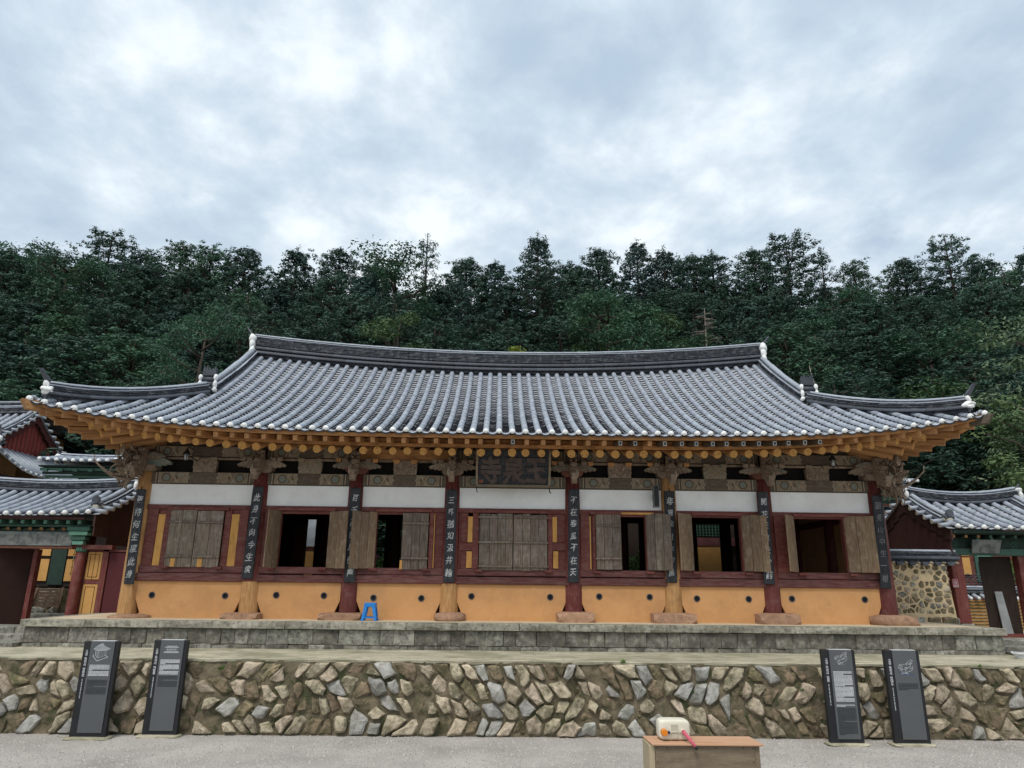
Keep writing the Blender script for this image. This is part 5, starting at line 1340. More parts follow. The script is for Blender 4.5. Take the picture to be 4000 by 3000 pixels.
for t, w in ((-0.03, 0.03), (1.02, 0.012)):
    m = MB(); p = Vector(NB(0.297, t, 0.015)); m.obox(p, (0.705, 0, 0), (0, 0.018, 0), (0, 0, w*0.8)); part('frame_rail', m, M('dull_brown_frame', (0.16, 0.125, 0.085), None, 8, var=0.1), nb_)
for s, x in ((-1, -0.40), (1, 0.995)):
    m = MB(); m.tube([(x, by-.01, 3.96), (x, by-.01, 3.87), (x+0.01, by-.02, 3.83), (x+0.025 if s > 0 else x+0.012, by-.03, 3.815), (x+0.03 if s > 0 else x+.012, by-.04, 3.84)], [0.012, 0.011, 0.010, 0.009, 0.004], 6, 0); part('iron_hook', m, IRON, nb_)
sl = (ty-by)/(tz-bz)
for ch, x, sz in (('寺', -0.13, 0.50), ('泉', 0.31, 0.54), ('玉', 0.73, 0.50)):
    m = MB(); mm = MB(); put_glyph(mm, ch, x, 0, 4.235, sz, 0.021, 0.008, 0, sx=0.80, rot=0.03, wob=0.010, ph=x*5)
    m.add([(a, by+(c-bz)*sl-0.004+b, c) for a, b, c in mm.v], mm.f); part('carved_character', m, NAMEL, nb_)
m = MB(); m.obox(NB(-0.32, 0.12, 0.004), (0.04, 0, 0), (0, 0.003, 0), (0, 0, 0.045)); part('red_seal', m, PRED, nb_)

# loudspeaker beside the sixth column
sp = root('loudspeaker', (3.075, 13.52, 3.58), 'tall slim grey loudspeaker mounted between white panel and pale column', 'loudspeaker')
pbox('cabinet', 3.022, 3.135, 13.46, 13.56, 3.59, 4.02, M('grey_speaker_case', (0.14, 0.145, 0.14), None, 6, rough=0.5, var=0), sp, bevel=0.008)
pbox('grille', 3.038, 3.119, 13.452, 13.458, 3.61, 4.00, IRON, sp)
pbox('bracket', 3.05, 3.10, 13.56, 13.70, 3.75, 3.85, IRON, sp)
# lanterns
for k, (x, z, lab) in enumerate(((-6.03, 4.44, 'small black wall lantern hanging above the far left window bay'), (6.60, 4.50, 'small black wall lantern hanging above the far right window bay'))):
    l = root('wall_lantern', (x, 13.45, z-0.1), lab, 'lantern', 'black lanterns under the eaves')
    m = MB(); m.tube([(x, 13.45, z+0.16), (x, 13.45, z+0.13), (x, 13.45, z+0.06), (x, 13.45, z+0.045)], [0.01, 0.03, 0.07, 0.075], 8, 0); m.tube([(x, 13.7, z+0.18), (x, 13.55, z+0.21), (x, 13.45, z+0.16)], 0.010, 6, 0); part('hood', m, IRON, l)
    m = MB(); m.tube([(x, 13.45, z-0.07), (x, 13.45, z+0.045)], [0.035, 0.045], 8, 0); part('glass', m, M('lantern_glass', (0.45, 0.47, 0.47), None, 6, rough=0.2, var=0), l)
    m = MB()
    for a in range(4): m.tube([(x+0.05*cos(a*pi/2+.6), 13.45+0.05*sin(a*pi/2+.6), z+0.045), (x+0.04*cos(a*pi/2+.6), 13.45+0.04*sin(a*pi/2+.6), z-0.08)], 0.005, 4, 0)
    m.tube([(x, 13.45, z-0.085), (x, 13.45, z-0.07)], [0.02, 0.045], 8, 0); part('cage', m, IRON, l)
    m = MB(); m.tube([(x+0.05, 13.5, z+0.02), (x+0.12, 13.55, z-0.03), (x+0.16, 13.6, z-0.06)], 0.012, 5, 0); part('cable', m, IRON, l)
# ================================================================== things on and before the platform
# blue stool
st = root('plastic_stool', (-2.29, 13.40, 1.462), 'small bright blue plastic stool standing on the platform beside the red column', 'stool')
def stool():
    x, y, z = -2.29, 13.40, 1.466; h = 0.315; tw, bw = 0.105, 0.142
    m = MB(); m.hexa([(x-tw, y-tw*.9, z+h-0.075), (x+tw, y-tw*.9, z+h-0.075), (x+tw, y+tw*.9, z+h-0.075), (x-tw, y+tw*.9, z+h-0.075),
                      (x-tw*.97, y-tw*.87, z+h), (x+tw*.97, y-tw*.87, z+h), (x+tw*.97, y+tw*.87, z+h), (x-tw*.97, y+tw*.87, z+h)])
    part('seat', m, BLUE, st, bevel=0.008)
    for sx in (-1, 1):
        for sy in (-1, 1):
            m = MB(); X0, X1 = x+sx*tw*.98, x+sx*bw; Y0, Y1 = y+sy*tw*.88, y+sy*bw*.9; w0, w1 = 0.062, 0.042
            def c(X, Y, Z, w, d=0.022): return [(X, Y, Z), (X-sx*w, Y, Z), (X-sx*w, Y-sy*d, Z), (X, Y-sy*d, Z)]
            b, t = c(X1, Y1, z, w1), c(X0, Y0, z+h-0.07, w0)
            if sx*sy < 0: b, t = b[::-1], t[::-1]
            m.hexa(b+t); part('leg', m, BLUE, st, bevel=0.003)
    for zz, tt in ((0.05, 0.026),):
        f = 1-(zz/(h-0.055)); hw = tw+(bw-tw)*f-0.03
        for sy in (-1, 1):
            m = MB(); yy = y+sy*(tw+(bw-tw)*f)*0.88; m.box(x-hw, x+hw, min(yy, yy-sy*0.016), max(yy, yy-sy*0.016), z+zz, z+zz+tt); part('rung', m, BLUE, st)
        for sx in (-1, 1):
            m = MB(); xx = x+sx*(tw+(bw-tw)*f)*0.96; m.box(min(xx, xx-sx*0.016), max(xx, xx-sx*0.016), y-hw*.9, y+hw*.9, z+zz, z+zz+tt); part('rung', m, BLUE, st)
stool()

# information steles
def sign(xb, y, w, h, label, title, kind, seed, lean=0.0):
    s = root('information_sign', (xb, y, 0), label, 'sign', 'black information steles before the stone wall'); rnd = random.Random(seed)
    vs, fs = boulder(seed, w/2+0.06, 0.12, 0.022, 0.10, 0.7); m = MB(); m.add([(xb+a, y+0.04+b, 0.012+c) for a, b, c in vs], fs); part('plinth', m, CONC, s)
    x0, x1 = xb-w/2, xb+w/2; gx0, gx1 = x0+w*0.215, x1-w*0.105; zt = h
    m = MB(); m.box(x0, x1, y, y+0.075, 0.03, zt); part('body', m, SIGNB, s, bevel=0.004)
    m = MB(); m.box(gx0, gx1, y-0.012, y-0.002, 0.085, zt+0.002); g = part('glass_panel', m, SIGNG, s)
    m = MB(); m.box(gx0+.002, gx1-.002, y-0.013, y+0.07, zt+0.003, zt+0.009); part('top_edge', m, SIGNT, s)
    m = MB(); n = len(title.replace(' ', '')); z = zt-0.135; yy = y-0.001
    for ch in title:
        if ch == ' ': z -= 0.020; continue
        put_glyph(m, ch, x0+w*0.115, yy, z, 0.044, 0.0008, 0.001, 0); z -= 0.040
    part('title_lettering', m, SIGNT, s, label='vertical white Korean title')
    m = MB(); z -= 0.01; zend = zt-0.135-0.62
    while z > zend:
        l = rnd.uniform(0.02, 0.07); m.box(x0+w*0.105, x0+w*0.130, y-0.002, y-0.001, z-l, z); z -= l+0.008
    part('small_lettering', m, SIGNW, s, kind='stuff')
    gy = y-0.0125; gc = (gx0+gx1)/2; gw = gx1-gx0
    def lines(z, n, col, dz, ww, para=()):
        m = MB()
        for k in range(n):
            x = gc-gw*ww/2; xe = gc+gw*ww/2
            if k in para: xe = x+gw*ww*rnd.uniform(0.15, 0.6)
            while x < xe-0.004:
                l = min(rnd.uniform(0.006, 0.028), xe-x); m.box(x, x+l, gy-0.001, gy, z-dz*0.62, z); x += l+rnd.uniform(.002, .004)
            z -= dz*(1.0 if k not in para else 1.25)
        part('printed_text', m, col, s, kind='stuff'); return z
    m = MB()
    def L(pts, wd=0.003, cx=gc, cz=zt-0.15, sc=1.0): m.strip([(cx+a*sc, cz+b*sc) for a, b in pts], wd, gy, 0, 0.001)
    if kind == 'hall_oblique':
        m.prismY([(gc-0.125, zt-0.098), (gc-0.07, zt-0.055), (gc+0.0, zt-0.028), (gc+0.03, zt-0.055), (gc+0.125, zt-0.095), (gc+0.07, zt-0.118), (gc-0.06, zt-0.128)], gy-0.001, gy, 1)
        L([(-0.125, .05), (-.07, .095), (0, .125), (.03, .09), (.125, .055), (.07, .03), (-.06, .02), (-.125, .05)])
        for k in range(9): L([(-.1+.022*k, .03+.001*k), (-.06+.012*k, .085)], 0.0016)
        L([(-.09, .03), (-.085, -.04), (-.045, -.075), (.065, -.035), (.06, .03)]); L([(-.045, .02), (-.045, -.075)])
        for k in range(4): L([(-.03+.024*k, -.065+.008*k), (-.03+.024*k, .02)], 0.002); L([(-.083+.011*k, -.045-.008*k), (-.083+.011*k, .02)], 0.002)
        L([(-.115, -.03), (-.11, -.055), (-.05, -.115), (.10, -.06), (.06, -.04)], 0.006)
        ls = ((5, (4,), 6, (5,)), 15)
        z = lines(zt-0.315, 9, SIGNT, 0.0165, 0.84, (4,)); z = lines(z-0.006, 0, SIGNT, 0.0165, 0.84); z = lines(zt-0.515, 12, SIGNK, 0.016, 0.84, (5,))
    elif kind == 'hall_front':
        m.prismY([(gc-0.10, zt-0.105), (gc-0.085, zt-0.085), (gc-0.065, zt-0.072), (gc+0.065, zt-0.072), (gc+0.085, zt-0.085), (gc+0.10, zt-0.105)], gy-0.001, gy, 1)
        L([(-.105, .045), (-.07, .075), (.07, .075), (.105, .045), (-.105, .045)]); L([(-.085, .0), (-.085, .045)]); L([(.085, .0), (.085, .045)])
        for k in range(8): L([(-.085+.0243*k, 0), (-.085+.0243*k, .045)], 0.003)
        L([(-.085, .022), (.085, .022)], 0.004); L([(-.11, -.02), (-.09, 0), (.09, 0), (.11, -.02), (-.11, -.02)], 0.004); L([(-.11, -.012), (.11, -.012)], 0.006)
        lines(zt-0.265, 12, SIGNT, 0.0165, 0.84, (3, 8)); lines(zt-0.49, 9, SIGNK, 0.016, 0.84, (3,))
    else:
        cz = zt-0.12 if kind == 'map_text' else zt-0.235; sc = 0.85 if kind == 'map_text' else 1.0
        for k in range(26):
            a = rnd.uniform(-0.10, 0.10); b = rnd.uniform(-0.03, 0.055)+a*0.25; d = rnd.uniform(0.006, 0.014)
            L([(a-d, b), (a, b+d*0.8), (a+d, b), (a, b-d*0.6), (a-d, b)], 0.0025, gc, cz, sc)
        L([(-.115, .0), (-.09, .045), (0, .05), (.03, .075), (.06, .10), (.085, .085), (.07, .02), (.0, -.02), (-.06, -.025), (-.115, 0)], 0.003, gc, cz, sc)
        L([(.10, .03), (.105, -.0), (.08, -.035), (.04, -.05), (-.02, -.065), (-.05, -.08)], 0.003, gc, cz, sc)
        for k in range(8): a = rnd.uniform(-.07, .0); b = -0.07+rnd.uniform(-.025, .02); L([(a-.01, b), (a, b+.01), (a+.012, b)], 0.003, gc, cz, sc)
        L([(.085, .115), (.105, .09), (.112, .1)], 0.006, gc, cz, sc); L([(-.02, -.05), (.01, -.06), (.03, -.10)], 0.004, gc, cz, sc)
        if kind == 'map_text': lines(zt-0.29, 24, SIGNT, 0.0165, 0.82, (2, 11, 20)); lines(zt-0.735, 2, SIGNT, 0.0145, 0.82, (1,)); lines(zt-0.775, 23, SIGNK, 0.0155, 0.82, (11, 22))
        else:
            q = MB(); q.strip([(gc-0.125, cz-0.03), (gc-0.11, cz-0.055), (gc-0.07, cz-0.082), (gc-0.03, cz-0.092), (gc+0.05, cz-0.090), (gc+0.12, cz-0.098)], 0.007, gy, 0, 0.0012)
            part('river_line', q, SIGNBL, s); lines(zt-0.445, 5, SIGNK, 0.019, 0.86, (4,))
    part('engraved_drawing', m, [SIGNT, SIGNW], s)
    return s
sign(-5.69, 10.82, 0.50, 1.29, 'far left black stele, engraved with a pavilion seen obliquely', '고성 옥천사 명부전', 'hall_oblique', 1)
sign(-4.77, 10.99, 0.49, 1.30, 'black stele second from left, engraved with a long hall seen frontally', '고성 옥천사 자방루', 'hall_front', 2)
sign(5.02, 10.74, 0.485, 1.27, 'black stele densely printed with white text under a small map', '고성 옥천사 일원', 'map_text', 3)
sign(5.96, 10.74, 0.51, 1.27, 'far right black stele with map, blue river line and little text', '고성 옥천사 안내도', 'map_river', 4)

# plywood box and canister
bx = root('plywood_box', (1.95, 7.35, 0), 'weathered plywood box with pale overhanging lid on the gravel in the foreground', 'wooden box')
pbox('front_panel', 1.488, 2.405, 7.02, 7.04, 0.0, 0.755, PLY, bx)
pbox('corner_post', 1.430, 1.486, 7.025, 7.08, 0.0, 0.755, M('pale_box_post', (0.40, 0.335, 0.22), (0.32, 0.26, 0.165), 6, (5, 5, .6), var=0.03), bx, bevel=0.004); pbox('corner_post', 2.407, 2.455, 7.025, 7.08, 0.0, 0.755, PLY, bx, bevel=0.004)
pbox('side_panel', 1.432, 1.452, 7.082, 7.32, 0.0, 0.755, M('pale_box_side', (0.40, 0.335, 0.22), (0.32, 0.26, 0.165), 6, (5, 5, .6), var=0.03), bx); pbox('side_panel', 2.433, 2.453, 7.082, 7.32, 0.0, 0.755, PLY, bx); pbox('back_panel', 1.454, 2.431, 7.30, 7.32, 0.0, 0.755, PLY, bx)
m = MB(); m.hexa([(1.455, 6.99, 0.758), (2.485, 6.99, 0.758), (2.475, 7.345, 0.758), (1.44, 7.345, 0.758), (1.45, 6.99, 0.772), (2.485, 6.99, 0.772), (2.475, 7.345, 0.772), (1.44, 7.345, 0.772)]); part('lid', m, PLYT, bx, bevel=0.002)
m = MB(); m.hexa([(1.85, 7.06, 0.7725), (2.13, 7.05, 0.7725), (2.14, 7.07, 0.7725), (1.85, 7.09, 0.7725), (1.85, 7.06, 0.779), (2.13, 7.05, 0.777), (2.14, 7.07, 0.777), (1.85, 7.09, 0.779)]); part('lid_splinter', m, PLYT, bx)
m = MB()
for x in (1.505, 1.60, 1.86, 2.05, 2.30, 2.39): m.obox((x, 7.018, 0.735), (0.004, 0, 0), (0, 0.002, 0), (0, 0, 0.004))
for z in (0.62, 0.5): m.obox((1.505, 7.018, z), (0.004, 0, 0), (0, 0.002, 0), (0, 0, 0.004)); m.obox((2.39, 7.018, z), (0.004, 0, 0), (0, 0.002, 0), (0, 0, 0.004))
part('nail_heads', m, IRON, bx)
jg = root('plastic_canister', (1.72, 7.25, 0.782), 'cloudy white canister lying on the plywood box, orange cap and pink hose', 'canister')
def canister():
    cx, cy, cz = 1.70, 7.20, 0.864; hx, hy, hz = 0.148, 0.085, 0.090; vs = []; fs = []; N, K = 28, 14
    def sg(v, e): return (1 if v >= 0 else -1)*abs(v)**e
    for i in range(K+1):
        ph = -pi/2+pi*i/K
        for j in range(N):
            th = 2*pi*j/N; x = sg(cos(ph), 0.32)*sg(cos(th), 0.36); z = sg(cos(ph), 0.32)*sg(sin(th), 0.36); y = sg(sin(ph), 0.32)
            d = 1-0.05*math.exp(-((abs(x)-0.28)/0.05)**2); vs.append((cx+x*hx, cy+y*hy*d, cz+z*hz*(0.97+0.03*d)))
    for i in range(K):
        for j in range(N): fs.append((i*N+j, i*N+(j+1) % N, (i+1)*N+(j+1) % N, (i+1)*N+j))
    m = MB(); m.add(vs, fs, 0, True); part('bottle', m, JUG, jg)
    m = MB(); m.box(cx-0.035, cx+0.03, cy-hy-0.006, cy-hy+0.01, cz-0.075, cz+0.055); part('moulded_grip', m, M('canister_label', (0.50, 0.46, 0.36), (0.42, 0.38, 0.29), 12, var=0), jg, bevel=0.005)
    m = MB(); m.tube([(cx-0.105, cy-hy+0.005, cz-0.015), (cx-0.105, cy-hy-0.035, cz-0.015), (cx-0.105, cy-hy-0.042, cz-0.015)], [0.031, 0.030, 0.026], 20, 0); part('screw_cap', m, ORANGE, jg)
    m = MB(); m.tube([(cx-0.06, cy-hy+0.005, cz-0.017), (cx-0.06, cy-hy-0.022, cz-0.017)], [0.013, 0.012], 12, 0); part('vent_cap', m, M('dark_blue_plastic', (0.012, 0.02, 0.10), None, 5, rough=0.4, var=0), jg)
    m = MB(); m.tube([(cx-0.05, cy-hy-0.012, cz-0.014), (cx+0.05, cy-hy-0.012, cz-0.012)], 0.004, 6, 0); part('strap', m, JUG, jg)
    m = MB(); m.tube([(cx+0.072, cy-hy+0.005, cz-0.008), (cx+0.072, cy-hy-0.025, cz-0.008)], [0.026, 0.023], 16, 0); part('spout_collar', m, JUG, jg)
    m = MB(); p = [(cx+0.072, cy-hy-0.02, cz-0.008), (cx+0.080, cy-hy-0.05, cz-0.018), (cx+0.105, cy-hy-0.09, cz-0.05), (cx+0.13, cy-hy-0.13, cz-0.085), (cx+0.148, cy-hy-0.155, cz-0.112)]
    m.tube(p, [0.019, 0.018, 0.015, 0.014, 0.014], 12, 0); part('hose', m, PINK, jg)
    m = MB(); e_ = Vector(p[-1]); d = (Vector(p[-1])-Vector(p[-2])).normalized(); m.tube([e_-d*.004, e_+d*0.016], 0.0155, 12, 0); part('hose_tip', m, SIGNB, jg)
canister()
# small dark leaf scrap on the gravel, rope coil at the right end
m = MB(); m.add([(1.02, 8.55, 0.012), (1.07, 8.50, 0.015), (1.12, 8.60, 0.03), (1.17, 8.66, 0.02), (1.10, 8.66, 0.03), (1.05, 8.62, 0.014)], [(0, 1, 2, 5), (2, 3, 4, 5)]); solo('leaf_scrap', m, DARK, 'small dark dead leaf lying on the gravel left of the plywood box', 'leaf')
m = MB(); rnd = random.Random(2)
for k in range(7):
    r = 0.20+0.012*k; pts = [(9.15+r*1.25*cos(t)*0.9, 12.5+r*0.35*sin(t), 1.025+0.012*k+0.01*sin(3*t+k)) for t in np.linspace(0, 2*pi, 25)]; m.tube(pts, 0.010, 5, 0, caps=False)
m.tube([(9.1, 12.35, 1.03), (9.4, 12.3, 1.035), (9.8, 12.4, 1.03), (10.3, 12.35, 1.03)], 0.010, 5, 0); solo('rope_coil', m, ROPE, 'coil of white rope on the pale ledge beside the platform right end', 'rope')

# ================================================================== small roofed gates and halls at both sides (local frames: x along the ridge, y to the back)
SEG = cover_mesh('cover_tile', 0.060, 0.34); SEGM = SEG.mesh('cover_tile', [TILE, TEDGE]); CAPM2 = cap.mesh('lime_cap', [M('aged_lime', (0.55, 0.51, 0.42), (0.42, 0.38, 0.30), 14, rough=0.9, bump=0.4, var=0.15)])
def tiled_slope(rf, x0, x1, zfun, ya, yb, sp, capm, indiv, hipf=None, sgn=1, r=1.0, stuffname='cover_tiles'):
    """rows of cover tiles from the eave ya up to yb (y decreasing outward if sgn=1)"""
    n = max(2, int(round((x1-x0)/sp))); xs = [x0+(x1-x0)*i/n for i in range(n+1)]; st_ = MB(); tr = MB(); rnd = random.Random(4)
    for x in xs:
        a, b = (ya, yb); 
        if hipf: b = hipf(x)
        if abs(b-a) < 0.12: continue
        pts = [Vector((x, a+(b-a)*i/8, zfun(x, a+(b-a)*i/8)+0.012)) for i in range(9)]
        for k, (p, q) in enumerate(row_frames(pts, 0.33)):
            R = frame_x(p, q, Vector((1, 0, 0)))
            if R.determinant() < 0: R = basis(-R.col[0], R.col[1], R.col[2])
            if indiv: minst('cover_tile', SEGM, rf, p, R, (r, ((q-p).length+.012)/0.34, r))
            else: xf(SEG, st_, R, p, (r, ((q-p).length+.012)/0.34, r))
        minst('lime_cap', capm, rf, pts[0], frame_x(pts[0], pts[1]) if frame_x(pts[0], pts[1]).determinant() > 0 else None, (1.05*r, 1, 1.05*r))
    if st_.v: part(stuffname, st_, [TILE, TEDGE], rf, kind='stuff')
    for i in range(len(xs)-1):
        xa, xb = xs[i], xs[i+1]; xm = (xa+xb)/2; b = hipf(xm) if hipf else yb; L = abs(b-ya)
        if L < 0.1: continue
        nk = max(1, int(L*1.15/0.15))
        for k in range(nk):
            y0_, y1_ = ya-0.02*sgn+(b-ya)*k/nk, ya+(b-ya)*min(1, (k+1.2)/nk); V = []
            for q in range(5):
                t = q/4; xx = xa+(xb-xa)*t; dip = -0.055*sin(pi*t); V += [(xx, y0_, zfun(xm, y0_)+dip+0.03), (xx, y1_, zfun(xm, y1_)+dip+0.004), (xx, y0_, zfun(xm, y0_)+dip+0.013)]
            tr.add(V, [(3*q, 3*q+3, 3*q+4, 3*q+1) for q in range(4)]); nb = len(tr.v)-len(V)
            for q in range(4): tr.f.append(tuple(nb+w for w in (3*q+2, 3*q+5, 3*q+3, 3*q))); tr.m.append(1); tr.sm.append(False)  # dark lips again paint the shade between courses
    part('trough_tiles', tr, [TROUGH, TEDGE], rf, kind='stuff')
def gable_roof(rt, x0, x1, yf, yb, ze, zr, sag=0.14, sp=0.25, cap_=None, verge=True, nflat=4, under=GREEND, indiv=True, gableboard=M('dull_barge_board', (0.05, 0.022, 0.018), (0.035, 0.018, 0.014), 4, var=0.05), lf=0.06, rolls=1):
    ym = (yf+yb)/2; xm = (x0+x1)/2; hl = (x1-x0)/2; capm = cap_ or CAPM
    def lift(x): return lf*(abs(x-xm)/hl)**2
    def zr_(x): return zr+sag*(abs(x-xm)/hl)**2
    def zf(x, y):
        yy = y if y <= ym else 2*ym-y; t = (yy-yf)/(ym-yf); z0 = ze+lift(x); return z0+(zr_(x)-z0)*(0.72*t+0.28*t*t)
    m = MB(); n = 16
    for k in range(2):
        b = len(m.v)
        for i in range(n+1):
            x = x0+(x1-x0)*i/n
            for j in range(7):
                y = yf+0.03+(ym-yf-0.03)*j/6
                m.v.append((x, 2*ym-y if k else y, zf(x, y)-0.05))
        for i in range(n):
            for j in range(6):
                a = b+i*7+j; m.f.append((a, a+7, a+8, a+1)); m.m.append(0); m.sm.append(True)
    rf = part('roof', m, TROUGH, rt)
    tiled_slope(rf, x0+0.20, x1-0.20, zf, yf, ym-0.1, sp, capm, indiv)
    st_ = MB(); i = x0+0.2
    while i < x1-0.15:
        st_.tube([(i, yb, zf(i, yb)+.01), (i, (ym+yb)/2, zf(i, (ym+yb)/2)+.01), (i, ym+.05, zf(i, ym)+.01)], 0.058, 5, 0, a0=0, a1=pi, up=(0, 0, 1)); i += sp
    part('rear_cover_tiles', st_, TILE, rf, kind='stuff')
    pts = [Vector((x, ym, zr_(x)-0.02)) for x in np.linspace(x0+0.10, x1-0.10, 15)]
    ridge('main_ridge', rf, pts, 0.0, nflat, (0.045, 0.10), rolls, 0.055, 0.085, 0.30, 3, indiv=indiv)
    for s, x in ((-1, x0+0.06), (1, x1-0.06)):
        h = rolls*0.10+nflat*0.036
        ridge_end(rf, (x+s*0.02, ym, zr_(x)+h-0.04), (s, 0, 0), 0.6)
        m = MB(); lump(m, 3+s, (x-s*0.02, ym-0.09, zr_(x)+h-0.07), (0.075, 0.10, 0.075), 2, 0.25); part('lime_plug', m, LIME, rf)
        m = MB(); lump(m, 5+s, (x-s*0.03, ym-0.17, zr_(x)+h-0.22), (0.05, 0.06, 0.11), 2, 0.25); part('lime_plug', m, LIME, rf)
        if verge:
            xx = x-s*0.16
            for f in (1, -1):
                g = lambda y: y if f > 0 else 2*ym-y
                pts = [Vector((xx, g(y), zf(xx, y)-0.01)) for y in np.linspace(ym-0.15, yf+0.40, 8)]
                ridge('descending_ridge', rf, pts, 0.0, 2, (0.04, 0.06), 1 if rolls > 0 else 0, 0.055, 0.08, 0.30, 6, indiv=indiv)
                if f > 0:
                    m = MB(); lump(m, 8, (xx, yf+0.30, zf(xx, yf+.3)+0.07), (0.11, 0.08, 0.06), 2, 0.2); part('lime_plug', m, CAPM2.materials[0], rf)
                    m = MB(); m.tube([(xx-.10, yf+.27, zf(xx, yf+.3)+0.10), (xx+.10, yf+.27, zf(xx, yf+.3)+0.10)], 0.035, 8, 0); part('foot_roll', m, TILE_D, rf)
                    m = MB(); m.disc((xx, yf+0.26, zf(xx, yf+.3)+0.20), 0.085, 12, 0, 0.04); part('end_tile', m, TILE_D, rf)
                # verge tiles poking out sideways
                y = yf+0.16
                while y < ym-0.05:
                    gy = g(y); z = zf(x, y)-0.01; q = MB(); q.tube([(x-s*0.12, gy, z+0.015), (x+s*0.16, gy, z-0.02)], 0.048, 8, 0, capmi=1); part('verge_tile', q, [TILE, CAPM2.materials[0]], rf); y += 0.25
            # barge boards
            m = MB()
            for f in (1, -1):
                g = lambda y: y if f > 0 else 2*ym-y
                ys = np.linspace(yf+0.05, ym, 7)
                for a, b in zip(ys[:-1], ys[1:]):
                    xa = x-s*0.02; P = [(xa-0.02, g(a), zf(x, a)-0.30), (xa+0.02, g(a), zf(x, a)-0.30), (xa+0.02, g(b), zf(x, b)-0.36), (xa-0.02, g(b), zf(x, b)-0.36)]
                    m.hexa(P+[(p[0], p[1], zf(x, aa)-0.055) for p, aa in zip(P, (a, a, b, b))])
            part('barge_board', m, gableboard, rf)
    return rf, zf, ym
def green_eave(rt, x0, x1, yf, ze, n, lift=0.0, end=True):
    """painted eave: fascia, flying rafter ends with white rings, round rafter ends"""
    pbox('eave_fascia', x0, x1, yf+0.05, yf+0.09, ze-0.085, ze-0.045, M('plum_fascia', (0.10, 0.03, 0.03), None, 6, var=0), rt)
    pbox('eave_board', x0, x1, yf+0.10, yf+0.6, ze-0.10, ze-0.088, GREEND, rt); pbox('lower_batten', x0, x1, yf+0.33, yf+0.39, ze-0.225, ze-0.185, GREENP, rt)
    for i in range(n):
        x = x0+(x1-x0)*(i+0.5)/n
        m = MB(); m.box(x-0.038, x+0.038, yf+0.11, yf+0.42, ze-0.178, ze-0.105, 0); m.ring((x, yf+0.11, ze-0.14), 0.012, 0.02, n=10, mi=1, th=0.004, sx=0.7); m.box(x-0.030, x+0.030, yf+0.107, yf+0.109, ze-0.172, ze-0.165, 1)
        m.box(x-0.030, x+0.030, yf+0.107, yf+0.109, ze-0.118, ze-0.111, 1)
        part('flying_rafter', m, [GREENP, GREENL], rt)
        m = MB(); m.tube([(x, yf+0.40, ze-0.27), (x, yf+1.15, ze-0.05)], 0.040, 10, 0, capmi=1); part('rafter', m, [GREEND, WOODN], rt)
GR = 1.0
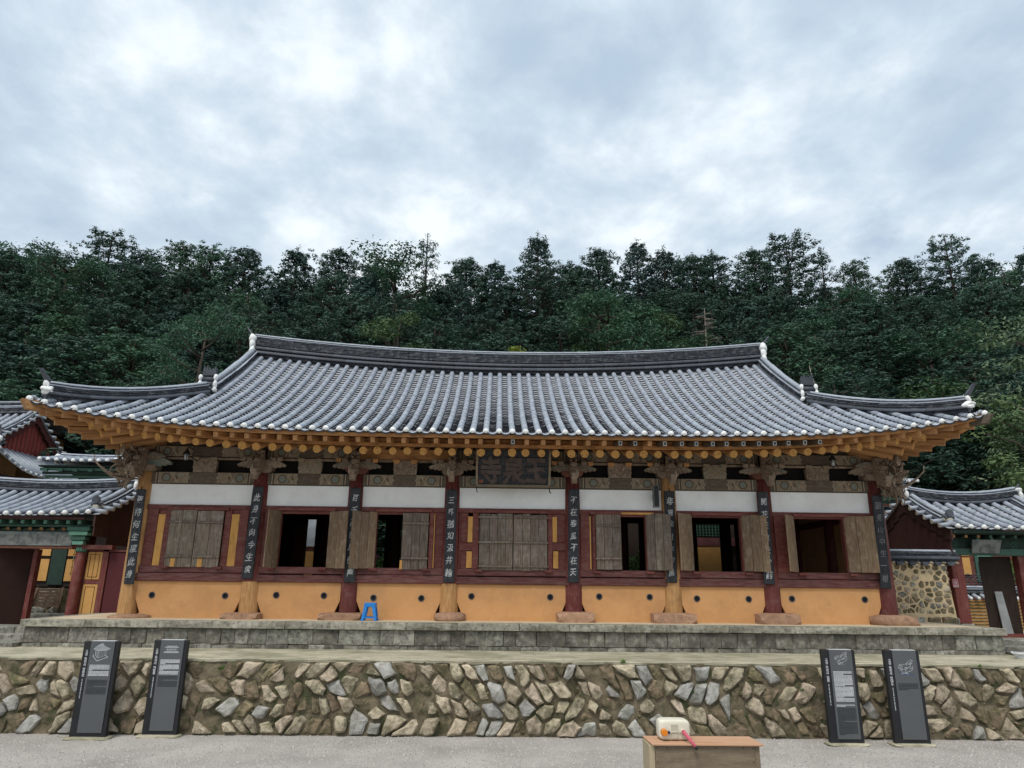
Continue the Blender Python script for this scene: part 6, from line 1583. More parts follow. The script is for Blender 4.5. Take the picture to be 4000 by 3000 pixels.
# ---- left gate
lg = root('gate_building', (-9.93, 15.25, 0.95), 'small tiled gate with green eaves and long faded signboard, left of the hall', 'gate')
def left_gate():
    x0, x1 = -12.3, -8.30
    rf, zf, ym = gable_roof(lg, x0, x1, 14.82, 18.2, 3.42, 4.08, 0.10, 0.235, nflat=4, under=GREEND)
    green_eave(lg, x0+0.15, -8.62, 14.86, 3.42, 15)
    m = MB(); m.box(-12.2, -8.62, 15.30, 17.8, 3.28, 3.32); part('soffit', m, GREEND, lg)
    pbox('signboard', -11.9, -8.90, 15.10, 15.14, 2.80, 3.085, GMETAL, lg, bevel=0.006)
    m = MB(); rnd = random.Random(5)
    for cx in (-10.42, -10.02, -9.62, -9.22):
        for k in range(5):
            m.box(cx-rnd.uniform(.03, .09), cx+rnd.uniform(.03, .09), 15.095, 15.099, 2.85+0.04*k, 2.85+0.04*k+0.014)
        m.box(cx-0.012, cx+0.012, 15.095, 15.099, 2.84, 3.04)
    part('faded_lettering', m, M('faded_board_marks', (0.135, 0.14, 0.135), (0.19, 0.195, 0.18), 30, var=0), lg, kind='stuff')
    pbox('signboard_rail', -11.95, -8.88, 15.12, 15.17, 2.745, 2.79, PRED, lg); pbox('lintel', -11.95, -8.10, 15.20, 15.36, 2.74, 2.83, REDP, lg)
    pbox('head_beam', -11.95, -8.66, 15.20, 15.34, 2.86, 3.12, GREEND, lg)
    for x in (-8.78, -11.9, ):
        column(x, 15.30, 0.95, 3.15, 0.105, 0.095, [REDPZ], parent=lg); m = MB(); m.tube([(x, 15.30, 2.68), (x, 15.30, 2.80)], 0.108, 16, 0); part('painted_collar', m, GREENP, lg)
        m = MB()
        for a in range(9): t = pi+a*pi/8; m.obox((x+0.110*cos(t), 15.30+0.110*sin(t), 2.74), (0.012*abs(sin(t))+.003, 0, 0), (0, 0.004, 0), (0, 0, 0.03))
        part('collar_pattern', m, GREENL, lg)
    for k, (w, z) in enumerate(((0.10, 2.83), (0.14, 2.92), (0.18, 3.02), (0.22, 3.11))):
        m = MB(); m.prismY([(-8.78-w, z), (-8.78+w, z), (-8.78+w+.02, z+0.05), (-8.78+w, z+0.075), (-8.78-w, z+0.075), (-8.78-w-.02, z+0.05)], 15.10-0.02*k, 15.24); part('bracket_tier', m, GREENP if k % 2 else GREENL, lg)
    for x in (-9.9, ): column(x, 17.6, 0.95, 3.2, 0.10, 0.09, [REDPZ], parent=lg)
    column(-8.78, 17.6, 0.95, 3.2, 0.10, 0.09, [REDPZ], parent=lg)
    # gable end wall boards
    n = 11
    for k in range(n):
        ya, yb_ = 14.95+k*0.28, 14.95+(k+1)*0.28; zt = min(zf(x1, ya), zf(x1, yb_))-0.12 if ya < ym else zf(x1, min(yb_, 18.1))-0.12
        m = MB(); m.box(-8.42, -8.39, ya+.003, yb_-.003, 2.85 if k > 1 else 3.0-0.0*k, max(zt, 3.05)); part('gable_board', m, M('brown_gable_board', (0.06, 0.024, 0.018), (0.04, 0.018, 0.014), 5, (4, 4, .6), var=0.15), lg)
    # open door leaf far left, panelled doors at right
    m = MB(); m.hexa([(-10.62, 15.05, 0.95), (-9.88, 15.75, 0.95), (-9.90, 15.79, 0.95), (-10.65, 15.09, 0.95), (-10.62, 15.05, 2.74), (-9.88, 15.75, 2.74), (-9.90, 15.79, 2.74), (-10.65, 15.09, 2.74)])
    d = part('open_door_leaf', m, M('dark_brown_door', (0.040, 0.017, 0.013), (0.03, 0.012, 0.01), 5, var=0), lg)
    pbox('door_jamb', -9.93, -9.84, 15.55, 15.70, 0.95, 2.74, REDPZ, lg)
    for z0, z1 in ((2.13, 2.69), (1.33, 2.03)):
        pbox('door_panel', -8.655, -8.355, 15.36, 15.385, z0, z1, PANELY, lg)
        m = MB(); y = 15.359
        zz0, zz1, xx0, xx1 = z0+0.05, z1-0.05, -8.60, -8.41
        m.strip([(xx0, zz0), (xx1, zz0), (xx1, zz1), (xx0, zz1), (xx0, zz0)], 0.010, y)
        if z0 > 2: m.strip([(-8.505, z0), (-8.505, z1)], 0.008, y)
        part('panel_outline', m, DARKW, lg)
    pbox('door_frame', -8.68, -7.85, 15.39, 15.44, 1.0, 2.74, M('maroon_door_frame', (0.095, 0.022, 0.022), None, 5, var=0), lg); pbox('door_stile', -8.34, -8.22, 15.34, 15.388, 1.0, 2.735, REDPZ, lg); pbox('door_rail', -8.66, -8.342, 15.355, 15.388, 2.04, 2.12, REDP, lg)
    pbox('maroon_door', -8.20, -7.75, 15.36, 15.385, 1.1, 2.68, M('maroon_door', (0.085, 0.018, 0.022), (0.07, 0.015, 0.018), 3, var=0), lg); pbox('door_head', -8.66, -7.75, 15.34, 15.43, 2.70, 2.735, REDP, lg)
left_gate()
# things seen through the left gate
def low_wall(label, x0, x1, y, z0, z1, seed, dxs=0.4, rows=3, mort=MORT, mats=(STONEG, STONED), name='stone_wall', gap=0.02, n=300, cop=None, dd=0.5):
    w = root(name, ((x0+x1)/2, y, z0), label, 'stone wall'); m = MB(); m.box(x0, x1, y+0.04, y+dd, z0, z1); part('core', m, mort, w); rnd = random.Random(seed)
    for c in stone_cells(x0+0.02, x1-0.02, z0, z1, dxs, rows, rnd, False, 1.3):
        mm, a, cx = stone_mesh(c, rnd, rnd.uniform(gap*0.6, gap*1.6), y+0.03, 0.06); part('stone', mm, rnd.choice(mats), w)
    return w
low_wall('mossy dry stone wall seen through the left gate opening', -14.2, -11.9, 20.0, 0.95, 1.86, 31, 0.33, 4)
steps('mossy steps seen through the left gate in front of a dry stone wall', -13.4, -11.0, (1.10, 1.25), (18.6, 19.0), 8)
wr = root('wooden_trestle', (-11.95, 19.5, 1.2), 'brown wooden trestle seen in shade through the left gate', 'trestle')
for k in range(6): pbox('slat', -12.15, -11.5, 19.48, 19.52, 1.40+0.08*k, 1.46+0.08*k, M('brown_trestle_wood', (0.10, 0.06, 0.038), None, 5, (1, 4, 4), var=0.15), wr)
m = MB(); m.tube([(-12.15, 19.5, 1.9), (-12.25, 19.4, 1.2)], 0.03, 6, 0); part('leg', m, M('brown_trestle_wood', (0.1, .06, .038)), wr); m = MB(); m.tube([(-11.5, 19.5, 1.9), (-11.45, 19.4, 1.2)], 0.03, 6, 0); part('leg', m, M('brown_trestle_wood', (0.1, .06, .038)), wr)
ih = root('inner_hall', (-12.9, 21.0, 1.9), 'ochre panelled hall front seen in shade through the left gate', 'hall')
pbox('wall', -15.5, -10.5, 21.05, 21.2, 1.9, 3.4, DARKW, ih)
for x0, x1, z0, z1 in ((-13.26, -12.92, 2.05, 2.66), (-13.26, -12.92, 2.75, 3.3), (-12.42, -12.2, 2.05, 2.66), (-12.42, -12.2, 2.75, 3.3)): pbox('wall_panel', x0, x1, 21.0, 21.045, z0, z1, PANELY, ih)
pbox('post', -13.78, -13.62, 20.98, 21.1, 1.9, 3.4, REDPZ, ih); pbox('door', -12.88, -12.46, 21.0, 21.045, 1.95, 3.35, GREEND, ih)
m = MB()
for k in range(7): m.box(-12.25+0.07*k, -12.235+0.07*k, 21.0, 21.03, 2.2, 3.2)
for k in range(6): m.box(-12.28, -11.8, 21.0, 21.03, 2.25+0.18*k, 2.265+0.18*k)
part('lattice', m, GREENL, ih)

# ---- hall with a red boarded gable, far left
gh = root('gabled_hall', (-15.2, 23.5, 0.95), 'tiled hall with brick-red boarded gable, behind the left gate', 'hall')
def gabled_hall():
    X1, YF, YR, ZE, ZR = -15.80, 21.9, 23.7, 6.38, 7.50
    rf, zf, ym = gable_roof(gh, -24.0, X1, YF, 2*YR-YF, ZE, ZR, 0.10, 0.27, nflat=4, indiv=False, gableboard=M('maroon_barge', (0.085, 0.022, 0.02), None, 5, var=0))
    for k in range(12):
        y = YR-1.2+0.2*k; m = MB(); zt = min(zf(X1, y), zf(X1, y+0.2))-0.16; m.box(X1-0.24, X1-0.20, y+.005, y+0.195, 6.0, zt); part('gable_board', m, REDBD, gh)
        m = MB(); m.box(X1-0.20, X1-0.18, y-0.014, y+0.014, 6.0, zt); part('cover_strip', m, REDP, gh)
    def ez(y): return 5.25+0.50*min(1.2, max(0, (22.3-y)/1.9))**2
    m = MB(); n = 16; st_ = MB(); yy = [20.25+(26.8-20.25)*i/n for i in range(n+1)]
    def top(y): return (-15.85, 6.08) if y >= 21.9 else (-15.85+(21.9-y)*0.80, 6.08-(21.9-y)*0.18)
    for y in yy:
        tx, tz = top(y); m.v += [(-14.55, y, ez(y)-0.05), (tx, y, tz-0.05)]
    for i in range(n): m.f.append((2*i, 2*i+2, 2*i+3, 2*i+1)); m.m.append(0); m.sm.append(False)
    sk = part('skirt_roof', m, TROUGH, gh); y = 20.35
    while y < 26.8:
        tx, tz = top(y); a, b = Vector((-14.55, y, ez(y)+0.01)), Vector((tx, y, tz+0.01))
        st_.tube([a, a.lerp(b, .5)-Vector((0, 0, .04)), b], 0.055, 6, 0, a0=0, a1=pi, up=(0, 0, 1))
        q = MB(); lump(q, 3, tuple(a), (0.05, 0.06, 0.058), 1, 0.1); part('lime_cap', q, LIME, sk)
        for k in range(9):
            t = k/9; p = a.lerp(b, t); st_.box(p.x-0.01, p.x+0.0, y+0.05, y+0.21, p.z-0.05, p.z-0.01)
        y += 0.26
    part('cover_tiles', st_, TILE, sk, kind='stuff')
    pts = [Vector((-15.80+t*1.2, 21.9-t*1.55, 6.12-0.28*t+0.05*t*t)) for t in np.linspace(0, 1, 8)]; ridge('hip_ridge', sk, pts, 0, 3, (0.05, 0.08), 1, 0.07, 0.09, 0.3, 2, indiv=False)
    m = MB(); lump(m, 9, (-14.62, 20.3, 6.05), (0.12, 0.10, 0.10), 2, 0.3); part('lime_plug', m, LIME, sk)
    m = MB(); m.disc((-14.9, 20.6, 6.25), 0.16, 14, 0, 0.05); part('end_tile', m, TILE_D, sk)
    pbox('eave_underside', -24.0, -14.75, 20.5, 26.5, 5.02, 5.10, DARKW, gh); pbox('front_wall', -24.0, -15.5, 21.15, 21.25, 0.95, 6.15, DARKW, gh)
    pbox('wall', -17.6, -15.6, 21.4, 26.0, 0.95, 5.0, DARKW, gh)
gabled_hall()
fl = root('far_hall', (-18.5, 26, 0.95), 'tiled roof corner of a far hall at the left picture edge', 'hall')
def far_left():
    rf, zf, ym = gable_roof(fl, -24.0, -16.55, 24.0, 28.0, 7.55, 8.25, 0.10, 0.28, nflat=4, indiv=False, verge=False, rolls=1); pbox('wall', -23.5, -17.0, 24.8, 27.2, 0.95, 7.5, OCHRE, fl); pbox('eave_board', -23.9, -16.6, 24.15, 27.9, 7.30, 7.42, DARKW, fl)
far_left()
gt = root('small_shrine', (-12.0, 20.8, 0.95), 'small roofed shrine with dark green eaves, partly hidden behind the hall corner', 'shrine')
def shrine():
    rf, zf, ym = gable_roof(gt, -13.05, -10.3, 19.6, 21.8, 5.30, 5.55, 0.05, 0.24, nflat=2, indiv=True, verge=False, rolls=0)
    pbox('eave_board', -12.95, -10.4, 19.75, 21.6, 5.16, 5.20, GREEND, gt)
    for k in range(3): pbox('eave_beam', -12.92+0.02*k, -10.5, 19.80+0.1*k, 19.88+0.1*k, 5.06-0.09*k, 5.13-0.09*k, GREENP if k % 2 == 0 else GREEND, gt)
    for k in range(6): pbox('painted_block', -12.8+0.42*k, -12.68+0.42*k, 19.74, 19.80, 5.03, 5.10, GREENP, gt)
    pbox('wall', -12.7, -10.6, 21.3, 21.6, 3.6, 5.15, GREEND, gt)
shrine()

# ---- right gate
rg_ = root('gate_building', (10.9, 15.3, 0.95), 'small tiled gate with dark green eaves and blank grey plaque, right of the hall', 'gate')
def right_gate():
    x0, x1 = 9.62, 12.55
    rf, zf, ym = gable_roof(rg_, x0, x1, 14.85, 18.2, 3.38, 4.08, 0.16, 0.27, nflat=4, cap_=CAPM, lf=0.03)
    pbox('eave_fascia', 9.75, 12.5, 14.90, 14.94, 3.28, 3.335, GREEND, rg_); pbox('soffit', 9.75, 12.5, 14.96, 17.9, 3.26, 3.30, GREEND, rg_)
    for k in range(10):
        x = 9.85+0.27*k; m = MB(); m.tube([(x, 15.08, 3.22), (x, 15.6, 3.24)], 0.035, 10, 0, capmi=1); part('rafter', m, [GREEND, WOODN if k < 3 else GREENP], rg_)
    pbox('head_beam', 9.82, 12.5, 15.28, 15.44, 2.83, 2.97, GREENP, rg_, bevel=0.006); pbox('upper_beam', 9.82, 12.5, 15.34, 15.46, 2.98, 3.22, GREEND, rg_)
    for x in (9.98, 10.4, 10.75, 11.30, 11.60, 12.1):
        m = MB(); m.ring((x, 15.335, 3.07), 0.04, 0.055, n=14, mi=0, th=0.006, lobes=5, la=.08); m.strip([(x-0.07, 2.98), (x+0.07, 2.98), (x+0.07, 3.15)], 0.012, 15.335, 0, .005); part('painted_motif', m, GREENP, rg_)
    m = MB(); m.hexa([(10.28, 15.22, 2.87), (10.885, 15.22, 2.87), (10.885, 15.25, 2.87), (10.28, 15.25, 2.87), (10.27, 15.12, 3.155), (10.915, 15.12, 3.155), (10.915, 15.15, 3.155), (10.27, 15.15, 3.155)]); part('plaque', m, GMETAL, rg_, bevel=0.006)
    m = MB(); rnd = random.Random(8)
    for cx in (10.45, 10.60, 10.75):
        for k in range(4): m.box(cx-rnd.uniform(.02, .05), cx+rnd.uniform(.02, .05), 15.165, 15.168, 2.97+0.03*k, 2.98+0.03*k)
    part('faded_lettering', m, M('faded_board_marks', (0.135, 0.14, 0.135)), rg_, kind='stuff')
    m = MB(); m.tube([(10.40, 15.2, 3.19), (10.40, 15.12, 3.16)], 0.03, 10, 0); part('plaque_knob', m, GREENP, rg_); m = MB(); m.tube([(10.70, 15.2, 3.20), (10.70, 15.12, 3.17)], 0.03, 10, 0); part('plaque_knob', m, GREENP, rg_)
    pbox('gate_post', 9.84, 10.10, 15.30, 15.50, 1.42, 2.83, REDPZ, rg_, bevel=0.01); pbox('post_foot', 9.86, 10.14, 15.28, 15.52, 0.95, 1.42, STONEG, rg_, bevel=0.02)
    pbox('gate_post', 11.33, 11.56, 15.30, 15.50, 1.2, 2.83, REDPZ, rg_, bevel=0.01); pbox('gate_post', 10.69, 10.80, 16.4, 16.5, 1.0, 2.9, DARKW, rg_)
    # open dark door leaf and white board leaning on it
    m = MB(); m.hexa([(10.66, 15.6, 1.15), (11.30, 15.5, 1.15), (11.30, 15.54, 1.15), (10.68, 15.64, 1.15), (10.66, 15.6, 2.82), (11.30, 15.5, 2.82), (11.30, 15.54, 2.82), (10.68, 15.64, 2.82)]); part('open_door_leaf', m, DARKW, rg_)
    pbox('threshold', 10.1, 11.35, 15.32, 15.46, 1.10, 1.22, REDP, rg_)
    for k in range(8):
        ya, yb_ = 15.0+k*0.38, 15.0+(k+1)*0.38; zt = min(zf(x0, ya), zf(x0, yb_))-0.10
        m = MB(); m.box(9.70, 9.73, ya+.003, yb_-.003, 2.75, zt); part('gable_board', m, M('dull_red_gable', (0.055, 0.02, 0.017), None, 4, var=0.1), rg_)
right_gate()
m = MB(); m.hexa([(10.86, 15.46, 1.22), (11.05, 15.44, 1.22), (11.05, 15.46, 1.22), (10.86, 15.48, 1.22), (10.82, 15.485, 2.08), (10.97, 15.47, 2.08), (10.97, 15.49, 2.08), (10.82, 15.505, 2.08)]); solo('leaning_board', m, M('grey_white_board', (0.30, 0.31, 0.31), None, 5, var=0), 'pale narrow board leaning on the dark door leaf of the right gate', 'board')
m = MB(); m.box(11.36, 11.46, 15.22, 15.30, 2.10, 2.28, 0); m.box(11.38, 11.44, 15.215, 15.22, 2.14, 2.18, 1); solo('intercom_box', m, [SIGNB, SIGNW], 'small dark box fixed to the far right gate post', 'switch box')
ns = root('no_smoking_sign', (9.79, 15.28, 2.17), 'small red no-smoking sign on the left post of the right gate', 'sign')
pbox('plate', 9.745+.05, 9.865+.05, 15.285, 15.295, 2.155, 2.33, M('red_sign_plate', (0.42, 0.03, 0.05), None, 5, rough=0.5, var=0), ns)
m = MB(); c = (9.855, 15.284, 2.262); m.strip([(9.80, 2.16), (9.91, 2.16), (9.91, 2.325), (9.80, 2.325), (9.80, 2.16)], 0.005, 15.284); m.ring(c, 0.030, 0.039, n=20, th=0.002)
m.strip([(c[0]-0.022, c[2]+0.022), (c[0]+0.022, c[2]-0.022)], 0.008, 15.284); m.strip([(c[0]-0.02, c[2]-0.004), (c[0]+0.018, c[2]-0.004)], 0.007, 15.2835)
for k, ch in enumerate('금연'): put_glyph(m, ch, 9.832+0.046*k, 15.284, 2.192, 0.046, 0.0012, 0.001)
part('white_print', m, SIGNT, ns)

# ---- cream mortar wall between hall and right gate
cw = root('mortar_wall', (8.95, 14.9, 0.95), 'cream mortared stone wall with tile coping between the hall and right gate', 'stone wall')
def mortar_wall():
    rnd = random.Random(77); x0, x1, y = 7.95, 9.50, 14.85
    m = MB(); m.hexa([(x0, y, 0.95), (x1+0.05, y, 0.95), (x1+0.05, y+0.5, 0.95), (x0, y+0.5, 0.95), (x0, y+0.03, 2.66), (x1-0.08, y+0.03, 2.66), (x1-.08, y+0.47, 2.66), (x0, y+0.47, 2.66)]); part('core', m, MORTY, cw)
    for c in stone_cells(x0, x1-0.03, 1.62, 2.62, 0.175, 9, rnd, False, 1.1):
        if rnd.random() < 0.06: continue
        zc = sum(p[1] for p in c)/len(c); mm, a, cx = stone_mesh(c, rnd, rnd.uniform(0.010, 0.021), y+0.014+0.02*(zc-1.6), 0.020, rough=.1); part('stone', mm, rnd.choice((R3, R1, R3, R1, STONEG)), cw)
    for c in stone_cells(x0, x1+0.03, 0.96, 1.60, 0.42, 2, rnd, False, 1.1):
        mm, a, cx = stone_mesh(c, rnd, rnd.uniform(0.010, 0.025), y, 0.05); part('stone', mm, rnd.choice((STONEG, R3)), cw)
    for k in range(6):
        x = x0+0.20+0.27*k; q = MB(); q.tube([(x, y-0.10, 2.665), (x, y+0.5, 2.70)], 0.075, 10, 0, a0=pi, a1=2*pi, up=(0, 0, 1)); part('coping_tile', q, TILE_D, cw)
        q = MB(); lump(q, k, (x+0.13, y-0.06, 2.645), (0.05, 0.05, 0.03), 1, 0.2); part('coping_pebble', q, R1, cw)
    pts = [Vector((x, y+0.22, 2.72)) for x in np.linspace(x0, x1+0.3, 6)]; ridge('wall_ridge', cw, pts, 0, 2, (0.045, 0.08), 1, 0.05, 0.07, 0.3, 2, light=False)
mortar_wall()

# ---- behind the right gate
rh = root('inner_hall', (14.2, 21.0, 0.95), 'red and ochre panelled hall with green window seen through the right gate', 'hall')
pbox('wall', 12.2, 17.0, 21.0, 21.2, 1.0, 4.0, REDP, rh)
for z0, z1 in ((2.5, 3.0), (3.04, 3.25)): pbox('wall_panel', 13.75, 14.05, 20.95, 20.99, z0, z1, PANELY, rh)
pbox('window_frame', 14.20, 14.75, 20.93, 20.99, 2.3, 3.4, GREENP, rh); pbox('window', 14.27, 14.68, 20.91, 20.928, 2.35, 2.85, M('plum_window', (0.05, 0.025, 0.035), None, 4, var=0), rh); pbox('window', 14.27, 14.68, 20.91, 20.928, 2.9, 3.3, GREENL, rh)
tw = root('garden_wall', (13.5, 20.0, 0.95), 'low ochre wall of stacked tiles with tiled coping seen through the right gate', 'wall')
pbox('core', 12.6, 15.2, 20.05, 20.35, 0.95, 1.80, PANELY, tw)
for k in range(10):
    m = MB(); m.tube([(12.6, 20.04, 1.0+0.085*k), (15.2, 20.04, 1.0+0.085*k)], 0.018, 5, 0); part('tile_course', m, R3, tw)
for k in range(10):
    x = 12.75+0.22*k; m = MB(); m.tube([(x, 19.88, 1.86), (x, 20.2, 1.98)], 0.055, 8, 0); part('cover_tile', m, TILE, tw); m = MB(); lump(m, k, (x, 19.87, 1.86), (0.055, 0.04, 0.055), 1, 0.1); part('lime_cap', m, LIME, tw)
pts = [Vector((x, 20.22, 1.98)) for x in np.linspace(12.6, 15.2, 5)]; ridge('wall_ridge', tw, pts, 0, 2, (0.045, 0.08), 1, 0.05, 0.07, 0.3, 2, indiv=False)
for r in range(5):
    m = MB()
    for k in range(16):
        x = 12.65+0.16*k+0.08*(r % 2); m.tube([(x-.08, 20.25, 2.22+.065*r), (x, 20.25, 2.255+.065*r), (x+.08, 20.25, 2.22+.065*r)], 0.014, 4, 0)
    part('openwork_tile_course', m, TILE_D, tw)
# roofs behind the right part
br = root('back_roof', (11.2, 19.8, 0.95), 'grey tiled roof piece showing between the hall corner and right gate', 'roof')
rf_, zf_, ym_ = gable_roof(br, 9.6, 12.2, 18.9, 21.5, 3.85, 4.38, 0.04, 0.22, nflat=1, indiv=False, verge=False, rolls=0); pbox('wall', 9.8, 12.0, 19.4, 21.0, 0.95, 3.75, REDP, br)
bd = root('bell_pavilion', (11.0, 20.5, 0.95), 'green painted pavilion corner with white capped tiles behind the right hall corner', 'pavilion')
def pavilion():
    def zk(x, y): t = (y-19.0)/1.6; return 4.92+(0.28)*t+0.05*max(0, x-10.8)
    m = MB(); m.box(8.6, 11.5, 19.1, 21.5, 4.84, 4.90); r_ = part('roof', m, TROUGH, bd); tiled_slope(r_, 9.0, 11.62, zk, 19.0, 20.6, 0.24, CAPM, True)
    pts = [Vector((x, 20.0, zk(x, 20.0)-0.03)) for x in np.linspace(8.6, 11.4, 7)]; ridge('hip_ridge', r_, pts, 0, 2, (0.045, 0.07), 1, 0.05, 0.07, 0.3, 2, indiv=False)
    m = MB(); lump(m, 2, (11.42, 19.9, 5.32), (0.22, 0.15, 0.08), 2, 0.25); part('lime_plug', m, LIME, r_)
    for k in range(6): pbox('bracket_tier', 8.7, 11.55-0.07*k, 19.15+0.05*k, 19.25+0.05*k, 4.74-0.085*k, 4.80-0.085*k, (GREENP, GREEND, PRED)[k % 3], bd)
    pbox('wall', 8.8, 11.0, 19.6, 21.3, 0.95, 4.3, GREEND, bd)
    m = MB(); m.disc((10.55, 19.09, 4.45), 0.06, 12, 0, 0.02); part('painted_rafter_end', m, WOODN, bd)
pavilion()
# seen through the hall windows: inner court wall and shrubs
cp = root('court_hall', (4.6, 22.5, 0.95), 'ochre panelled hall front seen through the open sixth window', 'hall')
pbox('wall', 2.9, 9.5, 22.3, 22.5, 0.95, 5.2, DARKW, cp); pbox('wall_panel', 6.2, 7.05, 22.2, 22.29, 2.2, 3.30, PANELY, cp); pbox('panel_rail', 6.1, 7.6, 22.18, 22.29, 3.31, 3.56, M('pink_rail', (0.16, 0.06, 0.06), None, 5, var=0), cp)
m = MB()
for k in range(9): m.box(6.2+0.1*k, 6.22+0.1*k, 22.2, 22.25, 3.6, 4.2)
for k in range(7): m.box(6.2, 7.05, 22.2, 22.25, 3.62+0.09*k, 3.635+0.09*k)
part('lattice', m, GREENP, cp)
cp2 = root('court_hall', (-4.8, 22.5, 0.95), 'red and ochre hall side seen deep through the open second window', 'hall')
pbox('wall', -6.9, -5.2, 22.3, 22.5, 0.95, 4.6, REDP, cp2); pbox('wall_panel', -6.0, -5.5, 22.2, 22.29, 2.2, 3.0, PANELY, cp2); pbox('white_paper_window', -6.0, -5.5, 22.2, 22.29, 3.15, 4.3, M('pale_blue_paper', (0.45, 0.50, 0.55), None, 6, var=0), cp2)
# ================================================================== trees
def leaf_quads(P, s, rs, flat=0.45, bias=None, k=0.55):
    """leaf-sized quads at points P (N,3), mean size s; normals biased upward. returns verts (4N,3)"""
    N = len(P); n = rs.normal(size=(N, 3)); n[:, 2] = np.abs(n[:, 2])*flat*3+0.25
    if bias is not None: n = n/np.linalg.norm(n, axis=1)[:, None]*k+bias
    n /= np.linalg.norm(n, axis=1)[:, None]
    t = rs.normal(size=(N, 3)); a = np.cross(n, t); a /= np.linalg.norm(a, axis=1)[:, None]; b = np.cross(n, a)
    sa = (s*rs.uniform(0.6, 1.4, N))[:, None]; sb = (s*rs.uniform(0.28, 0.6, N))[:, None]
    V = np.stack([P-a*sa, P+b*sb-a*sa*.1, P+a*sa, P-b*sb+a*sa*.1], 1); return V.reshape(-1, 3)
def quads_mesh(name, V, mat):
    me = bpy.data.meshes.new(name); n = len(V); me.vertices.add(n); me.vertices.foreach_set('co', V.astype('f').reshape(-1))
    me.loops.add(n); me.loops.foreach_set('vertex_index', np.arange(n, dtype='i')); me.polygons.add(n//4)
    me.polygons.foreach_set('loop_start', np.arange(0, n, 4, dtype='i')); me.update(calc_edges=True); me.validate(); me.materials.append(mat); return me
def conifer(seed, h, r, whorls, per, shape='fir', leaf=0.13, dens=34, base=0.10, mat=L_FIR, droop=-0.25):
    rs = np.random.RandomState(seed); trunk = MB()
    pts = [(0.10*h*0.02*sin(i*1.3+seed), 0.0, h*i/7) for i in range(8)]
    trunk.tube(pts, [0.022*h*(1-0.92*i/7) for i in range(8)], 7, 0); LP = []; BP = []
    for w in range(whorls):
        t = (w+rs.uniform(-.3, .3))/whorls; t = min(max(t, 0), 1); z = h*(base+(0.97-base)*t)
        if shape == 'fir': R = r*(1-t)**0.75*(0.8+0.4*rs.rand())+0.25
        elif shape == 'cyp': R = r*(1-t**2.4)**0.75*(0.7+0.5*rs.rand())+0.15
        else: R = r*(0.35+0.65*sin(pi*min(1, t*0.95+0.1)))*(0.7+0.5*rs.rand())
        for k in range(per):
            a = 2*pi*(k+rs.rand()*0.8)/per+w*1.1; L = R*rs.uniform(0.65, 1.15); d = np.array([cos(a), sin(a)]); 
            dr = droop+rs.uniform(-.15, .15)+0.5*t
            n = 6; q = np.linspace(0, 1, n); bz = z+L*(dr*q+(0.38-dr*0.35)*q**2.2)
            B = np.stack([d[0]*L*q, d[1]*L*q, bz], 1)
            if L > 0.7 and k % 2 == 0: trunk.tube([tuple(B[0]), tuple(B[3]), tuple(B[5])], [0.035, 0.02, 0.008], 4, 0)
            K = max(2, int(round(dens/7*max(0.35, L/r)))); nl = 17; qk = rs.uniform(0.25, 1.05, K)**0.7
            ck = np.stack([d[0]*L*qk, d[1]*L*qk, z+L*(dr*qk+(0.38-dr*0.35)*qk**2.2)], 1)
            lat = rs.normal(size=K)*(0.24*L*(1.2-qk)+0.08); ck[:, 0] += -d[1]*lat; ck[:, 1] += d[0]*lat; ck[:, 2] -= np.abs(lat)*0.25
            e_ = rs.normal(size=(K, nl, 3)); e_ /= np.linalg.norm(e_, axis=2)[:, :, None]
            off = e_*np.array([0.24, 0.24, 0.13])*rs.uniform(0.6, 1.15, (K, nl, 1)); off[:, :, 0] += d[0]*0.10; off[:, :, 1] += d[1]*0.10
            c = (ck[:, None, :]+off).reshape(-1, 3); b_ = (e_*np.array([0.75, 0.75, 0.9])+np.array([d[0]*.25, d[1]*.25, 0.55])).reshape(-1, 3)
            LP.append(c); BP.append(b_)
    # leader
    BP.append(np.tile([0, 0, 1.0], (40, 1)))
    LP.append(np.stack([rs.normal(size=40)*0.12, rs.normal(size=40)*0.12, h*rs.uniform(0.92, 1.01, 40)], 1))
    V = leaf_quads(np.concatenate(LP), leaf, rs, 0.5, np.concatenate(BP), 0.35); return trunk.mesh('trunk', [BARK]), quads_mesh('crown', V, mat)
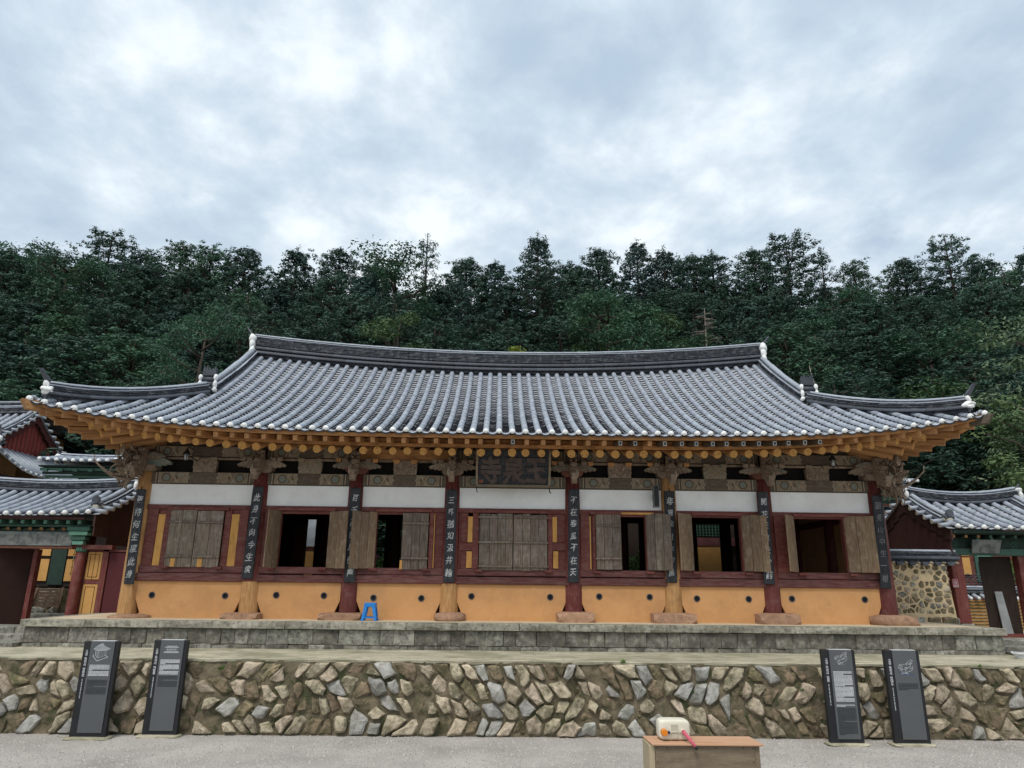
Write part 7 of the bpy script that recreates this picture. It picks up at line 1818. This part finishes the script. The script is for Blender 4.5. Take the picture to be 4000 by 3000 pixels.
def broadleaf(seed, h, r, clumps, mat, leaf=0.10, dens=120, low=0.25, flat=0.5, cl=0.75):
    rs = np.random.RandomState(seed); trunk = MB(); trunk.tube([(0, 0, 0), (0.1, 0, h*.3), (0.0, 0.1, h*.6), (0.1, 0, h*0.85)], [0.02*h, 0.016*h, 0.010*h, 0.004*h], 7, 0); LP = []; BP = []
    for k in range(clumps):
        ph = rs.uniform(0, 2*pi); ct = rs.uniform(-0.6, 1.0); rr = rs.uniform(0.55, 1.0); st_ = sqrt(max(0, 1-ct*ct))
        c = np.array([cos(ph)*st_*r*rr, sin(ph)*st_*r*rr, h*(low+(1-low)/2)+ct*rr*h*(1-low)/2])
        if k % 2 == 0: trunk.tube([(0, 0, max(h*.2, c[2]-r*0.7)), tuple((c+np.array([0, 0, max(h*.2, c[2]-r*.4)]))/2), tuple(c)], [0.008*h, 0.005*h, 0.002*h], 5, 0)
        s = cl*rs.uniform(0.6, 1.2); p = rs.normal(size=(dens, 3)); p /= np.linalg.norm(p, axis=1)[:, None]; p *= (rs.uniform(0.4, 1, dens)**0.5)[:, None]*s
        b_ = p/np.linalg.norm(p, axis=1)[:, None]*0.8+np.array([0, 0, 0.5]); p[:, 2] *= flat; LP.append(c+p); BP.append(b_)
    V = leaf_quads(np.concatenate(LP), leaf, rs, 0.4, np.concatenate(BP), 0.6); return trunk.mesh('trunk', [BARK]), quads_mesh('crown', V, mat)
def pine(seed, h, r, mat=L_PINE):
    rs = np.random.RandomState(seed); trunk = MB(); LP = []
    tp = [(0.0, 0, 0), (0.25, 0.1, h*.3), (-0.1, 0, h*.6), (0.15, 0, h*0.92)]; trunk.tube(tp, [0.025*h, 0.02*h, 0.014*h, 0.005*h], 7, 0)
    for k in range(26):
        t = rs.uniform(0.35, 1.0); a = rs.uniform(0, 2*pi); L = r*(1.15-0.75*t)*rs.uniform(0.7, 1.2)+0.3; z = h*t; e_ = np.array([cos(a)*L, sin(a)*L, z+0.18*L])
        mid = np.array([cos(a)*L*.5, sin(a)*L*.5, z-0.05*L]); trunk.tube([(0, 0, z-0.15*L), tuple(mid), tuple(e_)], [0.06, 0.045, 0.02], 5, 0)
        for j in range(4):
            c = e_*0.7+mid*0.3*rs.rand()+e_*0.3*(1-0.0)*rs.rand()*0; c = mid+(e_-mid)*rs.uniform(0.3, 1.15)+rs.normal(size=3)*np.array([0.3, 0.3, 0.08])
            n = 75; p = rs.normal(size=(n, 3))*np.array([0.42, 0.42, 0.10]); p[:, 2] -= 0.10*(p[:, 0]**2+p[:, 1]**2); LP.append(c+p)
    V = leaf_quads(np.concatenate(LP), 0.10, rs, 0.6); return trunk.mesh('trunk', [BARK]), quads_mesh('crown', V, mat)
KIND = {
 'fir': [conifer(1, 12, 3.0, 30, 10, 'fir', 0.105, 42), conifer(2, 12, 2.8, 27, 10, 'fir', 0.105, 42), conifer(12, 12, 3.3, 24, 10, 'fir', 0.105, 42)],
 'thin': [conifer(3, 12, 2.5, 18, 7, 'fir', 0.09, 24, droop=-0.1)],
 'cypress': [conifer(4, 12, 3.0, 27, 12, 'cyp', 0.105, 40, mat=L_CYP, droop=-0.05), conifer(5, 12, 2.7, 28, 12, 'cyp', 0.105, 40, mat=L_CYP, droop=0.05), conifer(15, 12, 3.3, 26, 13, 'cyp', 0.105, 38, mat=L_CYP, droop=-0.15)],
 'round': [conifer(6, 12, 3.0, 24, 12, 'round', 0.105, 32, mat=L_CYP, droop=-0.2), conifer(7, 12, 2.8, 26, 12, 'round', 0.10, 34, mat=L_PINE, droop=-0.1)],
 'pine': [pine(8, 10, 3.6), pine(9, 11, 3.2)],
 'broad': [broadleaf(10, 8, 2.6, 60, L_BRD), broadleaf(11, 8, 2.4, 55, L_BRD)],
}
KW = {'fir': 'fir', 'thin': 'sparse thin-topped fir', 'cypress': 'dense cypress', 'round': 'broad round-topped conifer', 'pine': 'flat-tiered pine', 'broad': 'light green leafy tree'}
ORD = ['first', 'second', 'third', 'fourth', 'fifth', 'sixth', 'seventh', 'eighth', 'ninth', 'tenth', 'eleventh', 'twelfth', 'thirteenth', 'fourteenth', 'fifteenth', 'sixteenth', 'seventeenth', 'eighteenth', 'nineteenth', 'twentieth', 'twenty-first', 'twenty-second', 'twenty-third', 'twenty-fourth', 'twenty-fifth', 'twenty-sixth', 'twenty-seventh', 'twenty-eighth', 'twenty-ninth', 'thirtieth']
def tree(kind, var, x, y, z, h, w, label, rotz, group, name=None):
    tm, cm = KIND[kind][var % len(KIND[kind])]; h0 = {'pine': 10, 'broad': 8}.get(kind, 12)
    o = root(name or {'fir': 'fir_tree', 'thin': 'fir_tree', 'cypress': 'cypress_tree', 'round': 'conifer_tree', 'pine': 'pine_tree', 'broad': 'leafy_tree'}[kind], (x, y, z), label, 'tree', group, rotz, local=True)
    S = (w, w, h/h0)
    a = bpy.data.objects.new('trunk', tm); C.objects.link(a); a.parent = o; a.scale = S
    b = bpy.data.objects.new('crown', cm); C.objects.link(b); b.parent = o; b.scale = S
    return o
def forest():
    rnd = random.Random(33)
    sky_ = [(-46.5, 29.5, 'cypress', 0, 12), (-42.4, 29.4, 'fir', 1, 12), (-38.5, 29.3, 'round', 0, 12), (-34.2, 31.3, 'round', 0, 13), (-30.9, 29.6, 'cypress', 2, 12), (-27.8, 30.3, 'round', 1, 12), (-25.0, 29.8, 'round', 1, 12), (-22.3, 30.0, 'cypress', 1, 12), (-17.9, 30.3, 'fir', 0, 13), (-14.0, 29.9, 'cypress', 0, 11),
            (-10.9, 29.0, 'fir', 2, 11), (-6.5, 31.5, 'thin', 0, 14), (-3.0, 29.3, 'cypress', 1, 11), (-0.5, 29.2, 'fir', 1, 10), (3.2, 31.8, 'fir', 0, 14), (6.2, 29.3, 'cypress', 2, 11), (8.5, 30.4, 'cypress', 1, 12), (11.9, 31.3, 'fir', 1, 13), (14.3, 30.8, 'fir', 2, 12), (17.0, 30.3, 'cypress', 0, 12), (18.9, 31.0, 'fir', 2, 13),
            (22.4, 31.0, 'cypress', 0, 12), (25.2, 32.0, 'round', 0, 13), (28.6, 31.3, 'thin', 0, 13), (31.7, 30.2, 'round', 1, 12), (35.9, 30.3, 'cypress', 1, 11), (39.6, 32.2, 'round', 0, 14), (43.0, 30.4, 'cypress', 2, 12), (47.0, 31.4, 'fir', 0, 13)]
    n = 0
    for i, (x, zt, k, v, h) in enumerate(sky_):
        w = rnd.uniform(1.0, 1.25)*(1.05 if k != 'thin' else 0.9)
        tree(k, v, x, 56+rnd.uniform(-.8, .8), zt-h, h*1.0, w, 'dark %s on the skyline, %s tree from the left along the ridge' % (KW[k], ORD[i]), rnd.uniform(0, 6.28), 'trees along the wooded ridge')
    rows = [(58.5, 3.4, 12.0, 'in the hindmost row filling the skyline', 'crest'), (50, 3.3, 12.6, 'in the row just below the skyline', 'upper slope'), (44.5, 3.2, 11.5, 'in the middle row on the hillside', 'middle slope'), (39, 3.1, 10.0, 'in the lower middle row on the hillside', 'lower middle slope'),
            (34, 3.0, 9.0, 'in the second row behind the roofs', 'lower slope'), (29.5, 2.9, 7.6, 'in the front row behind the roofs', 'foot of the hill')]
    for Y, sp_, h0, txt, grp in rows:
        W = Y*0.80+2; n_ = int(2*W/sp_); 
        while n_ > 30: sp_ *= 1.05; n_ = int(2*W/sp_)
        for i in range(n_):
            x = -W+2*W*(i+0.5)/n_+rnd.uniform(-.8, .8); y = Y+rnd.uniform(-1.2, 1.2); z = hillz(x, y)-0.5
            k = rnd.choices(['cypress', 'fir', 'round', 'pine', 'broad'], [0.38, 0.22, 0.24, 0.08, 0.08] if Y < 48 else [0.45, 0.3, 0.2, 0.05, 0])[0]
            h = h0*rnd.uniform(0.85, 1.18); 
            if k == 'broad': h = min(h, 7.5)
            if Y < 36 and abs(x) < 9: h = min(h, 7.0)
            tree(k, rnd.randint(0, 2), x, y, z, h, rnd.uniform(1.05, 1.4), '%s %s, %s from the left' % (KW[k], txt, ORD[i]), rnd.uniform(0, 6.28), 'trees on the '+grp)
forest()
tree('pine', 0, -12.3, 27.5, 4.3, 8.3, 0.62, 'bright green flat-tiered pine with reddish limbs just above the left roof ridge', 0.6, 'trees beside the roofs')
# yellow-green crown peeping over the ridge
tm, cm = broadleaf(51, 4.6, 1.1, 16, L_YEL, 0.05, 130, 0.55, 0.35, 0.34)
def special(name, meshes, x, y, z, label, rot=0, s=1.0):
    o = root(name, (x, y, z), label, 'tree', None, rot, local=True)
    for nme, me in zip(('trunk', 'crown'), meshes):
        if me is None: continue
        a = bpy.data.objects.new(nme, me); C.objects.link(a); a.parent = o; a.scale = (s, s, s)
    return o
special('small_tree', (tm, cm), 0.15, 24.5, 6.0, 'yellow-green leafy treetop peeping over the middle of the main ridge')
lt = broadleaf(52, 9, 1.9, 44, L_BRD, 0.09, 130, 0.2, 0.55, 0.7)
special('leafy_tree', lt, -5.2, 33, 6.6, 'pale olive leafy tree behind the ridge, left of centre')
special('leafy_tree', lt, 6.3, 41, 11.6, 'yellowish green leafy tree on the hillside right of centre', 2.0, 0.95)
special('leafy_tree', lt, 10.8, 42, 12.2, 'small bright green leafy tree behind the bare dead tree', 1.0, 0.8)
lt2 = broadleaf(53, 13, 3.0, 70, L_LITE, 0.10, 110, 0.15, 0.30, 1.0)
special('leafy_tree', lt2, 21.9, 25.5, 1.5, 'near light green leafy tree with drooping sprays at the right picture edge', 0.4)
lt3 = broadleaf(54, 8, 2.6, 60, L_BRD, 0.09, 110, 0.12, 0.4, 0.8)
special('leafy_tree', lt3, 18.6, 22.5, 1.0, 'leafy green tree above the right gate roof, below the light one', 1.4)
special('leafy_tree', lt3, 12.5, 25.5, 0.9, 'dark leafy tree behind the hall right eave corner', 2.4, 0.9)
def dead_tree():
    rs = random.Random(9); o = root('dead_tree', (11.95, 38.0, 8.0), 'bare dead tree with grey-brown twigs standing on the hillside right of centre', 'tree')
    m = MB(); m.tube([(11.95, 38, 8.0), (12.0, 38, 13.0), (12.05, 38, 17.8)], [0.10, 0.07, 0.015], 6, 0); part('trunk', m, DEADW, o); m = MB()
    for k in range(60):
        z = 11.5+k*0.10; a = rs.uniform(0, 6.28); L = (18.3-z)*0.34*rs.uniform(0.6, 1.2)+0.25; d = Vector((cos(a), sin(a), 0)); p = Vector((12.0, 38, z)); pts = [p, p+d*L*.5+Vector((0, 0, .05)), p+d*L+Vector((0, 0, -0.05*L))]
        m.tube(pts, [0.028, 0.018, 0.006], 4, 0)
        for q in range(5):
            b = p+d*L*(0.3+0.14*q); e_ = b+Vector((rs.uniform(-.4, .4), rs.uniform(-.4, .4), rs.uniform(-.2, .25))); m.tube([b, e_], [0.011, 0.004], 3, 0)
    part('branches', m, DEADW, o)
dead_tree()
m = MB(); m.tube([(14.55, 30, 9.6), (14.4, 30, 10.5), (14.2, 30, 11.4), (14.15, 30, 11.8)], [0.035, 0.03, 0.022, 0.006], 5, 0); solo('bare_branch', m, M('pale_bare_wood', (0.42, 0.37, 0.31), None, 8, var=0), 'pale bare broken branch sticking up right of the right ridge end', 'branch')
sh = broadleaf(61, 1.5, 0.7, 22, WEED, 0.045, 90, 0.1, 0.8, 0.3)
def shrub(x, y, z, label, s=1.0, fl=False):
    o = root('shrub', (x, y, z), label, 'shrub', None, 0, local=True)
    for nme, me in zip(('stems', 'foliage'), sh): a = bpy.data.objects.new(nme, me); C.objects.link(a); a.parent = o; a.scale = (s, s, s)
    if fl:
        m = MB(); lump(m, 1, (0.0, -0.7, 1.5), (0.07, 0.05, 0.06), 1, 0.2); a = link('flower', m.mesh('flower', [FLOWER]), o)
shrub(4.15, 21.5, 1.3, 'green shrub seen through the fifth bay half-open window', 1.3)
shrub(-3.45, 21.5, 1.3, 'shrub with a pink flower seen through the third bay window', 1.2, True)
shrub(14.9, 20.6, 1.9, 'yellow-green shrub above the garden wall seen through the right gate', 0.8)
shrub(13.3, 20.6, 1.9, 'small fern-like shrub above the left part of the garden wall coping', 0.4)
